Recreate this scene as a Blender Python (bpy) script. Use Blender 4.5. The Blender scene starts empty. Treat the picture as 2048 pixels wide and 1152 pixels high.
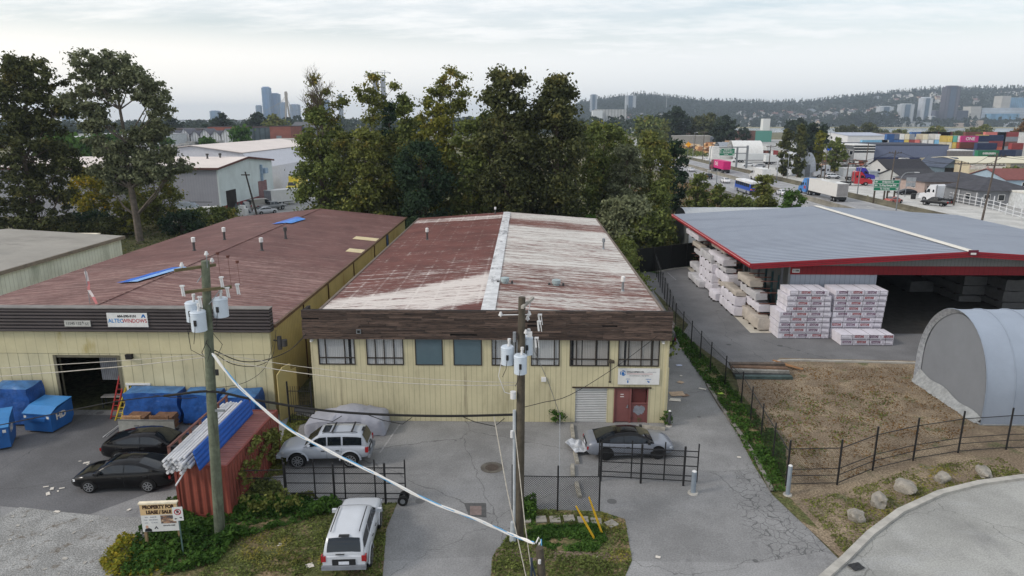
import bpy, bmesh, math, random
import numpy as np
from mathutils import Vector, Matrix
from mathutils.noise import noise as pnoise
R = random.Random(7)
SC = bpy.context.scene
COL = SC.collection
rad = math.radians
F = 1365.0; CH = 17.5
PIT = math.atan((576-241)/F)
YAW = math.atan((26/F)/(math.cos(PIT)+(335/F)*math.sin(PIT)))
def ray(u, v):
 x = (u-1024)/F; y = (v-576)/F
 f = math.cos(PIT)-y*math.sin(PIT); d = math.sin(PIT)+y*math.cos(PIT)
 c, s = math.cos(YAW), math.sin(YAW)
 return (c*x-s*f, s*x+c*f, -d)
def G(u, v, z=0.0):
 r = ray(u, v); t = (z-CH)/r[2]
 return (r[0]*t, r[1]*t)
def AY(u, v, Y):
 r = ray(u, v); t = Y/r[1]
 return (r[0]*t, CH+r[2]*t)
cam_d = bpy.data.cameras.new('camera'); cam = bpy.data.objects.new('camera', cam_d); COL.objects.link(cam)
cam_d.sensor_width = 36; cam_d.lens = F/2048*36; cam_d.clip_end = 30000; cam_d.clip_start = .1
cam.location = (0, 0, CH); cam.rotation_euler = (math.pi/2-PIT, 0, YAW)
SC.camera = cam
SC.render.engine = 'CYCLES'
SC.view_settings.view_transform = 'Standard'; SC.view_settings.look = 'None'
SC.view_settings.exposure = 0.1; SC.view_settings.gamma = 1
cy = SC.cycles
cy.use_denoising = True; cy.max_bounces = 6; cy.diffuse_bounces = 3; cy.glossy_bounces = 3
cy.transparent_max_bounces = 16; cy.transmission_bounces = 3; cy.volume_bounces = 0
cy.use_adaptive_sampling = True
def lin(c): return tuple((x/255/12.92 if x/255 <= .04045 else ((x/255+.055)/1.055)**2.4) for x in c)
MATS = {}
def nodes(name):
 m = bpy.data.materials.new(name); m.use_nodes = True
 nt = m.node_tree
 b = nt.nodes['Principled BSDF']
 return m, nt, b
class NT:
 def __init__(s, nt): s.nt = nt; s.n = nt.nodes; s.l = nt.links
 def new(s, t, **k):
  n = s.n.new(t)
  for a, v in k.items(): setattr(n, a, v)
  return n
 def link(s, a, b): s.l.new(a, b)
 def math(s, op, a, b=None, clamp=False):
  n = s.new('ShaderNodeMath', operation=op, use_clamp=clamp)
  for i, x in enumerate((a, b)):
   if x is None: continue
   if isinstance(x, (int, float)): n.inputs[i].default_value = x
   else: s.link(x, n.inputs[i])
  return n.outputs[0]
 def mix(s, f, a, b, blend='MIX'):
  n = s.new('ShaderNodeMix', data_type='RGBA', blend_type=blend)
  for i, x in ((0, f), (6, a), (7, b)):
   if isinstance(x, (int, float)): n.inputs[i].default_value = x
   elif isinstance(x, tuple): n.inputs[i].default_value = x if len(x) == 4 else x+(1,)
   else: s.link(x, n.inputs[i])
  return n.outputs[2]
 def noise(s, vec, scale, detail=4, rough=.6):
  n = s.new('ShaderNodeTexNoise'); n.inputs['Scale'].default_value = scale
  n.inputs['Detail'].default_value = detail; n.inputs['Roughness'].default_value = rough
  if vec is not None: s.link(vec, n.inputs['Vector'])
  return n.outputs['Fac']
 def mapping(s, vec, scale=(1, 1, 1), rot=(0, 0, 0), loc=(0, 0, 0)):
  n = s.new('ShaderNodeMapping'); n.inputs['Scale'].default_value = scale; n.inputs['Rotation'].default_value = rot
  n.inputs['Location'].default_value = loc; s.link(vec, n.inputs['Vector']); return n.outputs[0]
 def step(s, x, lo, hi):
  n = s.new('ShaderNodeMapRange', interpolation_type='SMOOTHSTEP'); s.link(x, n.inputs[0])
  n.inputs[1].default_value = lo; n.inputs[2].default_value = hi; return n.outputs[0]
 def obj(s): return s.new('ShaderNodeTexCoord').outputs['Object']
 def sep(s, v):
  n = s.new('ShaderNodeSeparateXYZ'); s.link(v, n.inputs[0]); return n.outputs
 def bump(s, b, h, strength, dist):
  n = s.new('ShaderNodeBump'); n.inputs['Strength'].default_value = strength; n.inputs['Distance'].default_value = dist
  s.link(h, n.inputs['Height']); s.link(n.outputs[0], b.inputs['Normal'])
def mat(name, col, rough=.75, metal=0., var=.18, vs=1.5, ribs=None, seam=None, patches=(), bump=None, spec=.3, emit=0, coat=0):
 """col in sRGB 0-255.  ribs=(axis, period, depth)  seam=(axis, period, width, factor)  patches=[(col, scale, lo, hi, stretch)]"""
 if name in MATS: return MATS[name]
 m, nt, b = nodes(name); T = NT(nt)
 L = lin(col); vec = T.obj(); c = L
 b.inputs['Roughness'].default_value = rough; b.inputs['Metallic'].default_value = metal
 b.inputs['Specular IOR Level'].default_value = spec
 if coat: b.inputs['Coat Weight'].default_value = coat; b.inputs['Coat Roughness'].default_value = .05
 m.diffuse_color = L+(1,)
 if var:
  n1 = T.noise(vec, vs, 5, .65)
  lo = tuple(x*(1-var) for x in L); hi = tuple(min(1, x*(1+var)) for x in L)
  c = T.mix(T.step(n1, .3, .7), lo, hi)
 for (pc, sc, lo, hi, st) in patches:
  n = T.noise(T.mapping(vec, st), sc, 6, .7)
  c = T.mix(T.step(n, lo, hi), c, lin(pc))
 if seam:
  ax, per, w, fac = seam[:4]
  x = T.sep(vec)[ax]
  f = T.math('FRACT', T.math('DIVIDE', x, per))
  k = T.math('LESS_THAN', f, w/per)
  c = T.mix(T.math('MULTIPLY', k, fac), c, tuple(x*.35 for x in L))
 if isinstance(c, tuple): b.inputs['Base Color'].default_value = c+(1,)
 else: T.link(c, b.inputs['Base Color'])
 if ribs:
  ax, per, dep = ribs
  x = T.sep(vec)[ax]
  s = T.math('SINE', T.math('MULTIPLY', x, 2*math.pi/per))
  T.bump(b, s, 1, dep)
 elif bump:
  T.bump(b, T.noise(vec, bump[0], 5, .7), bump[1], bump[2])
 if emit:
  b.inputs['Emission Color'].default_value = L+(1,); b.inputs['Emission Strength'].default_value = emit
 MATS[name] = m
 return m
def paint(name, col, rough=.3):
 dk = max(col) < 60; return mat(name, col, rough, var=.04, spec=.25 if dk else .5, coat=.12 if dk else .45)
def glass(name='dark_glass', col=(26, 31, 36), rough=.06):
 if name in MATS: return MATS[name]
 m = mat(name, col, rough, var=0, spec=.6); return m
def chain(name='chain_link', cover=.3, per=.11):
 if name in MATS: return MATS[name]
 m, nt, b = nodes(name); T = NT(nt)
 b.inputs['Base Color'].default_value = (.012, .012, .013, 1); b.inputs['Roughness'].default_value = .6
 s = T.sep(T.obj()); h = T.math('ADD', s[0], T.math('MULTIPLY', s[1], .8))
 ks = []
 for sg in (1, -1):
  q = T.math('FRACT', T.math('DIVIDE', T.math('ADD', h, T.math('MULTIPLY', s[2], sg)), per))
  ks.append(T.math('LESS_THAN', q, cover/2))
 a = T.math('MAXIMUM', ks[0], ks[1])
 T.link(a, b.inputs['Alpha'])
 MATS[name] = m; return m
def leafmat(name, c1, c2, c3=None, trans=.25):
 if name in MATS: return MATS[name]
 m, nt, b = nodes(name); T = NT(nt)
 g = T.new('ShaderNodeNewGeometry')
 rnd = g.outputs['Random Per Island']
 n = T.noise(T.obj(), .45, 3, .6)
 f = T.math('ADD', T.math('MULTIPLY', T.math('MULTIPLY', rnd, rnd), .7), T.math('MULTIPLY', T.step(n, .3, .7), .45), True)
 c = T.mix(f, lin(c1), lin(c2))
 if c3:
  k = T.step(T.noise(T.mapping(T.obj(), (1, 1, 1), loc=(7, 3, 1)), .35, 2), .56, .68)
  c = T.mix(T.math('MULTIPLY', k, rnd), c, lin(c3))
 T.link(c, b.inputs['Base Color']); b.inputs['Roughness'].default_value = .75; b.inputs['Specular IOR Level'].default_value = .06
 t = T.new('ShaderNodeBsdfTranslucent'); T.link(c, t.inputs[0])
 x = T.new('ShaderNodeMixShader'); x.inputs[0].default_value = trans
 T.link(b.outputs[0], x.inputs[1]); T.link(t.outputs[0], x.inputs[2])
 T.link(x.outputs[0], nt.nodes['Material Output'].inputs[0])
 MATS[name] = m; return m
def tag(o, label=None, cat=None, group=None, kind=None):
 if label: o['label'] = label
 if cat: o['category'] = cat
 if group: o['group'] = group
 if kind: o['kind'] = kind
 return o
def empty(name, loc=(0, 0, 0), rz=0., label=None, cat=None, group=None):
 o = bpy.data.objects.new(name, None); COL.objects.link(o)
 o.location = loc; o.rotation_euler = (0, 0, rz); o.empty_display_size = .3
 return tag(o, label, cat, group)
class MB:
 """collects shapes, links them as ONE mesh object"""
 def __init__(s): s.v = []; s.f = []; s.mi = []; s.m = 0
 def mat(s, i): s.m = i; return s
 def add(s, vs, fs):
  k = len(s.v); s.v += [tuple(p) for p in vs]
  for f in fs: s.f.append([i+k for i in f]); s.mi.append(s.m)
  return s
 def box(s, x0, x1, y0, y1, z0, z1, rz=0, c=None):
  p = [(x, y, z) for z in (z0, z1) for x, y in ((x0, y0), (x1, y0), (x1, y1), (x0, y1))]
  if rz:
   cx, cy_ = c or ((x0+x1)/2, (y0+y1)/2); a, b = math.cos(rz), math.sin(rz)
   p = [(cx+(x-cx)*a-(y-cy_)*b, cy_+(x-cx)*b+(y-cy_)*a, z) for x, y, z in p]
  return s.add(p, [(3, 2, 1, 0), (4, 5, 6, 7), (0, 1, 5, 4), (1, 2, 6, 5), (2, 3, 7, 6), (3, 0, 4, 7)])
 def quad(s, a, b, c, d): return s.add([a, b, c, d], [(0, 1, 2, 3)])
 def poly(s, pts): return s.add(pts, [tuple(range(len(pts)))])
 def prism(s, pts, axis, a, b):
  """2-D outline extruded along an axis: axis 1 -> pts are (x,z), axis 0 -> pts are (y,z), axis 2 -> (x,y)"""
  def P(p, t): return (p[0], t, p[1]) if axis == 1 else ((t, p[0], p[1]) if axis == 0 else (p[0], p[1], t))
  n = len(pts)
  vs = [P(p, a) for p in pts]+[P(p, b) for p in pts]
  fs = [tuple(range(n))[::-1], tuple(range(n, 2*n))]+[(i, (i+1) % n, n+(i+1) % n, n+i) for i in range(n)]
  return s.add(vs, fs)
 def tube(s, path, r, n=8, cap=True):
  rs = r if isinstance(r, (list, tuple)) else [r]*len(path)
  P = [Vector(p) for p in path]; rings = []; vs = []
  up = None
  for i, p in enumerate(P):
   d = (P[min(i+1, len(P)-1)]-P[max(i-1, 0)])
   if d.length < 1e-9: d = Vector((0, 0, 1))
   d.normalize()
   if up is None: up = Vector((1, 0, 0)) if abs(d.x) < .9 else Vector((0, 1, 0))
   a = d.cross(up).normalized(); b2 = a.cross(d).normalized(); up = b2
   vs += [tuple(p+(a*math.cos(t)+b2*math.sin(t))*rs[i]) for t in (2*math.pi*j/n for j in range(n))]
  fs = []
  for i in range(len(P)-1):
   for j in range(n):
    fs.append((i*n+j, i*n+(j+1) % n, (i+1)*n+(j+1) % n, (i+1)*n+j))
  if cap: fs += [tuple(range(n))[::-1], tuple(range((len(P)-1)*n, len(P)*n))]
  return s.add(vs, fs)
 def cyl(s, x, y, z0, z1, r, r2=None, n=14): return s.tube([(x, y, z0), (x, y, z1)], [r, r if r2 is None else r2], n)
 def build(s, name, mats, parent=None, smooth=False, sharp=35, label=None, cat=None, group=None, kind=None, loc=None, rz=0):
  me = bpy.data.meshes.new(name); me.from_pydata(s.v, [], s.f)
  ms = mats if isinstance(mats, (list, tuple)) else [mats]
  for m in ms: me.materials.append(m)
  if len(ms) > 1: me.polygons.foreach_set('material_index', s.mi)
  bm = bmesh.new(); bm.from_mesh(me); bmesh.ops.recalc_face_normals(bm, faces=bm.faces); bm.to_mesh(me); bm.free()
  if smooth:
   me.shade_smooth(); me.set_sharp_from_angle(angle=rad(sharp))
  me.update()
  o = bpy.data.objects.new(name, me); COL.objects.link(o)
  if parent: o.parent = parent
  if loc: o.location = loc
  if rz: o.rotation_euler = (0, 0, rz)
  return tag(o, label, cat, group, kind)
def sheet(name, pts, z, m, kind='structure', label=None):
 b = MB(); b.poly([(x, y, z) for x, y in pts]); o = b.build(name, m, kind=kind)
 if label: o['label'] = label
 if o.data.polygons[0].normal.z < 0:
  o.data.flip_normals()
 return o
def GP(*pix, z=0): return [G(u, v, z) for u, v in pix]
def kids(o): return [c for c in o.children]
def copy_tree(o, parent=None, top=True):
 c = o.copy(); COL.objects.link(c); c.parent = parent
 for ch in kids(o): copy_tree(ch, c, False)
 return c
TXT = {}
def text(name, body, size, m, parent, loc, rot=(math.pi/2, 0, 0), align='CENTER', sx=1., bold=0.0, spacing=1., depth=.004):
 cu = bpy.data.curves.new('t', 'FONT'); cu.body = body; cu.size = size; cu.align_x = align; cu.align_y = 'CENTER'
 cu.offset = bold; cu.extrude = depth; cu.space_character = spacing; cu.resolution_u = 3
 ob = bpy.data.objects.new('t', cu); COL.objects.link(ob)
 bpy.context.view_layer.update()
 me = bpy.data.meshes.new_from_object(ob.evaluated_get(bpy.context.evaluated_depsgraph_get()))
 bpy.data.objects.remove(ob); bpy.data.curves.remove(cu)
 me.name = name; me.materials.clear(); me.materials.append(m)
 o = bpy.data.objects.new(name, me); COL.objects.link(o); o.parent = parent
 o.location = loc; o.rotation_euler = rot; o.scale = (sx, 1, 1)
 return o
def catenary(a, b, sag, n=14):
 a = Vector(a); b = Vector(b)
 return [tuple(a.lerp(b, t)-Vector((0, 0, 4*sag*t*(1-t)))) for t in (i/n for i in range(n+1))]
SUN_EL = rad(34); SUN_DIR = Vector((-.93, -.36, 0)).normalized()
def make_world():
 w = bpy.data.worlds.new('World'); SC.world = w; w.use_nodes = True
 T = NT(w.node_tree); bg = w.node_tree.nodes['Background']
 sky = T.new('ShaderNodeTexSky', sky_type='NISHITA'); sky.sun_disc = False
 sky.sun_elevation = SUN_EL; sky.sun_rotation = math.atan2(SUN_DIR.x, SUN_DIR.y)
 sky.air_density = 1.2; sky.dust_density = 2.0; sky.ozone_density = 1.5
 vec = T.new('ShaderNodeTexCoord').outputs['Generated']
 s = T.sep(vec)
 zz = T.math('ADD', T.math('MAXIMUM', s[2], 0.0), .12)
 cx = T.math('DIVIDE', s[0], zz); cy_ = T.math('DIVIDE', s[1], zz)
 cmb = T.new('ShaderNodeCombineXYZ'); T.link(cx, cmb.inputs[0]); T.link(cy_, cmb.inputs[1])
 P = cmb.outputs[0]
 big = T.noise(T.mapping(P, (.5, .7, 1), (0, 0, .35), (3.1, 1.7, 0)), .62, 4, .5)
 fine = T.noise(T.mapping(P, (.8, 1.7, 1), (0, 0, .45), (2.2, 4.7, 0)), 2.2, 8, .66)
 cov = T.math('ADD', T.math('MULTIPLY', T.step(big, .30, .60), .6), T.math('MULTIPLY', T.step(fine, .36, .66), .4), True)
 cov = T.math('ADD', T.math('MULTIPLY', cov, .86), .10)
 low = T.math('SUBTRACT', 1.0, T.step(s[2], .075, .16))
 cov = T.math('MAXIMUM', cov, T.math('MULTIPLY', low, .93))
 skyc = T.mix(1.0, sky.outputs[0], (.15, .15, .15), 'MULTIPLY')
 warm = T.step(s[0], .25, -.7)
 ccol = T.mix(T.math('MULTIPLY', warm, T.math('ADD', T.math('MULTIPLY', low, .8), .2)), (1.01, 1.025, 1.03), (1.26, 1.2, 1.11))
 c = T.mix(cov, skyc, ccol)
 T.link(c, bg.inputs[0]); bg.inputs[1].default_value = 1.0
make_world()
sun_d = bpy.data.lights.new('sun', 'SUN'); sun = bpy.data.objects.new('sun', sun_d); COL.objects.link(sun)
sun_d.energy = 1.5; sun_d.angle = rad(11); sun_d.color = (1, .93, .84)
d = Vector((SUN_DIR.x*math.cos(SUN_EL), SUN_DIR.y*math.cos(SUN_EL), math.sin(SUN_EL)))
sun.rotation_euler = d.to_track_quat('Z', 'Y').to_euler(); sun.location = (-60, -20, 80)
def make_haze():
 m = bpy.data.materials.new('haze_air'); m.use_nodes = True; nt = m.node_tree
 nt.nodes.remove(nt.nodes['Principled BSDF'])
 v = nt.nodes.new('ShaderNodeVolumePrincipled'); v.inputs['Density'].default_value = HAZE
 v.inputs['Color'].default_value = (.74, .86, 1.0, 1); v.inputs['Anisotropy'].default_value = .2
 nt.links.new(v.outputs[0], nt.nodes['Material Output'].inputs['Volume'])
 b = MB(); b.box(-6900, 6900, -400, 9000, -3, 205)
 b.build('haze', m, kind='stuff', label='thin pale blue haze over the whole district')
HAZE = .00014
def asphalt(name, col, cracks=None, dark=(70, 70, 71), light=None, patch=(.35, .56, .74)):
 m, nt, b = nodes(name); T = NT(nt); vec = T.obj(); L = lin(col)
 n = T.noise(vec, .23, 6, .65); n2 = T.noise(vec, 14, 4, .7)
 c = T.mix(T.step(n, .3, .7), tuple(x*.80 for x in L), tuple(x*1.18 for x in L))
 c = T.mix(T.math('MULTIPLY', T.step(T.noise(T.mapping(vec, (1, .35, 1), (0, 0, .3)), patch[0], 6, .7), patch[1], patch[2]), .6), c, lin(dark))
 if light: c = T.mix(T.math('MULTIPLY', T.step(T.noise(T.mapping(vec, (.4, 1, 1), (0, 0, .2), (9, 4, 0)), .5, 6, .7), .5, .72), .5), c, lin(light))
 c = T.mix(T.step(n2, .3, .7), T.mix(1., c, (.80,)*3, 'MULTIPLY'), T.mix(1., c, (1.2,)*3, 'MULTIPLY'))
 vo = T.new('ShaderNodeTexVoronoi'); vo.inputs['Scale'].default_value = .32; T.link(vec, vo.inputs['Vector'])
 c = T.mix(T.math('MULTIPLY', T.math('LESS_THAN', vo.outputs['Distance'], .075), .6), c, tuple(x*.3 for x in L))
 wv = T.new('ShaderNodeTexVoronoi', feature='DISTANCE_TO_EDGE'); wv.inputs['Scale'].default_value = .11
 wob = T.new('ShaderNodeMixRGB') if False else None
 nz = T.new('ShaderNodeTexNoise'); nz.inputs['Scale'].default_value = 1.1; nz.inputs['Detail'].default_value = 5; T.link(vec, nz.inputs['Vector'])
 add = T.new('ShaderNodeVectorMath', operation='MULTIPLY_ADD'); T.link(nz.outputs['Color'], add.inputs[0])
 add.inputs[1].default_value = (.9, .9, 0); T.link(vec, add.inputs[2]); T.link(add.outputs[0], wv.inputs['Vector'])
 c = T.mix(T.math('MULTIPLY', T.math('LESS_THAN', wv.outputs[0], .0016), .5), c, tuple(x*.25 for x in L))
 if cracks:
  (cx, cy_, rx, ry, rot) = cracks
  q = T.mapping(vec, (1/rx, 1/ry, 0), (0, 0, 0), (-cx/rx, -cy_/ry, 0))
  ln = T.new('ShaderNodeVectorMath', operation='LENGTH'); T.link(q, ln.inputs[0])
  edge = T.math('ADD', ln.outputs['Value'], T.math('MULTIPLY', T.math('SUBTRACT', T.noise(vec, .9, 3), .5), .9))
  msk = T.math('SUBTRACT', 1.0, T.step(edge, .7, 1.05))
  v2 = T.new('ShaderNodeTexVoronoi', feature='DISTANCE_TO_EDGE'); v2.inputs['Scale'].default_value = 2.3; T.link(add.outputs[0], v2.inputs['Vector'])
  k = T.math('MULTIPLY', T.math('LESS_THAN', v2.outputs[0], .032), msk)
  c = T.mix(T.math('MULTIPLY', k, .62), c, tuple(x*.25 for x in L))
 T.link(c, b.inputs['Base Color']); b.inputs['Roughness'].default_value = .85; b.inputs['Specular IOR Level'].default_value = .25
 T.bump(b, n2, .35, .01)
 MATS[name] = m; return m
def soil(name, base, alt, third=None, sc=.5, fine=9, lo=.45, hi=.6):
 m, nt, b = nodes(name); T = NT(nt); vec = T.obj()
 n = T.noise(vec, sc, 6, .7); f = T.noise(vec, fine, 5, .75)
 c = T.mix(T.step(n, lo, hi), lin(base), lin(alt))
 if third: c = T.mix(T.step(T.noise(T.mapping(vec, loc=(5, 8, 0)), sc*1.7, 5, .7), .55, .66), c, lin(third))
 c = T.mix(T.step(f, .34, .66), T.mix(1., c, (.5,)*3, 'MULTIPLY'), T.mix(1., c, (1.42,)*3, 'MULTIPLY'))
 T.link(c, b.inputs['Base Color']); b.inputs['Roughness'].default_value = .95; b.inputs['Specular IOR Level'].default_value = .1
 T.bump(b, f, .7, .05); MATS[name] = m; return m
A_LOT = asphalt('lot_asphalt', (112, 112, 114), light=(136, 136, 136))
A_DRV = asphalt('drive_asphalt', (128, 128, 128), cracks=(G(1575, 1040)[0], G(1575, 1040)[1], 2.3, 6.0, 0), light=(146, 146, 146))
A_STR = asphalt('street_asphalt', (152, 152, 148), dark=(118, 118, 118), light=(165, 166, 167))
A_APR = asphalt('apron_asphalt', (136, 136, 136), light=(150, 150, 150))
A_DRK = asphalt('yard_asphalt', (98, 98, 100))
A_HWY = asphalt('highway_asphalt', (150, 150, 152), dark=(120, 120, 122))
A_SIDE = asphalt('side_road_asphalt', (185, 184, 180), dark=(150, 150, 148))
A_FAR = asphalt('far_yard_asphalt', (160, 160, 158), dark=(120, 120, 118))
GRV = soil('gravel', (142, 142, 140), (160, 160, 158), (118, 112, 104), .6, 16)
DRYG = soil('dry_grass', (124, 110, 93), (146, 131, 110), (102, 102, 74), .4, 10)
VERGE = soil('verge_grass', (88, 92, 58), (124, 108, 84), (68, 80, 46), .55, 7)
DIRT = soil('bare_dirt', (128, 112, 98), (110, 98, 84), (84, 86, 58), .8, 8)
FLD = soil('field', (108, 106, 84), (122, 116, 92), (84, 92, 66), .02, .3)
CONC = mat('concrete', (168, 165, 158), .9, var=.2, vs=1.2, bump=(9, .3, .01))
PALEC = mat('pale_concrete', (186, 180, 168), .9, var=.15, vs=.6)
WHITEP = mat('road_paint', (205, 205, 200), .8, var=.25, vs=6)
sheet('ground', [(-7000, -60), (7000, -60), (7000, 9000), (-7000, 9000)], -.03, FLD)
sheet('near_ground', [(-75, -30), (46, -30), (46, 128), (-75, 128)], -.018, soil('scrub_ground', (78, 80, 54), (96, 90, 66), (60, 70, 42), .3, 3), label=None)
sheet('lot', [(-75, 20), (-75, 39), (8.7, 39), (8.7, 83), (14, 83)]+GP((1345, 640), (1440, 780), (1500, 870), (1545, 960), (1600, 1040), (1690, 1130))+[(14, 21), (0, 20)], -.010, A_DRV)
sheet('apron', GP((765, 1122), (985, 1112), (980, 1175), (760, 1175)), -.002, A_APR)
sheet('apron', GP((1262, 1122), (1520, 1126), (1650, 1102), (1700, 1130), (1600, 1180), (1235, 1180)), -.002, A_APR)
sheet('yard_pavement', [(-75, 22.0)]+GP((0, 1180), (0, 1012), (180, 1028), (370, 960), (345, 900), (540, 845), (545, 832))+[(-75, 38.2)], -.006, A_DRK)
sheet('gravel_patch', GP((-250, 1040), (0, 1035), (40, 1014), (180, 1030), (275, 1035), (330, 1060), (250, 1175), (-250, 1175)), -.001, GRV)
sheet('verge', GP((300, 1060), (378, 985), (560, 960), (575, 1000), (690, 1012), (795, 1005), (772, 1060), (764, 1175), (205, 1175)), .003, VERGE)
sheet('verge', GP((985, 1112), (1025, 1060), (1040, 1018), (1200, 1022), (1250, 1038), (1264, 1122), (1240, 1175), (980, 1175)), .003, VERGE)
sheet('dirt_track', GP((992, 1098), (1262, 1106), (1262, 1122), (990, 1122)), .007, DIRT)
sheet('verge', GP((560, 890), (580, 830), (640, 838), (600, 850), (565, 950), (470, 965), (455, 1010), (380, 990), (440, 900), (540, 850)), -.002, VERGE)
sheet('dry_field', GP((1545, 726), (1560, 716), (1838, 722), (2400, 722))+[(48, 27)]+GP((2150, 950), (2048, 958), (1920, 978), (1820, 1015), (1740, 1075), (1688, 1122), (1600, 1042), (1545, 960), (1500, 880), (1478, 780), (1470, 745)), .004, DRYG)
sheet('verge', GP((1345, 650), (1365, 668), (1485, 790), (1572, 900), (1570, 985), (1640, 1060), (1600, 1042), (1545, 990), (1510, 935), (1440, 800), (1360, 690)), .009, VERGE)
sheet('yard_pavement', [(13.2, 80), (14.5, 58)]+GP((1365, 668), (1470, 745), (1545, 726), (1838, 722))+[(60, 48), (60, 90), (20, 92), (13.5, 88)], -.003, asphalt('timber_yard_asphalt', (112, 112, 113), light=(124, 124, 124)))
sheet('concrete_slab', [(19.2, 55.7), (22.4, 55.7), (22.4, 82), (19.9, 82)], .004, PALEC)
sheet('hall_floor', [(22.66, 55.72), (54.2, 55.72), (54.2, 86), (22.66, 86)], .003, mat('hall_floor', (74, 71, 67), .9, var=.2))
sheet('grass_strip', GP((1285, 540), (1290, 520), (1400, 520), (1398, 534), (1330, 538), (1315, 548)), .002, soil('lush_grass', (70, 96, 48), (84, 104, 56), None, .6, 6))
kp = [(1600, 1200), (1688, 1122), (1740, 1070), (1800, 1025), (1880, 988), (1960, 968), (2048, 956), (2200, 945)]
sheet('street', GP(*kp)+[(60, 34), (60, -20), (-75, -20), (-75, 20.6), (11.0, 20.6)], -.004, A_STR)
def kerb_strip(name, pts, w, h, m):
 b = MB(); P = [Vector((x, y)) for x, y in pts]; L = []; Rr = []
 for i, p in enumerate(P):
  dd = (P[min(i+1, len(P)-1)]-P[max(i-1, 0)]).normalized(); n = Vector((-dd.y, dd.x))*w/2
  L.append(p+n); Rr.append(p-n)
 for i in range(len(P)-1):
  a, b2, c2, e = L[i], L[i+1], Rr[i+1], Rr[i]
  b.add([(a.x, a.y, h), (b2.x, b2.y, h), (c2.x, c2.y, h), (e.x, e.y, h), (a.x, a.y, -.05), (b2.x, b2.y, -.05), (c2.x, c2.y, -.05), (e.x, e.y, -.05)],
              [(0, 1, 2, 3), (0, 4, 5, 1), (3, 2, 6, 7)])
 return b.build(name, m, kind='structure')
kerb_strip('street_kerb', GP(*kp), .32, .13, CONC)
kerb_strip('driveway_kerb', GP((1415, 770), (1440, 812), (1480, 868), (1510, 915), (1545, 985)), .2, .11, mat('old_concrete', (120, 116, 110), .9, var=.3, vs=2))
kerb_strip('field_kerb', GP((1562, 752), (1548, 738), (1545, 729), (1560, 723), (1600, 722), (1838, 728)), .2, .13, CONC)
kerb_strip('planting_kerb', GP((1312, 545), (1350, 538), (1372, 536), (1398, 536)), .2, .13, CONC)
b = MB()
for a, c in (((800, 848), (760, 905)), ((1335, 545), (1352, 560))):
 p, q = Vector(G(*a)), Vector(G(*c)); n = (q-p).normalized(); n = Vector((-n.y, n.x))*.05
 b.add([(p.x+n.x, p.y+n.y, .003), (q.x+n.x, q.y+n.y, .003), (q.x-n.x, q.y-n.y, .003), (p.x-n.x, p.y-n.y, .003)], [(0, 1, 2, 3)])
b.build('stall_markings', mat('faint_paint', (150, 150, 150), .8, var=.3, vs=5), kind='structure')
x0, y0 = G(905, 1050)
sheet('asphalt_patch', GP((928, 1006), (972, 1006), (973, 1035), (938, 1032)), -.001, mat('patch_dark', (84, 84, 84), .9, vs=4))
sheet('asphalt_patch', GP((940, 1012), (963, 1012), (963, 1030), (940, 1030)), .003, mat('patch_rust', (122, 108, 104), .9, vs=4))
sheet('highway', [(47.5, 20), (76, 20), (76, 420), (58, 420)], -.012, A_HWY)
sheet('side_road', [(77.6, 20), (93.5, 20), (96, 330), (79, 420)], -.012, A_SIDE)
sheet('far_yard', [(93.5, 60), (420, 60), (520, 620), (60, 700), (58, 421), (79, 421), (96, 331)], -.02, A_FAR)
sheet('far_yard', [(-75, 128.2), (-46, 100), (-44, 128), (-44, 260), (-140, 260), (-140, 128.2)], -.016, asphalt('left_yard_asphalt', (140, 140, 138)))
b = MB()
for x in (52, 55.7, 59.3, 68.3, 72):
 for k in range(46):
  y = 40+k*8.5
  off = (y-40)*.0; b.box(x-.08, x+.08, y, y+3, -.008, -.004)
for x in (48.4, 63.0, 65.2, 75.2): b.box(x-.08, x+.08, 40, 410, -.008, -.004)
b.build('lane_markings', WHITEP, kind='structure')
def barrier(name, x, y0, y1, h, m, label):
 b = MB(); b.prism([(x-.35, -.02), (x-.3, .12), (x-.12, .4), (x-.09, h), (x+.09, h), (x+.12, .4), (x+.3, .12), (x+.35, -.02)], 1, y0, y1)
 return b.build(name, m, label=label, cat='barrier')
BAR = mat('barrier_concrete', (128, 124, 114), .9, var=.25, vs=.4)
barrier('concrete_barrier', 64.1, 40, 410, .95, BAR, 'long concrete median barrier between the two directions of the highway')
barrier('concrete_barrier', 76.9, 40, 418, 1.0, mat('barrier_mossy', (104, 100, 86), .9, var=.3, vs=.3), 'mossy concrete barrier between the highway and the side road')
barrier('concrete_barrier', 47.4, 95, 300, 1.5, mat('wall_grey', (110, 110, 108), .9, var=.2, vs=.3), 'grey concrete wall along the bushes on the near edge of the highway')
RIV = mat('river_water', (205, 212, 216), .12, var=.05, vs=.02, spec=.6)
sheet('river', [(-200, 1090), (3000, 960), (4600, 1300), (4600, 1720), (900, 1640), (250, 1640), (-200, 1600)], -.02, RIV)
sheet('far_bank', [(-200, 1605), (250, 1645), (900, 1645), (4600, 1725), (6000, 4000), (-200, 4000)], -.022, soil('marsh', (150, 142, 110), (130, 126, 94), None, .01, .15))
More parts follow.
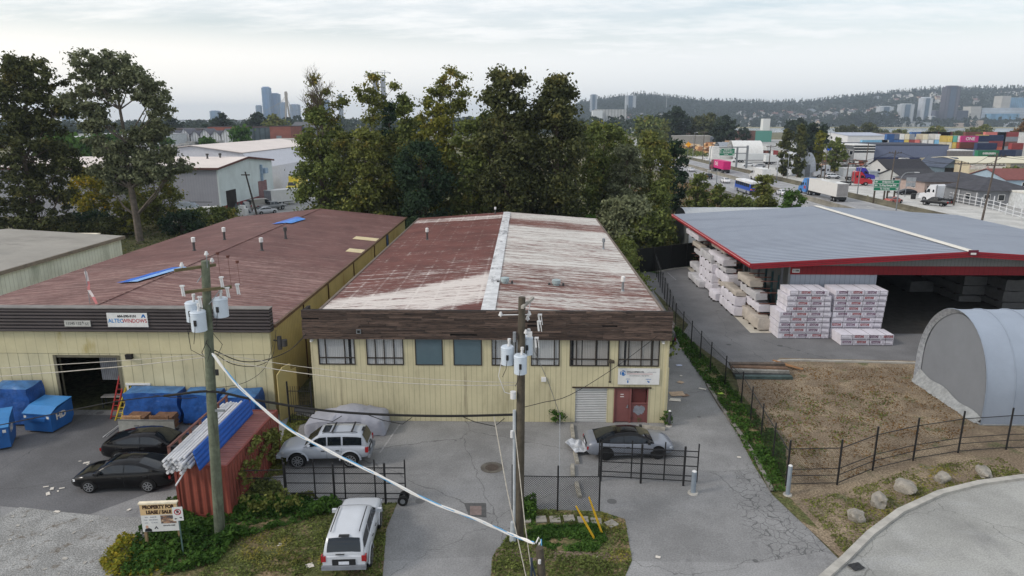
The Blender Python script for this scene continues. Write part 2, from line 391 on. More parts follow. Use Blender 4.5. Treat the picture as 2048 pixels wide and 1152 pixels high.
# ================================================================ the warehouses
def siding(name, col, per=.3, w=.035, fac=.55, var=.12, patches=(), depth=.012):
 return mat(name, col, .7, var=var, vs=.5, seam=(0, per, w, fac), patches=patches)
def siding_y(name, col, per=.3, patches=()):
 return mat(name, col, .7, var=.12, vs=.5, seam=(1, per, .04, .55), patches=patches)
YEL = siding('yellow_siding', (194, 186, 153), .31, .03, .5, .08, patches=[((164, 156, 126), .6, .5, .75, (1, 1, .25)), ((132, 122, 100), 1.1, .56, .78, (2.2, 1, .10))])
YELY = siding_y('yellow_side_siding', (180, 166, 116), .3, patches=[((140, 104, 52), .5, .60, .72, (1, 1, .15)), ((120, 112, 80), .25, .6, .8, (1, 1, 1))])
YELA = siding('cream_siding', (194, 187, 154), .62, .05, .6, .1, patches=[((150, 148, 124), .5, .52, .72, (1, 1, .22))])
YELB = siding('yellow_band', (196, 188, 152), .62, .03, .4, .08, patches=[((170, 156, 104), .7, .56, .72, (1, 1, .3))])
DKF = mat('dark_fascia', (66, 60, 60), .7, var=.12, vs=.8, ribs=(2, .2, .03), seam=(2, .2, .03, .6))
TRIM = mat('dark_trim', (62, 50, 42), .7, var=.2)
def roof_mat(name, base, paint_c, lo, hi, yb=None, rib=.45, grid=None):
 m, nt, b = nodes(name); T = NT(nt); vec = T.obj(); s = T.sep(vec)
 L = lin(base); n0 = T.noise(vec, .35, 6, .7)
 c = T.mix(T.step(n0, .3, .7), tuple(x*.78 for x in L), tuple(x*1.2 for x in L))
 st = T.noise(T.mapping(vec, (.22, 2.6, 1)), 1.0, 8, .72)
 fl = T.noise(T.mapping(vec, (1.2, 4, 1), loc=(3, 1, 0)), 1.6, 5, .75)
 f = T.math('ADD', T.math('MULTIPLY', st, .6), T.math('MULTIPLY', fl, .4))
 if yb:   # extra paint left where the coating survived:  a*y + b*x + c ramps
  for (ay, ax, off, wid, amt) in yb:
   t = T.math('ADD', T.math('ADD', T.math('MULTIPLY', s[1], ay), T.math('MULTIPLY', s[0], ax)), off)
   k = T.math('SUBTRACT', 1., T.math('MINIMUM', T.math('DIVIDE', T.math('ABSOLUTE', t), wid), 1.))
   f = T.math('ADD', f, T.math('MULTIPLY', T.step(k, 0, .5), amt))
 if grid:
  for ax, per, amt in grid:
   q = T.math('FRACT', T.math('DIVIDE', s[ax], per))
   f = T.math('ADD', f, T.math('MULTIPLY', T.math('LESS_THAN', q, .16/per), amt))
 P = lin(paint_c)
 pc = T.mix(n0, tuple(x*.85 for x in P), tuple(min(1, x*1.1) for x in P))
 c = T.mix(T.step(f, lo, hi), c, pc)
 sp = T.noise(vec, 1.3, 8, .8); c = T.mix(T.math('MULTIPLY', T.step(sp, .66, .7), .5), c, lin((170, 160, 150)))
 T.link(c, b.inputs['Base Color']); b.inputs['Roughness'].default_value = .7; b.inputs['Specular IOR Level'].default_value = .2
 h = T.math('SINE', T.math('MULTIPLY', s[1], 2*math.pi/rib))
 T.bump(b, h, 1, .022)
 MATS[name] = m; return m
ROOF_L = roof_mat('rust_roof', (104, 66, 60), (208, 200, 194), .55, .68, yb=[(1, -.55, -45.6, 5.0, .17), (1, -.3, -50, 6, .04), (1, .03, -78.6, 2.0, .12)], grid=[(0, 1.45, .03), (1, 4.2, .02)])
ROOF_R = roof_mat('peeling_white_roof', (112, 76, 68), (207, 204, 198), .36, .53, yb=[(1, 0.05, -42.5, 4.5, -.06), (1, .1, -48.5, 5, -.075), (1, .1, -60, 6, -.03), (1, .1, -74.5, 3.5, -.12)], grid=[])
RED = roof_mat('red_roof', (106, 76, 72), (162, 134, 126), .50, .72, yb=[(1, 0, -42, 16, .07)], rib=.42)
GALV = mat('galvanised', (142, 146, 150), .45, metal=.6, var=.15, vs=3)
VENTD = mat('vent_dark', (72, 70, 70), .6, var=.2)
WHT = mat('white_paint', (214, 214, 212), .6, var=.08)
def vent_pipe(parent, x, y, z, h, r=.13, capm=None, name='roof_vent', m=None):
 b = MB(); b.cyl(x, y, z-.1, z+h*.72, r*.7); b.cyl(x, y, z-.1, z+.12, r*1.5, r*.8)
 b.mat(1); b.cyl(x, y, z+h*.68, z+h, r*1.15); b.cyl(x, y, z+h, z+h+.06, r*1.3, r*.4)
 return b.build(name, [m or VENTD, capm or WHT], parent, smooth=True)
def gable_roof(name, x0, x1, y0, y1, ze, zr, m, parent, xr=None, th=.12, over=0):
 xr = (x0+x1)/2 if xr is None else xr
 ms = m if isinstance(m, tuple) else (m, m)
 for i, (a, za, c, zc) in enumerate(((x0, ze, xr, zr), (xr, zr, x1, ze))):
  b = MB()
  v = [(a, y0, za), (c, y0, zc), (c, y1, zc), (a, y1, za)]
  b.add(v+[(x, y, z-th) for x, y, z in v], [(0, 1, 2, 3), (7, 6, 5, 4), (0, 4, 5, 1), (2, 6, 7, 3), (1, 5, 6, 2), (3, 7, 4, 0)])
  b.build(name, ms[i], parent)
def wall_box(name, m, parent, x0, x1, y0, y1, z0, z1, my=None, holes=()):
 """four walls as a shell 0.2 thick; front wall cut by holes [(xa,xb,za,zb)]"""
 b = MB()
 xs = sorted({x0, x1, *[h[0] for h in holes], *[h[1] for h in holes]})
 for i in range(len(xs)-1):
  a, c = xs[i], xs[i+1]
  hs = sorted([h for h in holes if h[0] <= a+1e-6 and h[1] >= c-1e-6], key=lambda h: h[2])
  z = z0
  for h in hs:
   if h[2] > z+1e-6: b.box(a, c, y0, y0+.2, z, h[2])
   z = h[3]
  if z < z1: b.box(a, c, y0, y0+.2, z, z1)
 b.box(x0, x1, y1-.2, y1, z0, z1)
 b.mat(1); b.box(x0, x0+.2, y0+.2, y1-.2, z0, z1); b.box(x1-.2, x1, y0+.2, y1-.2, z0, z1)
 return b.build(name, [m, my or m], parent)
FY = 37.75
W = empty('warehouse', (0, 0, 0), 0, 'long yellow metal warehouse with weathered wood fascia and peeling half white roof', 'warehouse')
wins = [(-12.05, -9.89), (-9.22, -7.04), (-6.36, -4.74), (-4.12, -2.45), (-1.89, -.14), (.4, 2.08), (2.66, 4.96), (5.48, 7.87)]
holes = [(a, c, 3.55, 5.2) for a, c in wins]+[(3.05, 4.93, 0, 2.17), (5.33, 7.34, 0, 2.17)]
wall_box('wall', YEL, W, -12.5, 8.38, FY, 82, 0, 5.95, YELY, holes)
bb = MB(); bb.prism([(-12.5, 5.8), (-12.5, 5.95), (-2.1, 6.68), (8.38, 5.95), (8.38, 5.8)], 1, 81.8, 82.02); bb.build('gable', YEL, W)
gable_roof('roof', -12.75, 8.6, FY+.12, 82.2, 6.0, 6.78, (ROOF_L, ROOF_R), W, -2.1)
b = MB()
for k in range(22):
 y = FY+.2+k*2.0
 for sx in (-1, 1):
  b.add([(-2.1, y, 6.84), (-2.1+sx*.42, y, 6.81), (-2.1+sx*.42, y+1.99, 6.81), (-2.1, y+1.99, 6.84)], [(0, 1, 2, 3)])
b.build('ridge_cap', mat('ridge_paint', (200, 201, 202), .6, var=.2, vs=1.2, patches=[((138, 138, 140), .8, .54, .62, (1, .5, 1))]), W)
b = MB()
b.box(8.55, 8.72, FY+.2, 82.2, 5.86, 6.05); b.box(-12.87, -12.70, FY+.2, 82.2, 5.86, 6.05)
b.build('gutter', mat('gutter_brown', (104, 92, 82), .6, var=.2), W)
m, nt, bp = nodes('weathered_planks'); T = NT(nt); vec = T.obj()
rnd = T.new('ShaderNodeNewGeometry').outputs['Random Per Island']
gr = T.noise(T.mapping(vec, (.8, 1, 13)), 1.6, 8, .78)
c = T.mix(rnd, lin((60, 48, 42)), lin((106, 88, 78)))
c = T.mix(T.step(gr, .46, .62), c, lin((34, 30, 29)))
c = T.mix(T.math('MULTIPLY', T.step(T.noise(T.mapping(vec, (.6, 1, 7), loc=(2, 0, 5)), 1.1, 6, .7), .60, .75), .7), c, lin((136, 124, 114)))
T.link(c, bp.inputs['Base Color']); bp.inputs['Roughness'].default_value = .9; T.bump(bp, gr, .6, .03)
PLANK = m
rr = random.Random(3); b = MB()
for k in range(15):
 z0 = 5.22+k*.115; x = -12.82
 while x < 8.4:
  L = rr.uniform(.7, 3.6); x2 = min(8.48, x+L)
  d = rr.uniform(0, .05); dz = rr.uniform(-.008, .008)
  miss = k > 1 and L < 1.6 and rr.random() < .12
  if not miss: b.box(x+.006, x2-.006, FY-.27-d, FY-.2, z0+dz, z0+.106+dz)
  x = x2
b.build('fascia', PLANK, W)
b = MB(); b.box(-12.8, 8.46, FY-.2, FY+.02, 5.215, 6.93); b.box(-12.8, -12.62, FY+.02, FY+.9, 5.25, 6.9); b.box(8.4, 8.52, FY+.02, FY+.9, 5.25, 6.9)
b.build('fascia_backing', mat('black_backing', (36, 31, 29), .9, var=.2), W)
b = MB(); b.box(-9.66, -9.40, FY-.36, FY-.3, 5.56, 5.82); b.mat(1); b.box(-9.61, -9.45, FY-.375, FY-.36, 5.61, 5.77)
b.build('vent_cover', [GALV, mat('black', (20, 20, 20), .6, var=0)], W)
FRAME = mat('bronze_frame', (58, 52, 46), .45, var=.1)
m, nt, bp = nodes('window_glass'); T = NT(nt)
bp.inputs['Base Color'].default_value = (.03, .035, .04, 1); bp.inputs['Roughness'].default_value = .04; bp.inputs['Alpha'].default_value = .16; bp.inputs['Specular IOR Level'].default_value = .6
PANE = m
def blind_mat(name, col, per, gap, seed):
 m, nt, b = nodes(name); T = NT(nt); s = T.sep(T.obj())
 x = T.math('ADD', s[0], T.math('MULTIPLY', T.noise(T.mapping(T.obj(), (1, 0, 0), loc=(seed, 0, 0)), 1.3, 2), .35))
 f = T.math('FRACT', T.math('DIVIDE', x, per))
 k = T.step(f, .05, .85); L = lin(col)
 c = T.mix(k, tuple(q*.72 for q in L), L)
 hole = T.math('LESS_THAN', T.noise(T.mapping(T.obj(), (1, 0, .0), loc=(seed*3.1, 0, 0)), 2.2, 3), gap)
 c = T.mix(hole, c, (.02, .02, .022))
 T.link(c, b.inputs['Base Color']); b.inputs['Roughness'].default_value = .8; MATS[name] = m; return m
BL = [blind_mat('blinds_a', (232, 235, 236), .09, .42, 1), blind_mat('blinds_b', (236, 238, 238), .12, .38, 5), blind_mat('blinds_c', (208, 204, 198), .085, .43, 9)]
for i, (a, c) in enumerate(wins):
 fr = MB(); t = .055; y0, y1 = FY-.04, FY+.06; z0, z1 = 3.55, 5.2
 fr.box(a, c, y0, y1, z0, z0+t); fr.box(a, c, y0, y1, z1-t, z1); fr.box(a, a+t, y0, y1, z0+t, z1-t); fr.box(c-t, c, y0, y1, z0+t, z1-t)
 solid = i in (2, 3)
 if not solid:
  zt = 3.98; fr.box(a+t, c-t, y0+.01, y1-.01, zt-.03, zt+.03)
  w = c-a
  for q in ((.2, .72), (.24, .48, .74), (), (), (.13, .68, .8), (.22, .82), (.17, .66), (.25, .56, .82))[i]:
   fr.box(a+w*q-.03, a+w*q+.03, y0+.012, y1-.012, z0+t, z1-t)
 f = fr.build('window', FRAME, W)
 pb = MB(); pb.box(a+t, c-t, FY-.02, FY-.01, z0+t, z1-t)
 if solid:
  pb.build('pane', mat('grey_blind_glass', (86, 104, 112), .07, var=.05, spec=.5), f)
  if i == 3:
   q = MB(); q.box(c-.95, c-.1, FY-.005, FY+.008, z0+t, z0+.2); q.build('board', mat('tan_board', (140, 110, 88), .8), f)
 else:
  pb.build('pane', PANE, f)
  q = MB(); q.box(a+t, c-t, FY+.03, FY+.05, z0+t, z1-t); q.build('blind', BL[(0, 1, 0, 0, 0, 1, 2, 2)[i]], f)
b = MB(); b.box(3.05, 4.93, FY+.06, FY+.1, 0, 2.17); b.build('shutter_door', mat('shutter', (196, 197, 196), .55, var=.06, ribs=(2, .11, .02), seam=(2, .11, .02, .5)), W)
b = MB(); b.box(2.85, 7.5, FY-.08, FY+.0-.005, 2.2, 2.27); b.build('door_lintel', TRIM, W)
DR = mat('red_door_paint', (122, 78, 76), .55, var=.08)
b = MB(); b.box(5.40, 6.26, FY+.03, FY+.08, .05, 2.12); b.box(5.33, 5.40, FY-.03, FY+.1, 0, 2.17); b.box(6.26, 6.36, FY-.03, FY+.1, 0, 2.17); b.box(7.28, 7.34, FY-.03, FY+.1, 0, 2.17); b.box(5.4, 6.26, FY-.02, FY+.1, 2.12, 2.17)
dr = b.build('door', DR, W)
b = MB(); b.tube([(6.15, FY+.03, 1.0), (6.15, FY-.05, 1.0), (6.05, FY-.05, 1.0)], .025); b.box(6.12, 6.18, FY, FY+.04, .94, 1.12); b.build('handle', GALV, dr)
b = MB(); b.box(5.72, 5.9, FY+.02, FY+.035, 1.77, 1.81); b.box(5.7, 5.92, FY+.02, FY+.035, 1.62, 1.66); b.build('name_plate', WHT, dr)
b = MB(); b.box(6.36, 7.28, FY+.05, FY+.09, 0, 1.2); b.box(6.36, 7.28, FY-.01, FY+.06, 1.2, 1.26); b.mat(1); b.box(6.42, 7.22, FY+.07, FY+.1, 1.26, 2.12)
sp = b.build('side_panel', [DR, mat('dark_red_panel', (86, 44, 42), .6, var=.1)], W)
rr = random.Random(5); pts = []
for k in range(26):
 t = 2*math.pi*k/26; r = .36*(1+rr.uniform(-.2, .18)); pts.append((6.83+r*math.cos(t), .78+.8*r*math.sin(t)))
b = MB(); b.prism(pts, 1, FY+.043, FY+.05); b.build('paint_patch', mat('grey_patch', (128, 132, 140), .7, var=.15, vs=4), sp)
b = MB(); b.tube([(5.05, FY, 3.95), (5.05, FY-.25, 3.98)], .05); b.box(4.86, 5.22, FY-.5, FY-.22, 3.9, 4.02); b.tube([(5.05, FY-.03, 3.9), (5.05, FY-.03, 2.62)], .03); b.cyl(5.05, FY-.03, 2.55, 2.63, .07)
b.build('wall_lamp', mat('lamp_bronze', (72, 66, 58), .5, var=.1), W)
for x in (-12.35, 8.05):
 b = MB(); b.box(x-.1, x+.06, FY-.14, FY-.0, 5.02, 5.14); b.cyl(x-.02, FY-.2, 5.02, 5.1, .07); b.build('security_camera', WHT, W)
b = MB(); b.box(1.02, 1.3, FY-.12, FY, 2.6, 2.86); b.build('electric_box', WHT, W)
b = MB(); b.box(8.28, 8.42, FY-.06, FY+.1, 0, 5.2); b.tube([(8.45, FY-.02, 3.5), (8.46, FY-.02, 1.4), (8.44, FY-.05, .2)], .03); b.build('corner_trim', YEL, W)
vent_pipe(W, -9.46, 65.5, 6.24, 1.1)
vent_pipe(W, -3.5, 81.2, 6.7, .75, .11)
vent_pipe(W, 7.2, 61.5, 6.1, .95, .12, GALV, m=GALV)
vent_pipe(W, 6.75, 45.6, 6.12, 1.0, .12, WHT, m=GALV)
for x, y in ((-1.32, 45.3), (2.2, 45.8)):
 b = MB(); z = 6.82-abs(x+2.1)*.073
 b.cyl(x, y, z-.1, z+.12, .22, .2); b.cyl(x, y, z+.1, z+.34, .3, .3, 18); b.cyl(x, y, z+.34, z+.38, .31, .2, 18)
 b.mat(1); b.box(x-.55, x-.4, y-.1, y+.1, z-.05, z+.12); b.box(x+.42, x+.56, y-.1, y+.1, z-.05, z+.12)
 b.build('mushroom_vent', [mat('vent_blue_grey', (150, 164, 166), .5, var=.15), VENTD], W, smooth=True)
BLUE = mat('sign_blue', (34, 104, 170), .5, var=0); BLK = mat('sign_black', (34, 34, 38), .6, var=0); GRYT = mat('sign_grey', (150, 152, 158), .6, var=0); REDT = mat('sign_red', (170, 50, 60), .6, var=0)
S = empty('company_sign', (6.72, FY-.06, 2.95), 0, 'wide white company sign with a blue round emblem above the red door', 'sign')
b = MB(); b.box(-1.21, 1.21, -.02, .03, -.5, .5); b.build('panel', WHT, S)
b = MB()
for k in range(3):
 a0 = rad(120*k+15); P = []
 for j in range(9):
  t = a0+rad(11.5*j); P.append((-.93+.17*math.cos(t), .21+.17*math.sin(t)))
 Q = [(-.93+(p[0]+.93)*.72, .21+(p[1]-.21)*.72) for p in P][::-1]
 b.prism(P+Q, 1, -.027, -.021)
drop = [(-.93, .33), (-.86, .22), (-.85, .16), (-.88, .11), (-.93, .095), (-.98, .11), (-1.01, .16), (-1.0, .22)]
b.prism(drop, 1, -.028, -.022); b.build('emblem', BLUE, S)
text('lettering', 'CYCLE WIPERS LTD.', .115, BLK, S, (-.2, -.023, .28), bold=.004)
text('lettering', 'WIPING RAGS', .08, GRYT, S, (.75, -.023, .27))
b = MB(); b.box(-.7, .8, -.026, -.021, .155, .175); b.build('rule', REDT, S)
text('lettering', 'www.cyclewipes.com  |  (604) 580-3434', .07, BLK, S, (.03, -.023, .05))
text('lettering', 'OFFICE', .075, BLUE, S, (-.63, -.023, -.16)); text('lettering', 'SHIPPING', .075, BLUE, S, (.57, -.023, -.17))
def arrow(parent, x, z, ang, s, m, y=-.023):
 c, q = math.cos(ang), math.sin(ang)
 P = [(-.03, .1), (.03, .1), (.03, 0), (.08, 0), (0, -.1), (-.08, 0), (-.03, 0)]
 b = MB(); b.prism([(x+s*(a*c-d*q), z+s*(a*q+d*c)) for a, d in P], 1, y-.004, y); b.build('arrow', m, parent)
arrow(S, -.63, -.32, 0, .9, BLUE); arrow(S, .58, -.32, rad(50), .9, BLUE)
W2 = empty('warehouse', (0, 0, 0), 0, 'low yellow window workshop with dark ribbed fascia and long dull red roof', 'warehouse')
F2 = 38.25
wall_box('wall', YELA, W2, -36.2, -15.05, F2, 85, 0, 3.95, YELY, [(-28.05, -24.2, 0, 3.86), (-24.0, -22.6, 0, 2.05)])
b = MB(); b.box(-36.2, -15.05, F2-.02, F2+.2, 3.97, 5.4); b.build('upper_wall', YELB, W2)
b = MB(); b.box(-36.2, -36.0, F2+.2, 84.8, 3.95, 5.6); b.box(-15.25, -15.05, F2+.2, 84.8, 3.95, 5.6); b.prism([(-36.2, 3.95), (-36.2, 5.55), (-25.6, 6.5), (-15.05, 5.55), (-15.05, 3.95)], 1, 84.8, 85); b.build('upper_wall', YELY, W2)
b = MB(); b.box(-37.2, -14.85, F2-.3, F2+.25, 5.42, 6.83); b.build('fascia', DKF, W2)
b = MB(); b.box(-37.2, -14.83, F2-.34, F2+.29, 6.83, 6.88); b.build('coping', mat('coping', (120, 116, 112), .6), W2)
gable_roof('roof', -36.4, -14.85, F2+.26, 85.2, 5.68, 6.75, RED, W2, -25.6)
b = MB(); b.box(-14.9, -14.74, F2+.3, 85.2, 5.55, 5.74)
for y in (44.5, 50.5, 58.5, 67, 74): b.tube([(-15.0, y, 5.6), (-15.0, y, .1)], .05)
b.build('gutter', mat('gutter_rust', (92, 70, 52), .6, var=.3), W2)
b = MB(); b.box(-15.0, -14.97, 73.0, 73.9, 2.4, 5.5); b.build('blue_panel', mat('blue_sheet', (40, 86, 140), .5), W2)
b = MB(); b.box(-25.66, -25.54, F2+.3, 85.2, 6.74, 6.80); b.build('ridge_cap', RED, W2)
for x, y, h, mm in ((-28.9, 58.3, 1.15, None), (-28.6, 63.8, 1.15, None), (-22.9, 58.2, 1.1, None), (-22.9, 64.3, 1.1, VENTD)):
 z = 6.75-abs(x+25.6)*.1
 vent_pipe(W2, x, y, z, h, .15, mm)
for i, (x0, x1, y) in enumerate(((-17.3, -14.95, 67.6), (-16.4, -14.95, 61.3))):
 z = lambda x: 6.75-abs(x+25.6)*.0995+.03
 b = MB(); b.add([(x0, y, z(x0)), (x1, y, z(x1)), (x1, y+1.5, z(x1)), (x0, y+1.5, z(x0)), (x0, y, z(x0)-.06), (x1, y, z(x1)-.06), (x1, y+1.5, z(x1)-.06), (x0, y+1.5, z(x0)-.06)], [(0, 1, 2, 3), (0, 4, 5, 1), (1, 5, 6, 2), (2, 6, 7, 3), (3, 7, 4, 0)]); b.build('skylight', mat('skylight_cream', (206, 190, 150), .5, var=.08), W2)
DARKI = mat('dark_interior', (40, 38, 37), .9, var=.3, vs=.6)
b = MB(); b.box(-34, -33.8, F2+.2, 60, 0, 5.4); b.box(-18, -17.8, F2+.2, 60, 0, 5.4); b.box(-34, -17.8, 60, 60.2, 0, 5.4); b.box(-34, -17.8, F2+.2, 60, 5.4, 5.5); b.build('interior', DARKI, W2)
b = MB(); b.box(-24.38, -24.2, F2-.04, F2+.35, 0, 3.86); b.box(-28.23, -28.05, F2-.04, F2+.35, 0, 3.86); b.box(-28.05, -24.38, F2+.01, F2+.35, 3.7, 3.86); b.build('door_frame', mat('frame_olive', (104, 100, 84), .7, var=.2), W2)
b = MB(); b.box(-26.1, -24.9, F2+1.0, F2+1.05, 1.9, 3.5); b.build('strip_curtain', mat('strip_grey', (128, 130, 134), .6, seam=(0, .12, .03, .8)), W2)
b = MB(); b.box(-24.05, -22.55, F2-.05, F2+.1, 1.97, 2.1); b.box(-24.0, -23.9, F2-.03, F2+.1, .3, 1.97); b.box(-22.7, -22.6, F2-.03, F2+.1, .3, 1.97); w0 = b.build('window', WHT, W2)
b = MB(); b.box(-23.9, -22.7, F2+.05, F2+.07, .3, 1.97); b.build('pane', glass(), w0)
b = MB(); b.box(-23.72, -23.36, F2-.25, F2, 3.68, 3.98); b.build('wall_lamp', mat('lamp_black', (38, 36, 36), .5), W2)
b = MB(); b.tube([(-15.0, F2+.5, 4.7), (-14.6, F2+.3, 4.7), (-14.6, F2+.3, 4.3)], .05); b.cyl(-14.6, F2+.3, 4.2, 5.0, .14); b.cyl(-14.3, F2+.3, 4.4, 4.8, .16); b.build('meter_box', VENTD, W2)
S = empty('building_sign', (-23.2, F2-.33, 6.17), 0, 'white window company sign with phone number on the dark ribbed fascia', 'sign')
b = MB(); b.box(-1.19, 1.19, -.03, .02, -.42, .42); b.mat(1); b.box(-1.21, 1.21, -.025, .015, -.44, -.36); b.build('panel', [WHT, GRYT], S)
text('lettering', '604-590-9191', .2, BLK, S, (-.0, -.032, .22), bold=.008)
text('lettering', 'ALTEC', .33, mat('sign_light_blue', (60, 130, 190), .5, var=0), S, (-.69, -.032, -.06), sx=.92, bold=.006)
text('lettering', 'WINDOWS', .33, REDT, S, (.42, -.032, -.06), sx=.86, bold=.003)
b = MB(); b.prism([(.83, .14), (.93, .34), (1.03, .34), (1.1, .14), (1.02, .14), (.97, .25), (.91, .14)], 1, -.036, -.031); b.build('emblem', BLUE, S)
S = empty('building_sign', (-26.2, F2-.33, 5.93), 0, 'small pale address board reading 11545 132A ST on the dark fascia', 'sign')
b = MB(); b.box(-.77, .77, -.02, .02, -.18, .18); b.build('panel', mat('address_grey', (178, 178, 172), .7), S)
text('lettering', '11545 132', .24, BLK, S, (-.22, -.022, 0), sx=.9); text('lettering', 'A', .2, BLK, S, (.33, -.022, .06)); text('lettering', 'ST', .22, BLK, S, (.57, -.022, -.02))
W3 = empty('shed', (0, 0, 0), 0, 'pale green sided shed with a flat grey metal roof beside the red roof', 'shed')
x1 = -41.4
b = MB(); b.box(-62, x1, 44, 68.4, 0, 5.8); b.build('wall', siding_y('pale_siding', (206, 212, 202), .45, patches=[((168, 176, 164), .4, .55, .7, (1, 1, .2))]), W3)
GREYR = mat('grey_roof', (150, 146, 138), .8, var=.1, vs=.3, ribs=(1, .5, .015), patches=[((128, 124, 118), .25, .55, .7, (.4, 1, 1))])
b = MB(); z0, z1 = 6.0, 6.7; v = [(x1+.25, 43.7, z0), (x1+.25, 68.6, z0), (-53, 68.6, z1), (-53, 43.7, z1), (-62, 68.6, z0), (-62, 43.7, z0)]
b.add(v+[(x, y, z-.2) for x, y, z in v], [(0, 1, 2, 3), (3, 2, 4, 5), (0, 6, 7, 1), (1, 7, 8, 2), (2, 8, 10, 4), (0, 3, 9, 6)]); b.build('roof', GREYR, W3)
b = MB(); b.box(x1+.2, x1+.4, 43.7, 68.6, 5.72, 6.02); b.build('gutter', mat('gutter_grey', (120, 112, 102), .6, var=.2), W3)
vent_pipe(W3, -46.9, 57.2, 6.2, 1.3, .16, WHT, m=GALV)
B1 = mat('tarp_blue', (36, 96, 190), .45, var=.25, vs=2, bump=(3, .5, .05)); B2 = mat('tarp_pale_blue', (134, 172, 216), .5, var=.15, vs=2)
def tarp(label, pts, m1, m2, z=.06):
 zz = lambda x: 6.75-abs(x+25.6)*.0995+z
 n = 8; b = MB()
 A, Bq, Cq, D = [Vector(p) for p in pts]
 vs = []
 for i in range(n+1):
  for j in range(5):
   p = A.lerp(Bq, i/n).lerp(D.lerp(Cq, i/n), j/4); vs.append((p.x, p.y, zz(p.x)+.03+.07*abs(pnoise(Vector((p.x*2, p.y*2, 1))))))
 for i in range(n):
  for j in range(4):
   b.mat(1 if j < 2 else 0); k = len(b.v)
   b.add([vs[i*5+j], vs[(i+1)*5+j], vs[(i+1)*5+j+1], vs[i*5+j+1]], [(0, 1, 2, 3)])
 return b.build('roof_tarp', [m1, m2], label=label, cat='tarp', group='blue tarps on the red roof')
tarp('pale and bright blue tarp over the ridge of the red roof near the wooden pole', [(-26.6, 45.2), (-25.2, 49.6), (-26.6, 49.8), (-28.2, 45.4)], B1, B2)
tarp('small bright blue tarp at the far end of the red roof ridge', [(-25.0, 72.2), (-24.6, 75.9), (-26.2, 77.4), (-27.2, 72.4)], B1, mat('tarp_mid_blue', (70, 132, 206), .5))
S = empty('streamer_mast', (-26.4, 39.6, 6.6), 0, 'thin mast with a ragged white and pink streamer on the red roof edge', 'mast')
b = MB(); b.tube([(0, 0, 0), (-.25, .4, 2.2)], .02, 6); b.build('mast', GALV, S)
b = MB(); P = [(-.23, .36, 2.0), (-.12, .3, 1.4), (-.02, .1, .9), (.25, 0, .5), (.55, -.2, .05)]
for i in range(4):
 p, q = Vector(P[i]), Vector(P[i+1]); w = .09
 b.mat(i % 2); b.quad(p+Vector((-w, 0, 0)), p+Vector((w, .03, 0)), q+Vector((w*.8, .03, .03)), q+Vector((-w*.8, 0, 0)))
b.build('streamer', [mat('streamer_white', (210, 200, 198), .8), mat('streamer_pink', (190, 120, 120), .8)], S)
W4 = empty('timber_hall', (0, 0, 0), 0, 'open timber yard hall with blue grey ribbed roof and bright red fascia', 'warehouse')
TX0, TXR, TX1, TY0, TY1 = 18.85, 36.7, 54.4, 55.7, 86.5
SLATE = mat('blue_grey_roof', (146, 154, 168), .5, var=.06, vs=.25, ribs=(1, .62, .06), seam=(1, .62, .2, .75), patches=[((126, 134, 148), .2, .5, .75, (.3, 1, 1))], spec=.25)
gable_roof('roof', TX0, TX1, TY0, TY1, 5.98, 7.05, SLATE, W4, TXR, th=.1)
RIDGE = mat('ridge_cream', (214, 210, 200), .6, var=.05)
b = MB()
for sx in (-1, 1): b.add([(TXR, TY0-.03, 7.14), (TXR+sx*.42, TY0-.03, 7.09), (TXR+sx*.42, TY1, 7.09), (TXR, TY1, 7.14), (TXR+sx*.42, TY0-.03, 7.0), (TXR, TY0-.03, 7.0)], [(0, 1, 2, 3), (0, 5, 4, 1)])
b.build('ridge_cap', RIDGE, W4)
RF = mat('red_fascia', (138, 30, 42), .5, var=.08, vs=1); RF2 = mat('red_gutter', (190, 60, 66), .45, var=.08)
def sl(x): return 7.05-abs(x-TXR)*(1.07/17.8)
b = MB()
for a, c in ((TX0-.05, TXR), (TXR, TX1+.05)):
 for k, (o0, o1, t) in enumerate(((.03, -.13, .0), (-.16, -.27, .02), (-.30, -.44, .05))):
  b.mat(0); v = [(a, sl(a)+o0), (c, sl(c)+o0), (c, sl(c)+o1), (a, sl(a)+o1)]; b.prism(v, 1, TY0-.1+t, TY0+.0-.004)
b.build('fascia', [RF], W4)
b = MB(); b.prism([(TX0-.22, 5.66), (TX0-.22, 6.0), (TX0-.14, 6.02), (TX0-.02, 5.98), (TX0-.02, 5.66)], 1, TY0-.1, TY1+.05)
b.mat(1); b.box(TX0-.235, TX0-.222, TY0-.1, TY1+.05, 5.86, 5.94); b.build('gutter', [RF, mat('pink_strip', (216, 150, 150), .5)], W4)
b = MB(); b.box(TXR-.4, TXR+.4, TY0-.16, TY0-.11, 6.9, 7.22); b.mat(1); b.box(TXR-.22, TXR+.22, TY0-.18, TY0-.161, 6.84, 7.0); b.build('ridge_end', [mat('maroon', (96, 28, 48), .5), WHT], W4)
GRYS = siding('grey_siding', (164, 170, 182), .42, .05, .45, .06); GRYS2 = siding('gable_grey', (124, 124, 122), .3, .04, .5, .06)
WY = 57.2
b = MB(); b.box(22.65, 30.0, WY, WY+.15, 0, 4.78); b.build('front_wall', GRYS, W4)
b = MB(); b.box(22.6, 54.2, WY-.12, WY+.02, 4.78, 5.52); b.build('red_band', siding('red_band_siding', (128, 34, 40), .4, .04, .5, .1), W4)
b = MB(); b.prism([(22.6, 5.52), (22.6, sl(22.6)-.12), (TXR, sl(TXR)-.12), (54.2, sl(54.2)-.12), (54.2, 5.52)], 1, WY-.06, WY+.1); b.build('gable', GRYS2, W4)
b = MB(); b.box(22.45, 22.64, WY-.1, 86.2, 0, 5.9); b.box(22.64, 54.2, 86.0, 86.2, 0, 5.7); b.box(54.2, 54.4, WY, 86.2, 0, 5.7); b.build('side_wall', siding_y('side_grey', (120, 122, 122), .4), W4)
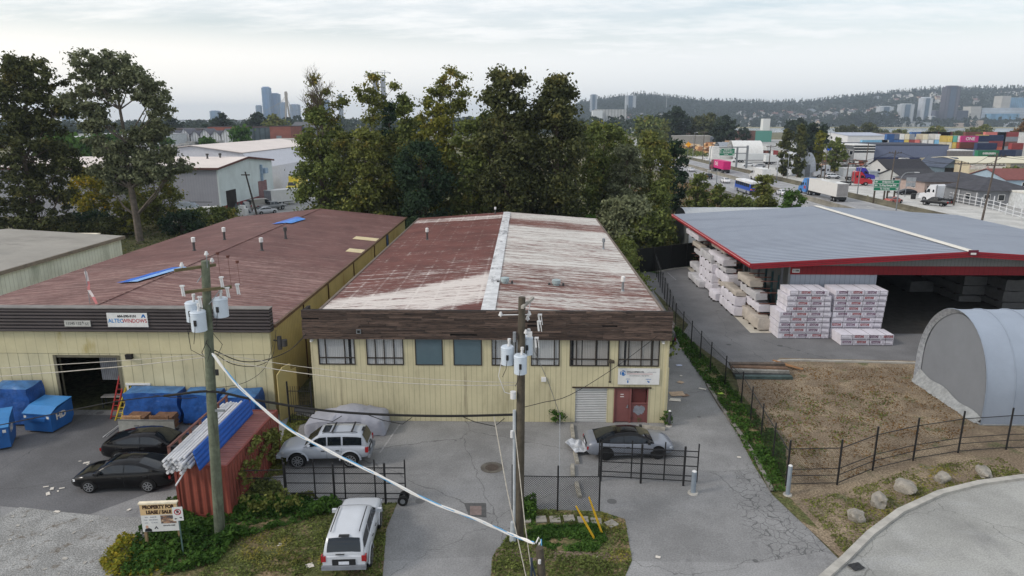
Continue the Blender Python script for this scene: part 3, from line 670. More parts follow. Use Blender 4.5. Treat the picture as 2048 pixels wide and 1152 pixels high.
b = MB(); b.box(24, 54, 58, 85.9, 5.55, 5.6); b.build('ceiling', DARKI, W4)
for y in (57.4, 63, 69, 75, 81, 86): b = MB(); b.box(21.9, 22.1, y-.09, y+.09, 0, 5.8); b.box(19.0, 21.9, y-.08, y+.08, 5.6, 5.78); b.build('post', mat('post_grey', (92, 94, 98), .6), W4)
S = empty('building_sign', (23.05, WY-.16, 5.12), 0, 'small white house number sign reading 11586 on the red band', 'sign')
b = MB(); b.box(-.31, .31, -.02, .02, -.16, .16); b.build('panel', WHT, S); text('lettering', '11586', .24, BLK, S, (0, -.022, 0), sx=.88, bold=.008)
def vault(b, x0, x1, yc, hw, h, nx=12, n=22, sag=.06, leg=1.6, axis=0):
 """barrel vault along x with legs; returns profile"""
 prof = [(-hw, 0)]
 for k in range(n+1):
  t = math.pi*(1-k/n); prof.append((hw*math.cos(t), leg+(h-leg)*math.sin(t)))
 prof.append((hw, 0)); vs = []; m = len(prof)
 for i in range(nx*4+1):
  x = x0+(x1-x0)*i/(nx*4); s = sag*math.sin(math.pi*(i % 4)/4)
  for (p, z) in prof: q = 1-s/hw; vs.append((x, yc+p*q, z-(s if z > leg else 0)))
 fs = [(i*m+j, (i+1)*m+j, (i+1)*m+j+1, i*m+j+1) for i in range(nx*4) for j in range(m-1)]
 b.add(vs, fs); return prof
FAB = mat('shelter_fabric', (146, 156, 170), .55, var=.06, vs=.4, bump=(2.5, .35, .04), spec=.3)
FABG = mat('shelter_end_fabric', (120, 124, 130), .8, var=.05, vs=.6, bump=(1.5, .3, .05))
S = empty('fabric_shelter', (0, 0, 0), 0, 'big arched grey fabric shelter on the dry grass behind the curved fence', 'shelter')
b = MB(); prof = vault(b, 27.0, 47, 41.35, 3.58, 6.05, sag=.035); b.build('cover', FAB, S, smooth=True, sharp=60)
b = MB(); b.prism([(41.35+p*.93, z*.955) for p, z in prof], 0, 27.25, 27.3); b.build('end_panel', FABG, S)
b = MB(); pr = prof
for i in range(len(pr)-1):
 (p, z), (p2, z2) = pr[i], pr[i+1]; w = .925+.012*math.sin(i*7); w2 = .925+.012*math.sin(i*7+7)
 b.quad((26.96, 41.35+p*1.004, z*1.003), (26.96, 41.35+p2*1.004, z2*1.003), (27.2, 41.35+p2*w2, z2*(w2+.03)), (27.2, 41.35+p*w, z*(w+.03)))
b.build('gathered_hem', mat('hem_fabric', (146, 150, 156), .7, var=.25, vs=5, bump=(8, 1, .08)), S)
b = MB(); b.tube([(26.95, 37.75, .08), (26.95, 44.95, .08)], .07); b.tube([(27.1, 37.72, .05), (47, 37.72, .05)], .05)
vs = [(27.2, 38+k*.45, .62+.1*math.sin(k*.9)+.04*(k-8)) for k in range(16)]; v2 = [(26.8-.08*abs(math.sin(k*.8)), 38+k*.45, .02) for k in range(16)]
for k in range(15): b.quad(vs[k], vs[k+1], v2[k+1], v2[k])
b.build('base_skirt', mat('skirt_fabric', (146, 149, 150), .6, var=.2, vs=3, bump=(5, .8, .06)), S)
b = MB()
for k in range(13):
 x = 27.0+20*k/12
 b.tube([(x, 41.35+p*1.004, z*1.004) for p, z in prof], .018, 6)
b.build('hoop', FAB, S)
S = empty('fabric_shelter', (0, 0, 0), 0, 'long low grey arched shelter directly behind the blue grey timber hall roof', 'shelter')
b = MB(); prof = vault(b, 23.0, 37.5, 100.5, 5.6, 5.1, 8, 18, .02, .9); b.build('cover', mat('quonset_metal', (172, 176, 180), .5, var=.06, ribs=(0, .6, .02)), S, smooth=True, sharp=60)
b = MB(); b.prism([(100.5+p*.98, z*.98) for p, z in prof], 0, 23.05, 23.1); b.build('end_panel', mat('quonset_end', (84, 88, 88), .8), S)
# ================================================================ fences and gates
IRON = mat('black_iron', (30, 30, 32), .5, var=.1, spec=.4)
def fence(name, label, pts, h, spacing=2.6, top=True, mid=(), wires=0, prong=.35, cover=.26, group=None, posts=True, r=.04):
 o = empty(name, (0, 0, 0), 0, label, 'fence', group)
 P = [Vector((x, y, 0)) for x, y in pts]
 mesh = MB(); rails = MB(); wr = MB(); pp = []
 for i in range(len(P)-1):
  a, b2 = P[i], P[i+1]; L = (b2-a).length; n = max(1, round(L/spacing))
  pp += [a.lerp(b2, k/n) for k in range(n)]
  mesh.quad((a.x, a.y, .05), (b2.x, b2.y, .05), (b2.x, b2.y, h), (a.x, a.y, h))
  if top: rails.tube([(a.x, a.y, h), (b2.x, b2.y, h)], .025, 6)
  for z in mid: rails.tube([(a.x, a.y, z), (b2.x, b2.y, z)], .022, 6)
  for k in range(wires): wr.tube([(a.x, a.y, h+.1+k*.11), (b2.x, b2.y, h+.1+k*.11)], .008, 4)
 pp.append(P[-1])
 mesh.build('mesh_panel', chain('chain_%d' % int(cover*100), cover), o)
 if rails.v: rails.build('rail', IRON, o)
 if wr.v: wr.build('barbed_wire', IRON, o)
 if posts:
  for p in pp:
   b = MB(); b.tube([(p.x, p.y, 0), (p.x, p.y, h+prong)], r, 7); b.build('post', IRON, o)
 return o
fence('chain_link_fence', 'long black chain link fence with wires between the side driveway and the timber yard', GP((1302, 520), (1320, 575), (1350, 655), (1420, 742), (1482, 808), (1572, 972)), 1.85, 2.6, wires=3, cover=.36)
fence('chain_link_fence', 'black fence of curved rails round the corner of the dry grass field', GP((1572, 972), (1674, 970), (1745, 941), (1826, 921), (1916, 906), (2012, 899), (2200, 896)), 2.0, 9, mid=(.12, .55, .9), wires=0, cover=.16, prong=.45, r=.05)
fence('chain_link_fence', 'short black chain link fence standing behind the utility pole and yellow guards', GP((1025, 1020), (1115, 1022), (1198, 1022)), 1.75, 3, wires=0, cover=.34, prong=.55)
fence('chain_link_fence', 'low overgrown fence with two bright rails between red container and left gate', GP((455, 1008), (575, 1005)), 1.7, 4, mid=(.45, 1.3), cover=.12)
def gate(label, a, b_, h, bays, ext, wheel_at=None):
 """sliding cantilever gate from a to b_, two guide posts, spacer bars"""
 o = empty('sliding_gate', (0, 0, 0), 0, label, 'gate')
 A, Bv = Vector((a[0], a[1], 0)), Vector((b_[0], b_[1], 0)); d = (Bv-A)
 f = MB()
 P = lambda t, z: tuple(A+d*t+Vector((0, 0, z)))
 for z in (.14, .42, .95 if bays > 2 else 1.0, 1.45, h): f.tube([P(0, z), P(1, z)], .03, 6)
 f.build('gate_rail', IRON, o)
 for k in range(bays+1):
  b = MB(); t = k/bays; b.tube([P(t, .1), P(t, h+.42)], .035, 6); b.build('gate_upright', IRON, o)
 m = MB(); m.quad(P(0, .14), P(ext, .14), P(ext, h), P(0, h)); m.build('mesh_panel', chain('chain_26', .26), o)
 n = Vector((d.y, -d.x, 0)).normalized()*.22
 for t in (.02, ext*.5, ext):
  p = A+d*t+n; b = MB(); b.tube([tuple(p), tuple(p+Vector((0, 0, h+.35)))], .055, 8); b.build('guide_post', IRON, o)
 if wheel_at is not None:
  for k in range(2):
   p = A+d*wheel_at+n*(-.4+1.9*k)+Vector((0, 0, .24)); ax = d.normalized()
   ring = []
   b = MB(); dr = Vector((-ax.y, ax.x, 0))
   b.tube([tuple(p-n*.35), tuple(p+n*.35)], .24, 14); b.mat(1); b.tube([tuple(p-n*.45), tuple(p+n*.45)], .12, 12)
   b.build('roller_wheel', [mat('rubber', (26, 26, 26), .8, var=.1), GALV], o, smooth=True)
 return o
gate('black sliding gate with rollers standing open in front of the side parked silver off roader', G(572, 1002), G(812, 1003), 1.75, 4, .84, .985)
gate('black sliding gate standing open in front of the grey coupe', G(1197, 957), G(1393, 968), 1.75, 3, .86)
S = empty('screen_fence', (0, 0, 0), 0, 'tall black privacy screen fence at the far end of the timber yard driveway', 'fence')
a, c = G(1272, 547), (22.2, 84.2)
b = MB(); b.add([(a[0], a[1], 0), (c[0], c[1], 0), (c[0], c[1], 2.9), (a[0], a[1], 2.9), (a[0], a[1]+.08, 0), (c[0], c[1]+.08, 0), (c[0], c[1]+.08, 2.9), (a[0], a[1]+.08, 2.9)], [(0, 1, 2, 3), (7, 6, 5, 4), (3, 2, 6, 7), (0, 3, 7, 4), (1, 5, 6, 2)])
b.build('screen', mat('black_screen', (27, 28, 27), .9, var=.2, vs=1), S)
for k in range(5):
 t = k/4; b = MB(); b.cyl(a[0]+(c[0]-a[0])*t, a[1]+(c[1]-a[1])*t-.06, 0, 3.0, .045); b.build('post', IRON, S)
S = empty('alley_gate', (0, 0, 0), 0, 'narrow black iron gate in the alley between the two yellow warehouses', 'gate')
b = MB()
for z in (.2, 1.1, 2.0): b.tube([(-13.9, 37.4, z), (-12.55, 37.4, z)], .025, 6)
for k in range(11): b.tube([(-13.9+k*.135, 37.4, .1), (-13.9+k*.135, 37.4, 2.3)], .016, 5)
b.build('gate_leaf', IRON, S)
for x in (-13.95, -12.56):
 b = MB(); b.cyl(x, 37.4, 0, 2.6, .05); b.build('post', IRON, S)
def bollard(label, px, h, r, m):
 x, y = G(*px); o = empty('bollard', (x, y, 0), 0, label, 'bollard')
 b = MB(); b.cyl(0, 0, 0, h, r, None, 18); b.build('post', m, o, smooth=True)
 b = MB(); b.cyl(0, 0, h, h+.05, r*.98, r*.5, 18); b.build('cap', WHT, o, smooth=True)
 b = MB(); b.cyl(0, 0, -.02, .06, r*2.2, r*2, 12); b.build('base', CONC, o)
SLV = mat('silver_paint', (140, 150, 160), .5, metal=.2, var=.1)
bollard('grey steel bollard at the right end of the open gate by the coupe', (1386, 986), 1.15, .12, SLV)
bollard('grey steel bollard where the two fences meet beside the dry grass', (1575, 990), 1.55, .1, SLV)
bollard('short dark bollard at the right corner of the yellow warehouse', (1338, 852), .95, .09, mat('dark_steel', (70, 72, 74), .6))
YLW = mat('guard_yellow', (196, 156, 34), .5, var=.1)
for lab, p0, p1 in (('yellow guy wire guard, lower of the two leaning in the weeds', (1189, 1078), (1152, 1012)), ('yellow guy wire guard, upper of the two leaning in the weeds', (1205, 1070), (1178, 994))):
 x, y = G(*p0); q = AY(p1[0], p1[1], y+.2)
 b = MB(); b.tube([(x, y, .02), ((x+q[0])/2, y+.1, q[1]/2), (q[0], y+.2, q[1])], [.05, .05, .035], 8); b.build('guy_guard', YLW, label=lab, cat='guard', smooth=True)
# ================================================================ utility poles
POLE = mat('pole_green', (98, 104, 88), .9, var=.25, vs=3, patches=[((70, 70, 58), 1.2, .5, .7, (4, 4, .3))])
POLB = mat('pole_brown', (80, 74, 64), .9, var=.25, vs=3, patches=[((58, 54, 48), 1.2, .5, .7, (4, 4, .3))])
PORC = mat('porcelain', (206, 206, 206), .3, var=.05)
TRF = mat('transformer_grey', (190, 200, 210), .35, var=.05, coat=.3)
ARMW = mat('crossarm_wood', (100, 92, 66), .9, var=.2)
WIRE = mat('wire_black', (30, 29, 28), .6, var=0)
def transformer(pole, x, y, z, r=.26, h=.72):
 b = MB(); b.cyl(x, y, z, z+h, r, None, 20); b.cyl(x, y, z+h, z+h+.05, r*1.06, r*.9, 20); b.cyl(x, y, z+h*.86, z+h*.9, r*1.03, None, 20)
 o = b.build('transformer', TRF, pole, smooth=True)
 b = MB(); b.tube([(x+.05, y, z+h), (x+.07, y, z+h+.3)], [.06, .045], 8); b.cyl(x+.07, y, z+h+.26, z+h+.36, .07); b.build('bushing', PORC, o, smooth=True)
 b = MB(); b.box(x-.05, x+.05, y-r-.04, y-r+.02, z+h*.35, z+h*.65); b.tube([(x, y-r-.02, z+h*.5), (x-.05, y-r-.05, z-.1), (x-.2, y-r+.1, z-.5)], .012, 5); b.build('terminal', IRON, o)
def insulator(pole, x, y, z):
 b = MB(); b.cyl(x, y, z, z+.08, .03); b.cyl(x, y, z+.06, z+.12, .085, .075); b.cyl(x, y, z+.12, z+.2, .06, .045); b.build('insulator', PORC, pole, smooth=True)
def cutout(pole, x, y, z, ang=.3):
 b = MB(); b.tube([(x, y, z), (x+.05, y-.05, z-.4)], .04, 7); b.tube([(x+.1, y-.08, z+.02), (x+.16, y-.12, z-.4)], .018, 6); b.box(x-.02, x+.14, y-.1, y, z-.02, z+.03); b.build('fuse_cutout', PORC, pole)
x, y = G(440, 1072); P1 = (x, y)
U1 = empty('utility_pole', (x, y, 0), 0, 'greenish wooden utility pole with two crossarms and three transformers beside red container', 'utility pole')
b = MB(); b.tube([(0, 0, -.2), (.28, 0, 6), (.62, .1, 12.15)], [.225, .2, .155], 16); b.build('pole', POLE, U1, smooth=True)
def arm(pole, c, dx, dy, z, m=ARMW, s=.055):
 b = MB(); L = math.hypot(dx, dy); a = math.atan2(dy, dx); b.box(c[0]-L, c[0]+L, c[1]-s, c[1]+s, z-s, z+s, a, (c[0], c[1])); b.build('crossarm', m, pole)
 b = MB(); b.tube([(c[0]+dx*.6, c[1]+dy*.6, z), (c[0], c[1], z-.6)], .018, 5); b.build('brace', GALV, pole)
arm(U1, (.3, -.1), .55, .55, 11.92); arm(U1, (.7, -.15), .75, .5, 11.05)
for q in ((-.02, -.5, 12.0), (.75, .4, 12.0)): insulator(U1, *q)
b = MB(); b.tube([(.72, 0, 11.9), (.74, 0, 12.35)], .02, 6); b.build('pin', GALV, U1); insulator(U1, .74, 0, 12.35)
for q in ((0.0, -.75, 11.35), (.5, -.5, 10.85), (1.15, .1, 11.5), (1.3, .2, 11.05), (1.65, .35, 11.15)): cutout(U1, *q)
for i, (qx, qy, h) in enumerate(((1.0, .4, 12.35), (1.35, .5, 12.2), (1.75, .4, 12.0))):
 b = MB(); b.tube([(qx+.02, qy, 11.1), (qx, qy, h)], .008, 5); b.cyl(qx, qy, h, h+.1, .06, .07); b.build('stirrup_wire', mat('rust_wire', (96, 60, 52), .7), U1)
transformer(U1, .02, -.08, 9.75, .29, .74); transformer(U1, .35, -.42, 9.45, .29, .76); transformer(U1, .98, .22, 9.85, .29, .72)
b = MB(); b.box(.7, .82, -.25, -.2, 7.5, 7.75); b.mat(1); b.box(.55, .95, -.32, -.28, 5.95, 6.05); b.build('equipment_box', [IRON, GALV], U1)
b = MB(); b.tube([(.5, -.2, 9.0), (.3, -.35, 8.5), (.45, -.3, 8.1), (.6, -.2, 8.6), (.45, -.25, 8.9)], .015, 5); b.tube([(.6, .1, 9.2), (.95, .1, 8.7), (.7, .1, 8.2)], .012, 5); b.tube([(-.2, -.3, 9.5), (-.15, -.3, 8.6), (.3, -.25, 8.3)], .012, 5); b.build('cable_loop', WIRE, U1)
x, y = G(1038, 1078); P2 = (x, y)
U2 = empty('utility_pole', (x, y, 0), 0, 'brown wooden utility pole with three grey transformers standing by the grassy island', 'utility pole')
b = MB(); b.tube([(0, 0, -.2), (.05, 0, 6), (.09, .05, 10.75)], [.2, .175, .14], 16); b.build('pole', POLB, U2, smooth=True)
arm(U2, (.32, .35), .22, .75, 10.45, mat('grey_arm', (150, 146, 138), .8));
b = MB(); b.tube([(-.85, 0, 10.02), (.4, 0, 10.05)], .02, 6); b.build('standoff', PORC, U2)
for q in ((.38, .1, 9.95), (.32, .3, 9.7), (.25, -.1, 9.25), (-.75, 0, 9.95)): insulator(U2, *q)
for q in ((.75, .2, 10.0), (.72, .1, 9.75), (.62, 0, 9.1)): cutout(U2, *q)
b = MB(); b.box(.3, .5, -.12, 0, 9.15, 9.35); b.mat(1); b.cyl(-.2, -.1, 8.95, 9.35, .07); b.build('equipment_box', [PORC, GALV], U2)
transformer(U2, -.48, -.05, 8.0, .26, .7); transformer(U2, .04, -.42, 7.75, .26, .72); transformer(U2, .3, .3, 8.3, .24, .7)
b = MB(); b.cyl(-.25, -.15, 6.55, 6.85, .12); b.cyl(-.3, -.1, 4.8, 5.1, .07); b.tube([(-.7, -.1, 8.2), (-.85, -.1, 7.5), (-.6, -.1, 6.8), (-.25, -.1, 6.7)], .014, 5); b.build('meter', [PORC, WIRE], U2)
b = MB(); b.tube([(-.2, -.06, 6.0), (-.2, -.06, .35)], .07, 8); b.cyl(-.26, -.12, 0, .9, .16, .1); b.build('riser_guard', mat('guard_grey', (170, 176, 180), .5), U2)
x, y = G(1086, 1170); q = AY(1079, 1095, y)
b = MB(); b.tube([(x, y, -.3), (q[0], y, q[1])], [.17, .15], 14); b.mat(1); b.cyl(q[0]-.0, y-.2, q[1]-.55, q[1]-.4, .06); b.mat(2); b.tube([(q[0]-.3, y-.1, q[1]-.4), (q[0]-.3, y-.2, .2)], .05, 6); b.tube([(q[0]-.3, y-.1, q[1]-.6), (q[0]-.05, y-.2, .1)], .04, 6)
STUB = (q[0], y, q[1]); b.build('stub_pole', [POLB, PORC, mat('conduit', (50, 60, 74), .6)], label='short dark stub pole wrapped in cables at the bottom edge', cat='utility pole', smooth=True)
def wire(label, pts, r=.014, m=None, group=None, seg=None, name='cable'):
 b = MB(); b.tube(pts, r, 5); return b.build(name, m or WIRE, label=label, cat='cable', group=group)
def W3d(u, v, Y): x, z = AY(u, v, Y); return (x, Y, z)
tw = mat('lashed_cable_pale', (178, 172, 160), .7, var=.2, vs=8)
a = W3d(425, 708, P1[1]); c = W3d(1072, 1086, STUB[1]+.2)
S = empty('cable_bundle', (0, 0, 0), 0, 'thick sagging white and blue cable bundle crossing in front of the parked silver cars', 'cable')
ctr = [W3d(425, 708, 25.7), W3d(480, 775, 25.4), W3d(560, 845, 25.1), W3d(640, 893, 24.8), W3d(740, 942, 24.4), W3d(850, 998, 24.0), W3d(960, 1042, 23.7), W3d(1030, 1072, 23.5), W3d(1068, 1086, STUB[1]+.1)]
def smooth(P, n=6):
 out = []; P = [Vector(p) for p in P]
 for i in range(len(P)-1):
  p0, p1, p2, p3 = P[max(i-1, 0)], P[i], P[i+1], P[min(i+2, len(P)-1)]
  for k in range(n):
   t = k/n; out.append(.5*((2*p1)+(p2-p0)*t+(2*p0-5*p1+4*p2-p3)*t*t+(3*p1-p0-3*p2+p3)*t**3))
 return out+[P[-1]]
cc = smooth(ctr, 8)
for k, (nm, mm, rr_) in enumerate((('white_cable', mat('cable_white', (226, 224, 220), .5, var=.03), .034), ('white_cable', MATS['cable_white'], .03), ('blue_cable', mat('cable_blue', (92, 160, 206), .5, var=.03), .022))):
 b = MB(); b.tube([tuple(p+Vector((.028*math.cos(i*.55+k*2.1), .0, .042*math.sin(i*.55+k*2.1)))) for i, p in enumerate(cc)], rr_, 6); b.build(nm, mm, S, smooth=True)
b = MB(); q = Vector(c); b.tube([tuple(q), tuple(q+Vector((.1, 0, .25))), tuple(q+Vector((.2, 0, .1))), tuple(q+Vector((.05, 0, -.25))), tuple(q+Vector((.12, 0, .0)))], .03, 6); b.build('coil', MATS['cable_white'], S)
b = MB(); b.tube([tuple(q+Vector((.2, -.05, .2))), tuple(q+Vector((.22, -.1, -.3))), tuple(q+Vector((.1, -.2, -1.3)))], .025, 6); b.build('blue_tail', MATS['cable_blue'], S)
bl = smooth([W3d(-60, 856, 25), W3d(0, 850, 25.1), W3d(220, 805, 25.5), W3d(345, 790, 25.7), W3d(424, 783, 25.8), W3d(512, 800, 25.85), W3d(640, 820, 25.9), W3d(760, 829, 25.95), W3d(900, 832, 26), W3d(1036, 829, 26.05)], 6)
S = empty('cable_bundle', (0, 0, 0), 0, 'heavy black cable bundle slung between the two utility poles', 'cable')
b = MB(); b.tube([tuple(p) for p in bl[:18]], .022, 6); b.tube([tuple(p) for p in bl[17:]], .055, 6); b.build('lashed_cable', WIRE, S)
b = MB()
for (u, v), dz in (((640, 833), .35), ((780, 836), .4), ((965, 838), .45), ((350, 796), .15)):
 p = Vector(W3d(u, v-6, 25.9)); b.tube([tuple(p+Vector((-.9, 0, .0))), tuple(p+Vector((-.3, 0, -dz*.6))), tuple(p+Vector((.5, 0, -dz))), tuple(p+Vector((.9, 0, -.1)))], .016, 5)
b.build('slack_loop', WIRE, S)
b = MB(); p = Vector(W3d(612, 818, 25.9)); b.tube([tuple(p+Vector((-.45, -.02, -.02))), tuple(p+Vector((.35, -.02, -.12)))], .1, 8); b.build('splice_case', mat('splice', (48, 48, 48), .7), S)
for lab, pts, r_, mm in (
 ('upper pale wire running from the left pole off the left edge', [W3d(-60, 740, 26), W3d(250, 721, 26), W3d(415, 708, 26)], .014, tw),
 ('lower pale lashed wire running from the left pole off the left edge', [W3d(-60, 757, 26), W3d(120, 744, 26), W3d(270, 731, 26), W3d(415, 714, 26)], .02, tw),
 ('pale upper wire from the left pole across the yellow wall to the centre pole', catenary(W3d(425, 705, 26), W3d(1036, 765, 26.05), .28), .012, tw),
 ('pale lower lashed wire from the left pole across the yellow wall to the centre pole', catenary(W3d(425, 716, 26), W3d(1036, 770, 26.05), .38), .018, tw),
 ('upper black twisted service drop from the left pole to the workshop corner', smooth([W3d(428, 700, 26), W3d(480, 722, 28), W3d(530, 720, 31), W3d(580, 700, 34), W3d(612, 668, 37.4)], 5), .022, WIRE),
 ('lower black twisted service drop looping under the other near the left pole', smooth([W3d(430, 706, 26), W3d(465, 728, 28), W3d(512, 732, 32), W3d(545, 712, 36), W3d(552, 660, 38.6)], 5), .018, WIRE),
 ('thin black wire rising from the container rack to the alley', smooth([W3d(430, 776, 26), W3d(490, 765, 29), W3d(530, 735, 33), W3d(545, 690, 38.5)], 5), .012, WIRE),
 ('black service wire from the warehouse camera down to the centre pole', smooth([W3d(1315, 672, 37.5), W3d(1230, 735, 34), W3d(1140, 790, 30), W3d(1085, 805, 28), W3d(1045, 815, 26.1)], 5), .016, WIRE),
 ('slanting guy wire with white insulators to the right of the centre pole', [W3d(1056, 672, 26.3), W3d(1097, 765, 29.4), W3d(1120, 830, 31.6), (G(1118, 1015)[0], G(1118, 1015)[1], .1)], .014, GALV),
 ('pale guy wire dropping left of the centre pole towards the bottom edge', [W3d(988, 833, 26), W3d(1015, 985, 24.6), W3d(1052, 1152, 23.2)], .022, tw),
 ('pale vertical wire hanging in front of the centre pole to the stub', [W3d(1030, 860, 25.7), W3d(1050, 1050, 24), W3d(1062, 1135, 23.4)], .02, tw)):
 wire(lab, pts, r_, mm)
# ================================================================ yard clutter
WRAP = mat('white_wrap', (210, 207, 215), .55, var=.1, vs=1.5, bump=(3, .5, .03))
WRAP2 = mat('grey_wrap', (186, 185, 188), .6, var=.15, vs=1.5, bump=(2, .9, .08))
WRAPT = mat('dusty_wrap', (182, 174, 164), .7, var=.2, vs=1.2, bump=(2, .9, .08))
PUR = mat('print_purple', (104, 66, 92), .7, var=.1); PRED = mat('print_red', (140, 52, 54), .7, var=.1)
PLINE = mat('print_line', (92, 84, 104), .7, var=0)
BG = 'wrapped lumber bundles in the two stacks before the timber hall'
def bundle(label, x0, x1, y0, y1, z0, z1, dx=0, phase=0.):
 cx = (x0+x1)/2
 o = empty('lumber_bundle', (cx, y0, z0), 0, label, 'lumber bundle', BG)
 w = (x1-x0)/2; dpt = y1-y0; h = z1-z0
 b = MB(); e = .02
 b.box(-w, w, 0, dpt, .03, h-.02); b.build('wrapped_load', WRAP, o)
 b = MB()
 n = 4; per = 1.15
 for k in range(-1, 5):
  xa = -w+phase+k*per
  a0, a1 = max(-w+.04, xa+.03), min(w-.04, xa+per-.06)
  if a1-a0 < .25: continue
  for za, zb in ((h*.30, h*.33), (h*.86, h*.89)): b.box(a0, a1, -.006, -.001, za, zb)
  for xx in (a0, a1): b.box(xx-.008, xx+.008, -.006, -.001, h*.32, h*.87)
  b.box(a0+.05, a1-.2, -.006, -.001, h*.40, h*.43)
  b.box(a0, a1, -.006, -.001, h*.10, h*.17)
 b.build('printed_frame', PLINE, o)
 for k in range(-1, 5):
  xa = -w+phase+k*per+per/2-.015
  if xa-.42 > -w and xa+.42 < w: text('lettering', 'KEYSTONE', h*.52, PRED if (k+int(phase*10)) % 2 else PUR, o, (xa, -.004, h*.62), sx=.62, bold=.012, depth=.002)
 b = MB()
 for xx in (-w*.55, w*.1, w*.7):
  b.box(xx-.012, xx+.012, -.008, 0, .0, h); b.box(xx-.012, xx+.012, -.004, dpt, h-.02, h-.012)
 b.build('strap', mat('strap_dark', (70, 66, 70), .6), o)
rr = random.Random(11)
lev = ['bottom', 'second', 'third', 'fourth', 'fifth', 'sixth', 'seventh', 'eighth', 'top']
for k in range(9):
 h = .455; z = k*h
 if k < 5: a, c = 20.95+rr.uniform(-.03, .03), 25.1+rr.uniform(-.05, .05)
 elif k < 8: a, c = 21.45+rr.uniform(-.03, .03), 25.0+rr.uniform(-.04, .04)
 else: a, c = 21.6, 24.75
 bundle('white %s bundle printed in red in the left lumber stack, counted from the ground' % lev[k], a, c, 54.2, 56.4, z, z+h, phase=rr.uniform(-.6, .4))
for k in range(9):
 h = .455; z = k*h
 bundle('white %s bundle printed in red in the right lumber stack, counted from the ground' % lev[k], 25.25+k*.012, 29.3+k*.03, 54.3, 56.5, z, z+h, phase=rr.uniform(-.6, .4))
for k in range(2):
 bundle('white %s bundle laid in front of the right lumber stack' % ('lower', 'upper')[k], 25.3+.06*(1-k), 29.5, 52.5, 54.15, k*.455, k*.455+.455, phase=rr.uniform(-.5, .4))
def soft_bundle(label, x, y, z, L, w, h, m, sag=.1, rz=0., seed=0, pr=0, group='wrapped lumber on the side racks of the timber hall'):
 o = empty('lumber_bundle', (x, y, z), rz, label, 'lumber bundle', group)
 b = MB(); n = 16; prof = [(-.5, .0), (-.5, .45), (-.5, .9), (-.46, .985), (-.15, 1.0), (.2, 1.0), (.46, .985), (.5, .9), (.5, .45), (.5, .0)]; mm = len(prof)
 vs = []
 for i in range(n+1):
  t = i/n
  for j, (p, q) in enumerate(prof):
   dlt = pnoise(Vector((t*6+seed, j*1.7, seed*2.3)))
   e2 = pnoise(Vector((t*17+seed, j*3.1, seed))); vs.append((w*(p+dlt*.05+e2*.03), L*t+.06*dlt, h*(q+dlt*.1+e2*.05)))
 fs = [(i*mm+j, (i+1)*mm+j, (i+1)*mm+(j+1) % mm, i*mm+(j+1) % mm) for i in range(n) for j in range(mm)]
 fs += [tuple(range(mm)), tuple(range(n*mm, n*mm+mm))]
 b.add(vs, fs); b.build('wrapped_load', m, o, smooth=True, sharp=50)
 b = MB()
 for t in (.12, .45, .8): b.box(-w*.6, w*.6, L*t-.05, L*t+.05, -.1, .02)
 b.build('bearer', mat('bearer_dark', (52, 44, 40), .9), o)
rk = [ # x, y, z, L, w, h, material, label
 (20.6, 56.2, .12, 4.6, 1.25, .95, WRAPT, 'fat dusty topped bundle lying lowest at the near end of the side rack'),
 (20.9, 57.4, 1.35, 4.4, 1.1, .6, WRAP, 'white bundle resting second lowest at the near end of the side rack'),
 (20.7, 58.0, 2.25, 4.4, 1.0, .65, WRAP2, 'grey white bundle third up at the near end of the side rack'),
 (20.5, 59.0, 3.2, 3.6, 1.15, .6, WRAPT, 'crumpled dusty bundle on top of the near end of the side rack'),
 (19.7, 60.5, .12, 4.8, 1.0, .8, WRAP, 'white stacked bundle on the slab behind the fat dusty one'),
 (19.8, 60.8, .98, 4.6, .95, .8, WRAP, 'white bundle in the middle of the low pile on the slab'),
 (19.9, 61.0, 1.85, 4.4, .95, .35, WRAPT, 'thin dusty bundle topping the low pile on the slab'),
 (20.6, 64.5, .15, 5.2, 1.3, .55, WRAP2, 'flat crumpled bundle lying lowest in the middle rack'),
 (20.8, 65.0, .95, 5, 1.2, .6, WRAPT, 'crumpled sagging bundle second up in the middle rack'),
 (20.6, 65.2, 1.8, 5.6, 1.35, .85, WRAP, 'thick white bundle third up in the middle rack'),
 (20.5, 66.5, 2.8, 5, 1.0, .4, WRAP2, 'thin grey bundle fourth up in the middle rack'),
 (20.4, 66.8, 3.45, 5.6, 1.3, .62, WRAP, 'white bundle fifth up in the middle rack'),
 (20.9, 68.5, 4.35, 5, 1.2, .45, WRAPT, 'dusty grey bundle on top of the middle rack under the eave'),
 (19.9, 69.0, .15, 5.5, 1.0, .9, WRAP, 'white bundle at the bottom of the pile beside the middle rack'),
 (20.0, 69.5, 1.1, 5.2, 1.0, .9, WRAP, 'white bundle in the pile beside the middle rack, second layer'),
 (20.0, 69.8, 2.05, 5.2, .95, .9, WRAP, 'white bundle in the pile beside the middle rack, third layer'),
 (20.0, 70.2, 3.0, 5.0, .95, .8, WRAP2, 'grey white bundle topping the pile beside the middle rack'),
 (19.9, 65.8, .10, 2.3, 1.9, .75, WRAP, 'short boxy white bundle with dark bearers by the slab edge'),
 (19.4, 71.5, .12, 5.2, 1.3, .6, WRAP2, 'crumpled low bundle behind the short boxy one on the slab'),
 (20.2, 75.0, .7, 5.0, 1.0, .6, WRAP2, 'crumpled bundle at the foot of the far rack'),
 (20.6, 75.6, 2.3, 5.0, .7, .45, WRAP2, 'slim grey bundle third up in the far rack'),
 (20.3, 76.5, 3.2, 4.0, .6, .45, WRAPT, 'short dusty bundle fourth up in the far rack'),
 (20.2, 77.0, 4.2, 6.0, .9, .55, WRAP, 'long white bundle on top of the far rack')]
for i, (x, y, z, L, w, h, m, lab) in enumerate(rk): soft_bundle(lab, x, y, z, L, w, h, m, seed=i*1.7)
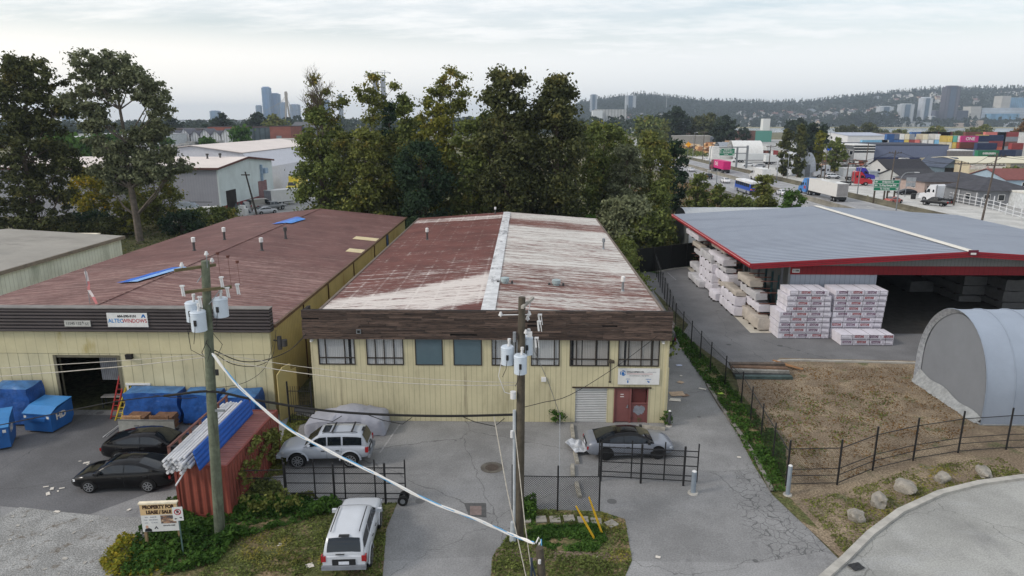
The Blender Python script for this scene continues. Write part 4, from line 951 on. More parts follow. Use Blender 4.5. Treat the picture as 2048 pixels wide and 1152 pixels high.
RACK = mat('rack_teal', (38, 68, 74), .6, var=.1); RUST = mat('rack_rust', (110, 74, 66), .7, var=.2)
for lab, y0, n, mm in (('teal cantilever rack holding bundles at the near corner of the timber hall', 57.6, 3, RACK), ('grey cantilever rack holding bundles at the middle of the timber hall', 65.4, 4, mat('rack_grey', (92, 96, 100), .6)), ('grey cantilever rack with long rusty arms at the far end of the timber hall', 75.8, 4, MATS['rack_grey'])):
 o = empty('cantilever_rack', (21.9, y0, 0), 0, lab, 'rack')
 for k in range(n):
  y = k*1.6; b = MB(); b.box(-.08, .08, y-.08, y+.08, 0, 4.6); b.build('upright', mm, o)
  b = MB()
  for z in (1.22, 2.12, 3.08, 4.1): b.box(-1.9 if y0 > 70 else -1.5, -.08, y-.04, y+.04, z-.09, z-.01)
  b.build('arm', RUST, o)
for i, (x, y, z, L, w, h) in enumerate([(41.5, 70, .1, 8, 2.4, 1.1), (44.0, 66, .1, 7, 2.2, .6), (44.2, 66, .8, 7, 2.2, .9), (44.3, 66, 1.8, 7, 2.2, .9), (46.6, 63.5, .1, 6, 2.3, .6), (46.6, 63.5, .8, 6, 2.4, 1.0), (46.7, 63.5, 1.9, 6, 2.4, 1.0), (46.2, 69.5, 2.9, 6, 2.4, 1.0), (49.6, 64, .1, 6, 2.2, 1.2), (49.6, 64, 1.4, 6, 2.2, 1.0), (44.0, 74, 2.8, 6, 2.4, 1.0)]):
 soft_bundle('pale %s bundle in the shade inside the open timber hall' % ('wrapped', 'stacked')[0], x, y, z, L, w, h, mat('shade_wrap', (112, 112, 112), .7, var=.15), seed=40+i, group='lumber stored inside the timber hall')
BRD = [('dark weathered beam on top of the board pile near the black fence', 1.0, (92, 82, 74), .42, 0.06), ('brown beam with a split end on the board pile near the black fence', .55, (110, 88, 72), .3, -.03), ('green grey thick plank at the front of the board pile', -.5, (70, 84, 82), .02, .05), ('black plank under the board pile', -.05, (54, 56, 58), .02, .02), ('bleached grey plank in the middle of the board pile', .2, (136, 134, 128), .2, .02)]
cx, cy_ = G(1522, 752)
for lab, dy, cc_, z, a in BRD:
 b = MB(); b.box(-1.95, 1.95, -.2, .2, 0, .2); b.build('wooden_beam', mat('beam_%d' % cc_[0], cc_, .9, var=.3, vs=3), label=lab, cat='beam', group='beams piled by the fence', loc=(cx, cy_+dy, z), rz=-.06+a)
for i, (u, v, a) in enumerate(((1570, 732, -.9), (1578, 736, -.75))):
 x, y = G(u, v); b = MB(); b.box(-1.0, 1.0, -.08, .08, 0, .06); b.build('wooden_board', mat('board_orange', (150, 112, 78), .8, var=.2), label='short reddish board on the kerb, %s of two' % ('left', 'right')[i], cat='board', loc=(x, y, .14), rz=a)
rr = random.Random(21)
for k in range(9):
 b = MB(); b.box(-.12, .12, -.03, .03, 0, 6.2); o = b.build('wooden_plank', mat('plank_grey%d' % (k % 3), ((120, 114, 106), (96, 90, 84), (142, 136, 128))[k % 3], .9, var=.3, vs=2), label='grey weathered plank leaning among others in the alley between the warehouses', cat='plank', group='grey planks leaning in the alley')
 o.location = (-12.85-rr.uniform(0, .3)-k*.1, 40.2+k*.25, .0); o.rotation_euler = (rad(-58+rr.uniform(-4, 4)), rad(rr.uniform(-6, 4)), rad(rr.uniform(-8, 8)))
b = MB(); b.box(-.75, .75, -.04, .04, 0, 2.9); b.prism([(-.75, 2.9), (.3, 2.9), (.3, 3.3), (-.3, 3.25)], 1, -.04, .04); b.build('yellow_board', YELY, label='tall yellow metal sheet standing upright in the alley', cat='sheet', loc=(-14.25, 38.3, 0), rz=1.1)
CRED = mat('container_red', (136, 72, 60), .6, var=.15, vs=.8, ribs=(0, .36, .05), seam=(0, .36, .05, .3)); CREDY = mat('container_red_side', (134, 72, 62), .6, var=.15, vs=.8, ribs=(1, .3, .05)); CROOF = mat('container_roof', (142, 92, 86), .65, var=.2, vs=1, ribs=(1, .42, .05), seam=(1, .42, .06, .3))
def container_box(o, L, w, h, mside, mend, mtop, mframe):
 """length along y, origin at the near bottom centre"""
 b = MB(); b.box(-w/2+.04, w/2-.04, .04, L-.04, .12, h-.05); b.build('body', [mside], o)
S = empty('shipping_container', (-14.4, 27.35, 0), -.02, 'rusty red shipping container with pipes on its roof beside the greenish pole', 'shipping container')
b = MB(); w, L, h = 2.44, 6.06, 2.6
b.mat(0); b.box(-w/2+.03, w/2-.03, .03, L-.03, .1, h-.07); b.build('body', CRED, S)
b = MB(); b.box(-w/2+.02, -w/2+.0295, .1, L-.1, .2, h-.1); b.box(w/2-.0295, w/2-.02, .1, L-.1, .2, h-.1); b.build('side_panel', CREDY, S)
b = MB(); b.box(-w/2+.1, w/2-.1, .1, L-.1, h-.07, h-.03); b.build('roof', CROOF, S)
FRM = mat('container_frame', (122, 62, 54), .6, var=.15)
b = MB()
for x in (-w/2, w/2-.12):
 for y in (0, L-.12): b.box(x, x+.12, y, y+.12, 0, h)
for y in (0, L-.12): b.box(-w/2+.12, w/2-.12, y, y+.1, 0, .14); b.box(-w/2+.12, w/2-.12, y, y+.1, h-.12, h)
for x in (-w/2, w/2-.1): b.box(x, x+.1, .12, L-.12, 0, .14); b.box(x, x+.1, .12, L-.12, h-.1, h)
b.build('frame', FRM, S)
S = empty('pipe_rack', (-15.25, 27.2, 2.6), -.02, 'rust red guard rail frame bolted along the container roof', 'rack')
for sx in (-.42, .76):
 for k in range(7):
  b = MB(); y = .1+k*.95; b.box(sx-.05, sx+.05, y-.05, y+.05, 0, .95 if sx < 0 else .75); b.build('post', RUST, S)
 b = MB(); b.box(sx-.04, sx+.04, .05, 6.0, .86 if sx < 0 else .66, .94 if sx < 0 else .74); b.build('rail', RUST, S)
PVC = mat('white_pvc', (206, 206, 208), .5, var=.08, vs=3)
rr = random.Random(8); n = 0
for row in range(5):
 for k in range(7-(row > 2)):
  r = rr.uniform(.055, .075)
  b = MB(); x0 = -15.56+k*.15+(row % 2)*.07; z = 2.68+row*.13; y0 = 26.7+rr.uniform(-.25, .35)
  b.tube([(x0, y0, z), (x0+rr.uniform(-.05, .05), y0+6.1, z+.02)], r, 8)
  b.build('plastic_pipe', PVC, label='white wrapped plastic profile in the loose pile on the red container', cat='pipe', group='white plastic profiles on the container')
b = MB(); b.tube([(-14.95, 26.2, 2.25), (-14.82, 27.4, 2.72)], .035, 8); b.build('plastic_pipe', PVC, label='single white pipe jutting down over the container front', cat='pipe')
b = MB(); b.prism([(-14.22, 2.6), (-14.16, 2.6), (-14.36, 3.5), (-14.42, 3.5)], 1, 26.9, 32.9)
b.build('cladding_sheet', mat('blue_cladding', (34, 88, 172), .5, var=.08, ribs=(2, .22, .01), seam=(2, .22, .02, .3)), label='long bright blue ribbed panel leaning on the pipes on the container', cat='panel')
DB = mat('dumpster_blue', (36, 90, 152), .5, var=.12, vs=1.2, patches=[((60, 100, 150), 1.5, .58, .72, (1, 1, 1))])
def dumpster(label, x, y, rz, s=1.):
 o = empty('dumpster', (x, y, 0), rz, label, 'dumpster'); w, d, h = 1.75*s, 1.7*s, 1.55*s
 b = MB(); b.prism([(0, .12), (d*.85, .12), (d, .5), (d, h), (.15, h*.78), (0, h*.74)], 0, -w/2, w/2); b.build('bin', DB, o)
 b = MB(); b.add([(-w/2-.03, -.03, h*.76), (w/2+.03, -.03, h*.76), (w/2+.03, .55, h*.95), (-w/2-.03, .55, h*.95), (w/2+.03, d+.03, h*1.03), (-w/2-.03, d+.03, h*1.03)], [(0, 1, 2, 3), (3, 2, 4, 5)]); b.build('lid', mat('lid_blue', (62, 126, 184), .5, var=.08), o)
 b = MB(); b.box(-w*.35, w*.35, -.14, -.003, h*.5, h*.62); b.build('lift_bar', DB, o)
 b = MB()
 for x_ in (-w*.42, w*.4): b.box(x_-.08, x_+.08, -.008, -.002, h*.58, h*.68)
 b.build('sticker', WHT, o)
 text('lettering', 'HD', .5, mat('decal', (206, 200, 190), .6), o, (w/2+.006, d*.45, h*.55), (math.pi/2, 0, math.pi/2), bold=.02)
 for x_ in (-w*.38, w*.38):
  b = MB(); b.cyl(x_, d*.2, 0, .14, .06); b.build('foot', IRON, o)
x, y = G(82, 866); dumpster('clean blue steel dumpster with sloping lid left of the open workshop door', x-.1, y, -.12)
x, y = G(-12, 905); dumpster('faded blue dumpster cut by the left picture edge', x-.2, y, .5, 1.1)
TB = mat('stack_tarp', (38, 82, 148), .4, var=.35, vs=1.5, bump=(2.2, .8, .08), patches=[((110, 134, 176), 2, .60, .72, (.5, .5, 3))])
TBT = mat('stack_tarp_top', (64, 108, 156), .45, var=.3, vs=1.2, bump=(1.6, .8, .08))
def tarp_stack(label, x0, x1, y0, y1, h, seed, peak=.0):
 o = empty('tarp_stack', ((x0+x1)/2, y0, 0), 0, label, 'covered stack', 'stacks under blue tarps'); w = (x1-x0)/2; d = y1-y0
 b = MB(); n = 10; rows = 7; vs = []
 loop = [(-w+2*w*i/n, 0) for i in range(n)]+[(w, d*i/4) for i in range(4)]+[(w-2*w*i/n, d) for i in range(n)]+[(-w, d-d*i/4) for i in range(4)]
 m = len(loop)
 for r in range(rows+1):
  t = r/rows
  for (x, y) in loop:
   q = pnoise(Vector((x*1.6+seed, y*1.6, t*4)))*.09
   k = 1+.03*math.sin(t*9+seed)
   vs.append((x*k*(1-.05*t)+q, d/2+(y-d/2)*(1-.05*t)+q, .12+(h-.12)*t+(pnoise(Vector((x, y, seed)))*.1 if r == rows else 0)))
 fs = [(r*m+j, r*m+(j+1) % m, (r+1)*m+(j+1) % m, (r+1)*m+j) for r in range(rows) for j in range(m)]
 b.add(vs, fs); b.build('tarp_side', TB, o, smooth=True, sharp=55)
 b = MB(); top = vs[rows*m:]; c_ = (0, d*.4, h+peak); b.add(top+[c_], [(j, (j+1) % m, m) for j in range(m)]); b.build('tarp_top', TBT, o, smooth=True, sharp=40)
 b = MB()
 for x in (-w*.7, 0, w*.7): b.box(x-.1, x+.1, .05, d-.05, 0, .12)
 b.build('bearer', mat('bearer_wood', (96, 76, 56), .9), o)
tarp_stack('tall stack wrapped in bright blue tarp with a peaked top at the left edge', -31.4, -28.9, 36.6, 38.0, 2.3, 1, .35)
tarp_stack('broad stack under a blue tarp behind the two pallets', -23.6, -20.3, 37.0, 38.15, 1.95, 5, .12)
tarp_stack('stack under a blue tarp behind the pipe rack, next to the broad one', -20.1, -17.9, 36.9, 38.15, 1.9, 9, .12)
tarp_stack('stack under a blue tarp nearest the corner of the workshop', -17.7, -15.6, 36.6, 38.15, 1.9, 13, .3)
PW = mat('pallet_wood', (168, 132, 98), .85, var=.2, vs=4); PW2 = mat('pallet_dark', (122, 92, 70), .85, var=.25, vs=4)
def pallet(label, x, y, z, tilt, m, rz=0):
 b = MB()
 for k in range(7): b.box(-.55, .55, k*.155, k*.155+.11, .1, .125)
 for x_ in (-.55, -.05, .45): b.box(x_, x_+.1, 0, 1.05, .02, .1)
 for k in (0, 3, 6): b.box(-.55, .55, k*.155, k*.155+.11, 0, .02)
 o = b.build('pallet', m, label=label, cat='pallet', group='wooden pallets by the tarped stacks', loc=(x, y, z)); o.rotation_euler = (tilt, 0, rz); return o
for i, (u, wl, mm) in enumerate(((278, 'pale', PW), (332, 'dark brown', PW2))):
 x, y = G(u, 856); y -= .55
 for k in range(6): pallet('%s wooden pallet lying flat in the %s pile, layer %s from the ground' % (wl, ('left', 'right')[i], ('one', 'two', 'three', 'four', 'five', 'six')[k]), x, y+.25, k*.135, 0, PW2 if k > 1 else mm, rr.uniform(-.04, .04))
 pallet('%s pallet standing upright in front of the %s pallet pile' % (wl, ('left', 'right')[i]), x, y-.12, 0, rad(80), mm)
x, y = G(296, 872); S = empty('trailer_panel', (x, y, 0), 0, 'pale grey steel loading ramp panel standing behind the black cars', 'panel')
b = MB(); b.box(-1.6, 1.6, -.03, .03, .05, .95); b.build('plate', mat('ramp_grey', (150, 150, 144), .7, var=.15, vs=2), S)
b = MB(); b.box(-1.62, 1.62, -.05, .05, .95, 1.0); b.box(-.7, -.4, -.04, -.03, .6, .68); b.box(-.2, -.05, -.04, -.03, .6, .68); b.build('edge_rail', mat('ramp_edge', (112, 112, 110), .6), S)
def ladder(label, p0, top, wd, n, m):
 a = Vector(p0); t = Vector(top); d = (t-a); side = Vector((1, 0, 0))*wd/2
 o = empty('ladder', tuple(a), 0, label, 'ladder')
 for s in (-1, 1):
  b = MB(); b.tube([tuple(side*s), tuple(d+side*s*.85)], .045, 6); b.build('rail', m, o)
 b = MB()
 for k in range(n): q = d*((k+.5)/n); b.tube([tuple(q-side), tuple(q+side)], .02, 5)
 b.build('rung', m, o)
x, y = G(227, 838); ladder('tall red fibreglass ladder leaning in the open workshop doorway', (x, y, 0), (x+.55, y+1.1, 3.4), .35, 11, mat('ladder_red', (168, 52, 50), .5))
x, y = G(236, 841); ladder('short yellow ladder leaning beside the red one', (x, y, 0), (x+.45, y+.9, 2.0), .32, 7, mat('ladder_yellow', (196, 170, 50), .5))
x, y = G(205, 832); S = empty('work_bench', (x, y+1.2, 0), .1, 'cluttered low work bench in the dark workshop doorway', 'bench')
b = MB(); b.box(-.7, .5, 0, .5, .7, .76); b.build('top', WRAPT, S);
for a_, c_ in ((-.65, .05), (.45, .05), (-.65, .45), (.45, .45)):
 b = MB(); b.box(a_-.03, a_+.03, c_-.03, c_+.03, 0, .7); b.build('leg', IRON, S)
x, y = G(206, 875); b = MB(); b.tube([(x, y, .02), (x+.02, y+1.6, .03), (x+.1, y+1.7, .03), (x+.14, y+.1, .02)], .025, 5); b.build('cable_tie', mat('pale_strip', (190, 190, 190), .6), label='pale bent strip lying on the asphalt before the workshop door', cat='strip')
x, y = G(332, 1092); S = empty('lease_sign', (x-.1, y, 0), .1, 'wooden property for lease sign on two posts in the green weeds', 'sign')
b = MB(); b.box(-.74, .74, -.02, .03, .72, 2.0); b.build('panel', WHT, S)
b = MB(); b.box(-.74, .74, -.026, -.021, 1.5, 2.0); b.build('header', mat('header_tan', (206, 176, 132), .7, var=.06), S)
b = MB(); b.box(-.78, .78, -.05, .12, 2.0, 2.07); b.build('top_board', mat('cream_board', (226, 214, 190), .7), S)
for x_ in (-.68, .68):
 b = MB(); b.box(x_-.05, x_+.05, .03, .13, -.1, 2.0); b.build('post', mat('post_wood', (150, 128, 98), .8, var=.15), S)
BRN = mat('sign_brown', (58, 36, 26), .7, var=0)
text('lettering', 'PROPERTY FOR', .215, BRN, S, (0, -.028, 1.86), sx=.85, bold=.012); text('lettering', 'LEASE / SALE', .215, BRN, S, (0, -.028, 1.62), sx=.85, bold=.012)
b = MB(); b.box(.04, .66, -.024, -.02, 1.08, 1.46); b.build('picture', mat('photo_print', (150, 118, 96), .6, var=.5, vs=5, patches=[((80, 78, 84), 3, .5, .56, (1, 1, 3)), ((210, 190, 160), 2.5, .55, .6, (1, 1, 4))]), S)
for k, t_ in enumerate(('SIZE     20,000 SF', 'TYPE    INDUSTRIAL', 'LOT       1.2 ACRE')): text('lettering', t_, .065, GRYT, S, (-.36, -.024, 1.4-k*.13))
text('lettering', '604-690-7088', .085, BLK, S, (.35, -.024, .98));
b = MB(); b.prism([(-.26, .84), (-.18, .98), (-.1, .84), (-.14, .84), (-.18, .91), (-.22, .84)], 1, -.025, -.021); b.build('emblem', BLK, S)
b = MB(); b.prism([(-.66, .73), (-.64, .84), (-.56, .89), (-.46, .89), (-.38, .84), (-.36, .73)], 1, -.025, -.021); b.mat(1); b.prism([(-.55+.06*math.cos(t*.7), .95+.075*math.sin(t*.7)) for t in range(9)], 1, -.026, -.0215); b.build('portrait', [BLK, mat('skin_print', (190, 150, 130), .7)], S)
x, y = G(367, 1110); S = empty('parking_sign', (x, y, 0), .15, 'small white no parking sign on a thin green post beside the lease sign', 'sign')
b = MB(); b.box(-.025, .025, -.02, .02, 0, 2.2); b.build('post', mat('post_green', (84, 108, 104), .6), S)
b = MB(); b.box(-.2, .2, -.035, -.022, 1.62, 2.24); b.build('panel', WHT, S)
b = MB(); N = 20; P = [(.14*math.cos(2*math.pi*k/N), 2.02+.14*math.sin(2*math.pi*k/N)) for k in range(N)]
for k in range(N):
 p, q = P[k], P[(k+1) % N]; s_ = .74; b.quad((p[0], -.038, p[1]), (q[0], -.038, q[1]), (q[0]*s_, -.038, 2.02+(q[1]-2.02)*s_), (p[0]*s_, -.038, 2.02+(p[1]-2.02)*s_))
b.quad((-.1, -.039, 2.10), (-.07, -.039, 2.13), (.1, -.039, 1.95), (.07, -.039, 1.92)); b.build('ring', REDT, S)
text('lettering', 'P', .17, BLK, S, (0, -.037, 2.02), bold=.01)
arrow(S, -.1, 1.72, rad(-90), .5, BLK, -.037); arrow(S, .1, 1.76, rad(90), .5, BLK, -.037)
for lab, p, q in (('concrete wheel stop farthest up beside the grey coupe', (1144, 852), (1147, 880)), ('concrete wheel stop under the edge of the plastic sheet', (1150, 905), (1155, 928)), ('upright concrete wheel stop between plastic sheet and fence', (1145, 932), (1146, 954)), ('concrete wheel stop seen through the chain link fence', (1153, 968), (1160, 996)), ('long concrete wheel stop in front of the grey coupe near the wall', (1284, 855), (1330, 860))):
 a = Vector(G(*p)); c_ = Vector(G(*q)); L = (c_-a).length
 b = MB(); b.prism([(-.11, 0), (-.08, .15), (.08, .15), (.11, 0)], 1, 0, L); b.build('wheel_stop', mat('stop_concrete', (146, 142, 132), .9, var=.25, vs=4), label=lab, cat='wheel stop', loc=(a.x, a.y, 0), rz=math.atan2(-(c_-a).x, (c_-a).y))
for i, (u, v) in enumerate(((1052, 1040), (1082, 1040), (1110, 1040), (1138, 1038), (1166, 1041), (1192, 1044), (1223, 1049))):
 x, y = G(u, v); b = MB(); b.box(-.24, .24, -.24, .24, 0, .06); b.build('paving_slab', mat('slab_concrete', (140, 136, 128), .9, var=.2, vs=3), label='square concrete slab in the grass, %s in the row from the pole' % ('first', 'second', 'third', 'fourth', 'fifth', 'sixth', 'skewed seventh')[i], cat='paving slab', loc=(x, y, .005), rz=.6 if i == 6 else rr.uniform(-.1, .1))
ROCK = mat('boulder', (150, 145, 136), .9, var=.25, vs=2.5, bump=(4, 1, .12), patches=[((110, 104, 96), 2, .55, .7, (1, 1, 1))])
for i, (u, v, sx, sy, sz, lab) in enumerate(((1715, 1043, .42, .35, .36, 'blocky boulder nearest the driveway'), (1758, 1012, .5, .4, .42, 'pointed pale boulder second from the driveway'), (1812, 985, .58, .42, .4, 'big low boulder in the middle of the row'), (1885, 965, .36, .33, .34, 'smallest dark boulder fourth along the row'), (1970, 952, .62, .36, .27, 'long flat boulder farthest along the row'))):
 bm = bmesh.new(); bmesh.ops.create_icosphere(bm, subdivisions=3, radius=1)
 for vtx in bm.verts:
  p = vtx.co.copy(); q = pnoise(p*1.3+Vector((i*7, 0, 0)))*.35+pnoise(p*3+Vector((i*3, 1, 0)))*.12
  mx = max(abs(p.x), abs(p.y), abs(p.z)); p = p*.84*(1+.42*(1/mx-1))*(1+q); vtx.co = Vector((p.x*sx, p.y*sy, max(p.z, -.6)*sz))
 me = bpy.data.meshes.new('boulder'); bm.to_mesh(me); bm.free(); me.materials.append(ROCK); me.shade_smooth(); me.set_sharp_from_angle(angle=rad(28))
 x, y = G(u, v); o = bpy.data.objects.new('boulder', me); COL.objects.link(o); o.location = (x, y+.1, sz*.55); o.rotation_euler = (0, 0, i*1.1); tag(o, lab+' on the dry grass', 'boulder', 'boulders along the street kerb')
x, y = G(984, 935); S = empty('manhole', (x, y, -.004), 0, 'round dark manhole cover in the middle of the lot', 'manhole'); b = MB(); b.cyl(0, 0, -.01, .008, .36, None, 24); b.build('cover', mat('iron_cover', (74, 66, 60), .7, var=.3, vs=9), S)
b = MB(); N = 24
for k in range(N):
 a0, a1 = 2*math.pi*k/N, 2*math.pi*(k+1)/N; b.quad((.36*math.cos(a0), .36*math.sin(a0), .004), (.36*math.cos(a1), .36*math.sin(a1), .004), (.6*math.cos(a1), .6*math.sin(a1), .004), (.6*math.cos(a0), .6*math.sin(a0), .004))
b.build('collar', mat('collar', (92, 88, 82), .9, var=.3), S)
def scrap(label, u, v, w, h, m, rz, name='cardboard', cat='litter', z=.012, crump=.03, group=None):
 x, y = G(u, v); b = MB(); n = 4; vs = []
 sd = u*.13
 for i in range(n+1):
  for j in range(n+1):
   px, py = (i/n-.5)*w, (j/n-.5)*h; ed = 1+.18*pnoise(Vector((i*1.3+sd, j*1.1, sd)))
   vs.append((px*ed, py*ed, z+crump*(.5+.5*pnoise(Vector((i*.9+sd, j*.8, 3))))))
 b.add(vs, [(i*(n+1)+j, (i+1)*(n+1)+j, (i+1)*(n+1)+j+1, i*(n+1)+j+1) for i in range(n) for j in range(n)])
 return b.build(name, m, label=label, cat=cat, loc=(x, y, 0), rz=rz, group=group)
CB = mat('cardboard_tan', (176, 154, 132), .85, var=.15, vs=4); CBP = mat('paper_pale', (206, 200, 190), .8, var=.1)
scrap('large flattened cardboard sheet by the warehouse corner', 1354, 788, .95, .75, CB, .1)
scrap('smaller pale cardboard flap below the large sheet', 1350, 800, .7, .45, CBP, -.2)
scrap('brown torn cardboard scrap right of the large sheet', 1370, 791, .5, .35, mat('cardboard_brown', (128, 104, 88), .85), .4)
scrap('round tan paper scrap on the side driveway', 1361, 765, .4, .4, CB, .8)
scrap('white and blue plastic scrap on the side driveway', 1358, 731, .4, .3, mat('plastic_blue_white', (176, 184, 206), .5, var=.2, vs=7), .2)
scrap('tan cardboard strip lying against the driveway kerb', 1405, 778, .5, .2, CBP, -.5)
scrap('pale cardboard piece in the verge near the corner of the warehouse', 1368, 697, .7, .35, CB, .5)
scrap('lime green rag in the verge along the black fence', 1441, 789, .35, .3, mat('lime_rag', (160, 190, 70), .7), .2, 'rag', crump=.15)
scrap('crumpled black bag on the verge along the black fence', 1452, 812, .3, .3, IRON, .2, 'bag', crump=.2)
scrap('black flattened rubber scrap in the street gutter', 1712, 1135, .55, .4, IRON, .3, 'rubber_scrap', crump=.1)
scrap('square pale tile lying in the weeds left of the bright silver car', 619, 1132, .3, .3, CBP, .5, 'tile')
PS = mat('clear_plastic', (190, 194, 200), .25, var=.2, vs=4, bump=(4, 1, .1), spec=.7)
o = scrap('crumpled translucent plastic sheet beside the grey coupe', 1155, 899, .95, 1.5, PS, .35, 'plastic_sheet', 'plastic sheet', crump=.45)
rr = random.Random(31); k = 0; CBG = mat('paper_grey', (172, 168, 160), .8, var=.25, vs=5)
for (u, v, w) in ((92, 974, .3), (104, 978, .35), (124, 977, .3), (96, 988, .4), (116, 983, .2), (173, 926, .35), (176, 929, .2), (114, 1024, .35), (160, 923, .2), (258, 1020, .22), (48, 1033, .3), (130, 1118, .45), (182, 1043, .3), (170, 1126, .3), (26, 1034, .25), (90, 1139, .3), (36, 1052, .3), (118, 1148, .25), (66, 1092, .25), (82, 1070, .25), (214, 1038, .2), (230, 1132, .4), (28, 1130, .2), (148, 1066, .3), (20, 1080, .3)):
 yard = v < 1030
 w *= .8 if yard else .55
 scrap('pale scrap of paper lying on the %s' % ('dark asphalt near the black cars' if yard else 'gravel patch at the bottom left'), u, v, w, w*rr.uniform(.4, .8), CBP if yard else CBG, rr.uniform(0, 3), 'paper_scrap', 'litter', group='paper scraps on the dark asphalt' if yard else 'paper scraps on the gravel')
for (u, v) in ((1316, 1115), (1190, 1115), (1478, 915), (1413, 742), (1362, 752), (733, 1092), (606, 1000), (560, 1090)):
 scrap('tiny white scrap of litter lying on the pale ground of the lot', u, v, .2, .16, CBP, rr.uniform(0, 3), 'paper_scrap', 'litter', group='tiny scraps on the lot')
x, y = G(1322, 534); S = empty('flat_trailer', (x, y, 0), .35, 'small flat dark trailer with white junk parked at the driveway end', 'trailer')
b = MB(); b.box(-1.6, 1.4, -.8, .8, .4, .5); b.build('deck', IRON, S)
b = MB(); b.box(-1.2, .4, -.5, .5, .5, .72); b.build('load', WRAP2, S)
for s in (-.85, .85):
 b = MB(); b.tube([(0, s-.08, .3), (0, s+.08, .3)], .3, 14); b.build('wheel', MATS['rubber'], S)
# ================================================================ vehicles
TYRE = mat('tyre', (28, 28, 29), .85, var=.1); RIM = mat('alloy_rim', (150, 152, 155), .35, metal=.5, var=.05); RIMD = mat('dark_rim', (34, 34, 36), .4, metal=.3, var=0)
GLS = glass('car_glass', (24, 30, 36), .05); WELL = mat('wheel_well', (14, 14, 15), .9, var=0)
TAIL = mat('tail_lamp', (150, 24, 28), .25, var=.1, spec=.6); HEAD = mat('head_lamp', (206, 210, 214), .15, var=.1, spec=.7); AMB = mat('amber_lamp', (190, 96, 50), .3, var=0)
PLAST = mat('black_plastic', (36, 37, 39), .6, var=.05); PLATE = mat('number_plate', (206, 210, 218), .5, var=.1, vs=20); CHROME = mat('chrome', (190, 192, 195), .15, metal=.9, var=0)
SPECS = dict(
 sedan=dict(L=4.78, W=1.84, wb=(-1.38, 1.42), r=.33, body=[(-2.39, .42, .72, .66), (-2.3, .3, .98, .80), (-1.95, .24, 1.06, .89), (-1.0, .2, .99, .92), (.2, .2, .95, .92), (1.0, .2, .93, .915), (1.75, .22, .86, .88), (2.2, .26, .74, .78), (2.39, .36, .56, .60)],
   gh=[(-1.95, 1.05, .68), (-1.45, 1.22, .64), (-.85, 1.39, .60), (-.2, 1.44, .60), (.35, 1.41, .60), (.75, 1.24, .64), (1.22, .94, .72)], rear=(-1.85, -.9), front=(.42, 1.18), side=[(-1.45, -.98, -.28), (-.24, .42, .86)], hb=.86),
 coupe=dict(L=4.68, W=1.86, wb=(-1.36, 1.42), r=.35, body=[(-2.34, .42, .70, .70), (-2.25, .3, .95, .84), (-1.9, .24, 1.0, .91), (-1.0, .2, .94, .93), (.2, .2, .9, .93), (1.0, .2, .9, .925), (1.75, .22, .84, .89), (2.15, .26, .74, .8), (2.34, .36, .58, .62)],
   gh=[(-1.85, .98, .70), (-1.3, 1.17, .63), (-.75, 1.31, .58), (-.15, 1.36, .58), (.35, 1.33, .58), (.75, 1.17, .63), (1.2, .91, .72)], rear=(-1.78, -.85), front=(.4, 1.16), side=[(-1.15, -.8, -.42), (-.38, .38, .84)], hb=.86),
 suv=dict(L=4.66, W=1.82, wb=(-1.36, 1.34), r=.42, body=[(-2.28, .62, 1.02, .82), (-2.2, .52, 1.14, .86), (-1.6, .5, 1.16, .885), (-.5, .48, 1.16, .89), (.5, .48, 1.15, .89), (.95, .48, 1.13, .88), (1.6, .5, 1.08, .86), (2.1, .56, 1.0, .82), (2.3, .62, .86, .72)],
   gh=[(-2.24, 1.15, .76), (-2.12, 1.5, .72), (-1.95, 1.74, .68), (-1.2, 1.79, .67), (-.2, 1.79, .67), (.25, 1.75, .66), (.6, 1.5, .70), (1.02, 1.14, .76)], rear=(-2.23, -1.98), front=(.28, .98), side=[(-1.95, -1.85, -1.0), (-.9, -.86, -.22), (-.15, .25, .72)], hb=.84),
 pickup=dict(L=5.6, W=1.9, wb=(-1.6, 1.7), r=.4, body=[(-2.8, .6, 1.1, .86), (-2.7, .5, 1.14, .9), (-1.2, .48, 1.14, .93), (.5, .48, 1.14, .93), (1.2, .48, 1.12, .92), (2.0, .5, 1.08, .9), (2.6, .55, .98, .84), (2.8, .62, .8, .72)],
   gh=[(-.95, 1.14, .8), (-.85, 1.5, .74), (-.7, 1.78, .70), (.2, 1.82, .69), (.6, 1.78, .69), (.95, 1.5, .73), (1.35, 1.12, .8)], rear=(-.94, -.74), front=(.62, 1.3), side=[(-.72, -.66, -.1), (.0, .5, 1.0)], hb=.86),
 van=dict(L=5.4, W=2.0, wb=(-1.6, 1.6), r=.36, body=[(-2.7, .4, 1.2, .95), (-2.6, .35, 1.3, .98), (0, .32, 1.3, 1.0), (1.4, .32, 1.25, 1.0), (2.2, .35, 1.1, .96), (2.6, .4, .95, .86), (2.7, .5, .8, .75)],
   gh=[(-2.68, 1.28, .92), (-2.62, 2.1, .86), (-2.4, 2.3, .82), (0, 2.35, .82), (.9, 2.3, .81), (1.4, 1.9, .84), (2.1, 1.18, .9)], rear=(-2.67, -2.5), front=(.95, 2.05), side=[(.35, .8, 1.4)], hb=.9))
def interp(tab, x, k):
 xs = [t[0] for t in tab]; return float(np.interp(x, xs, [t[k] for t in tab]))
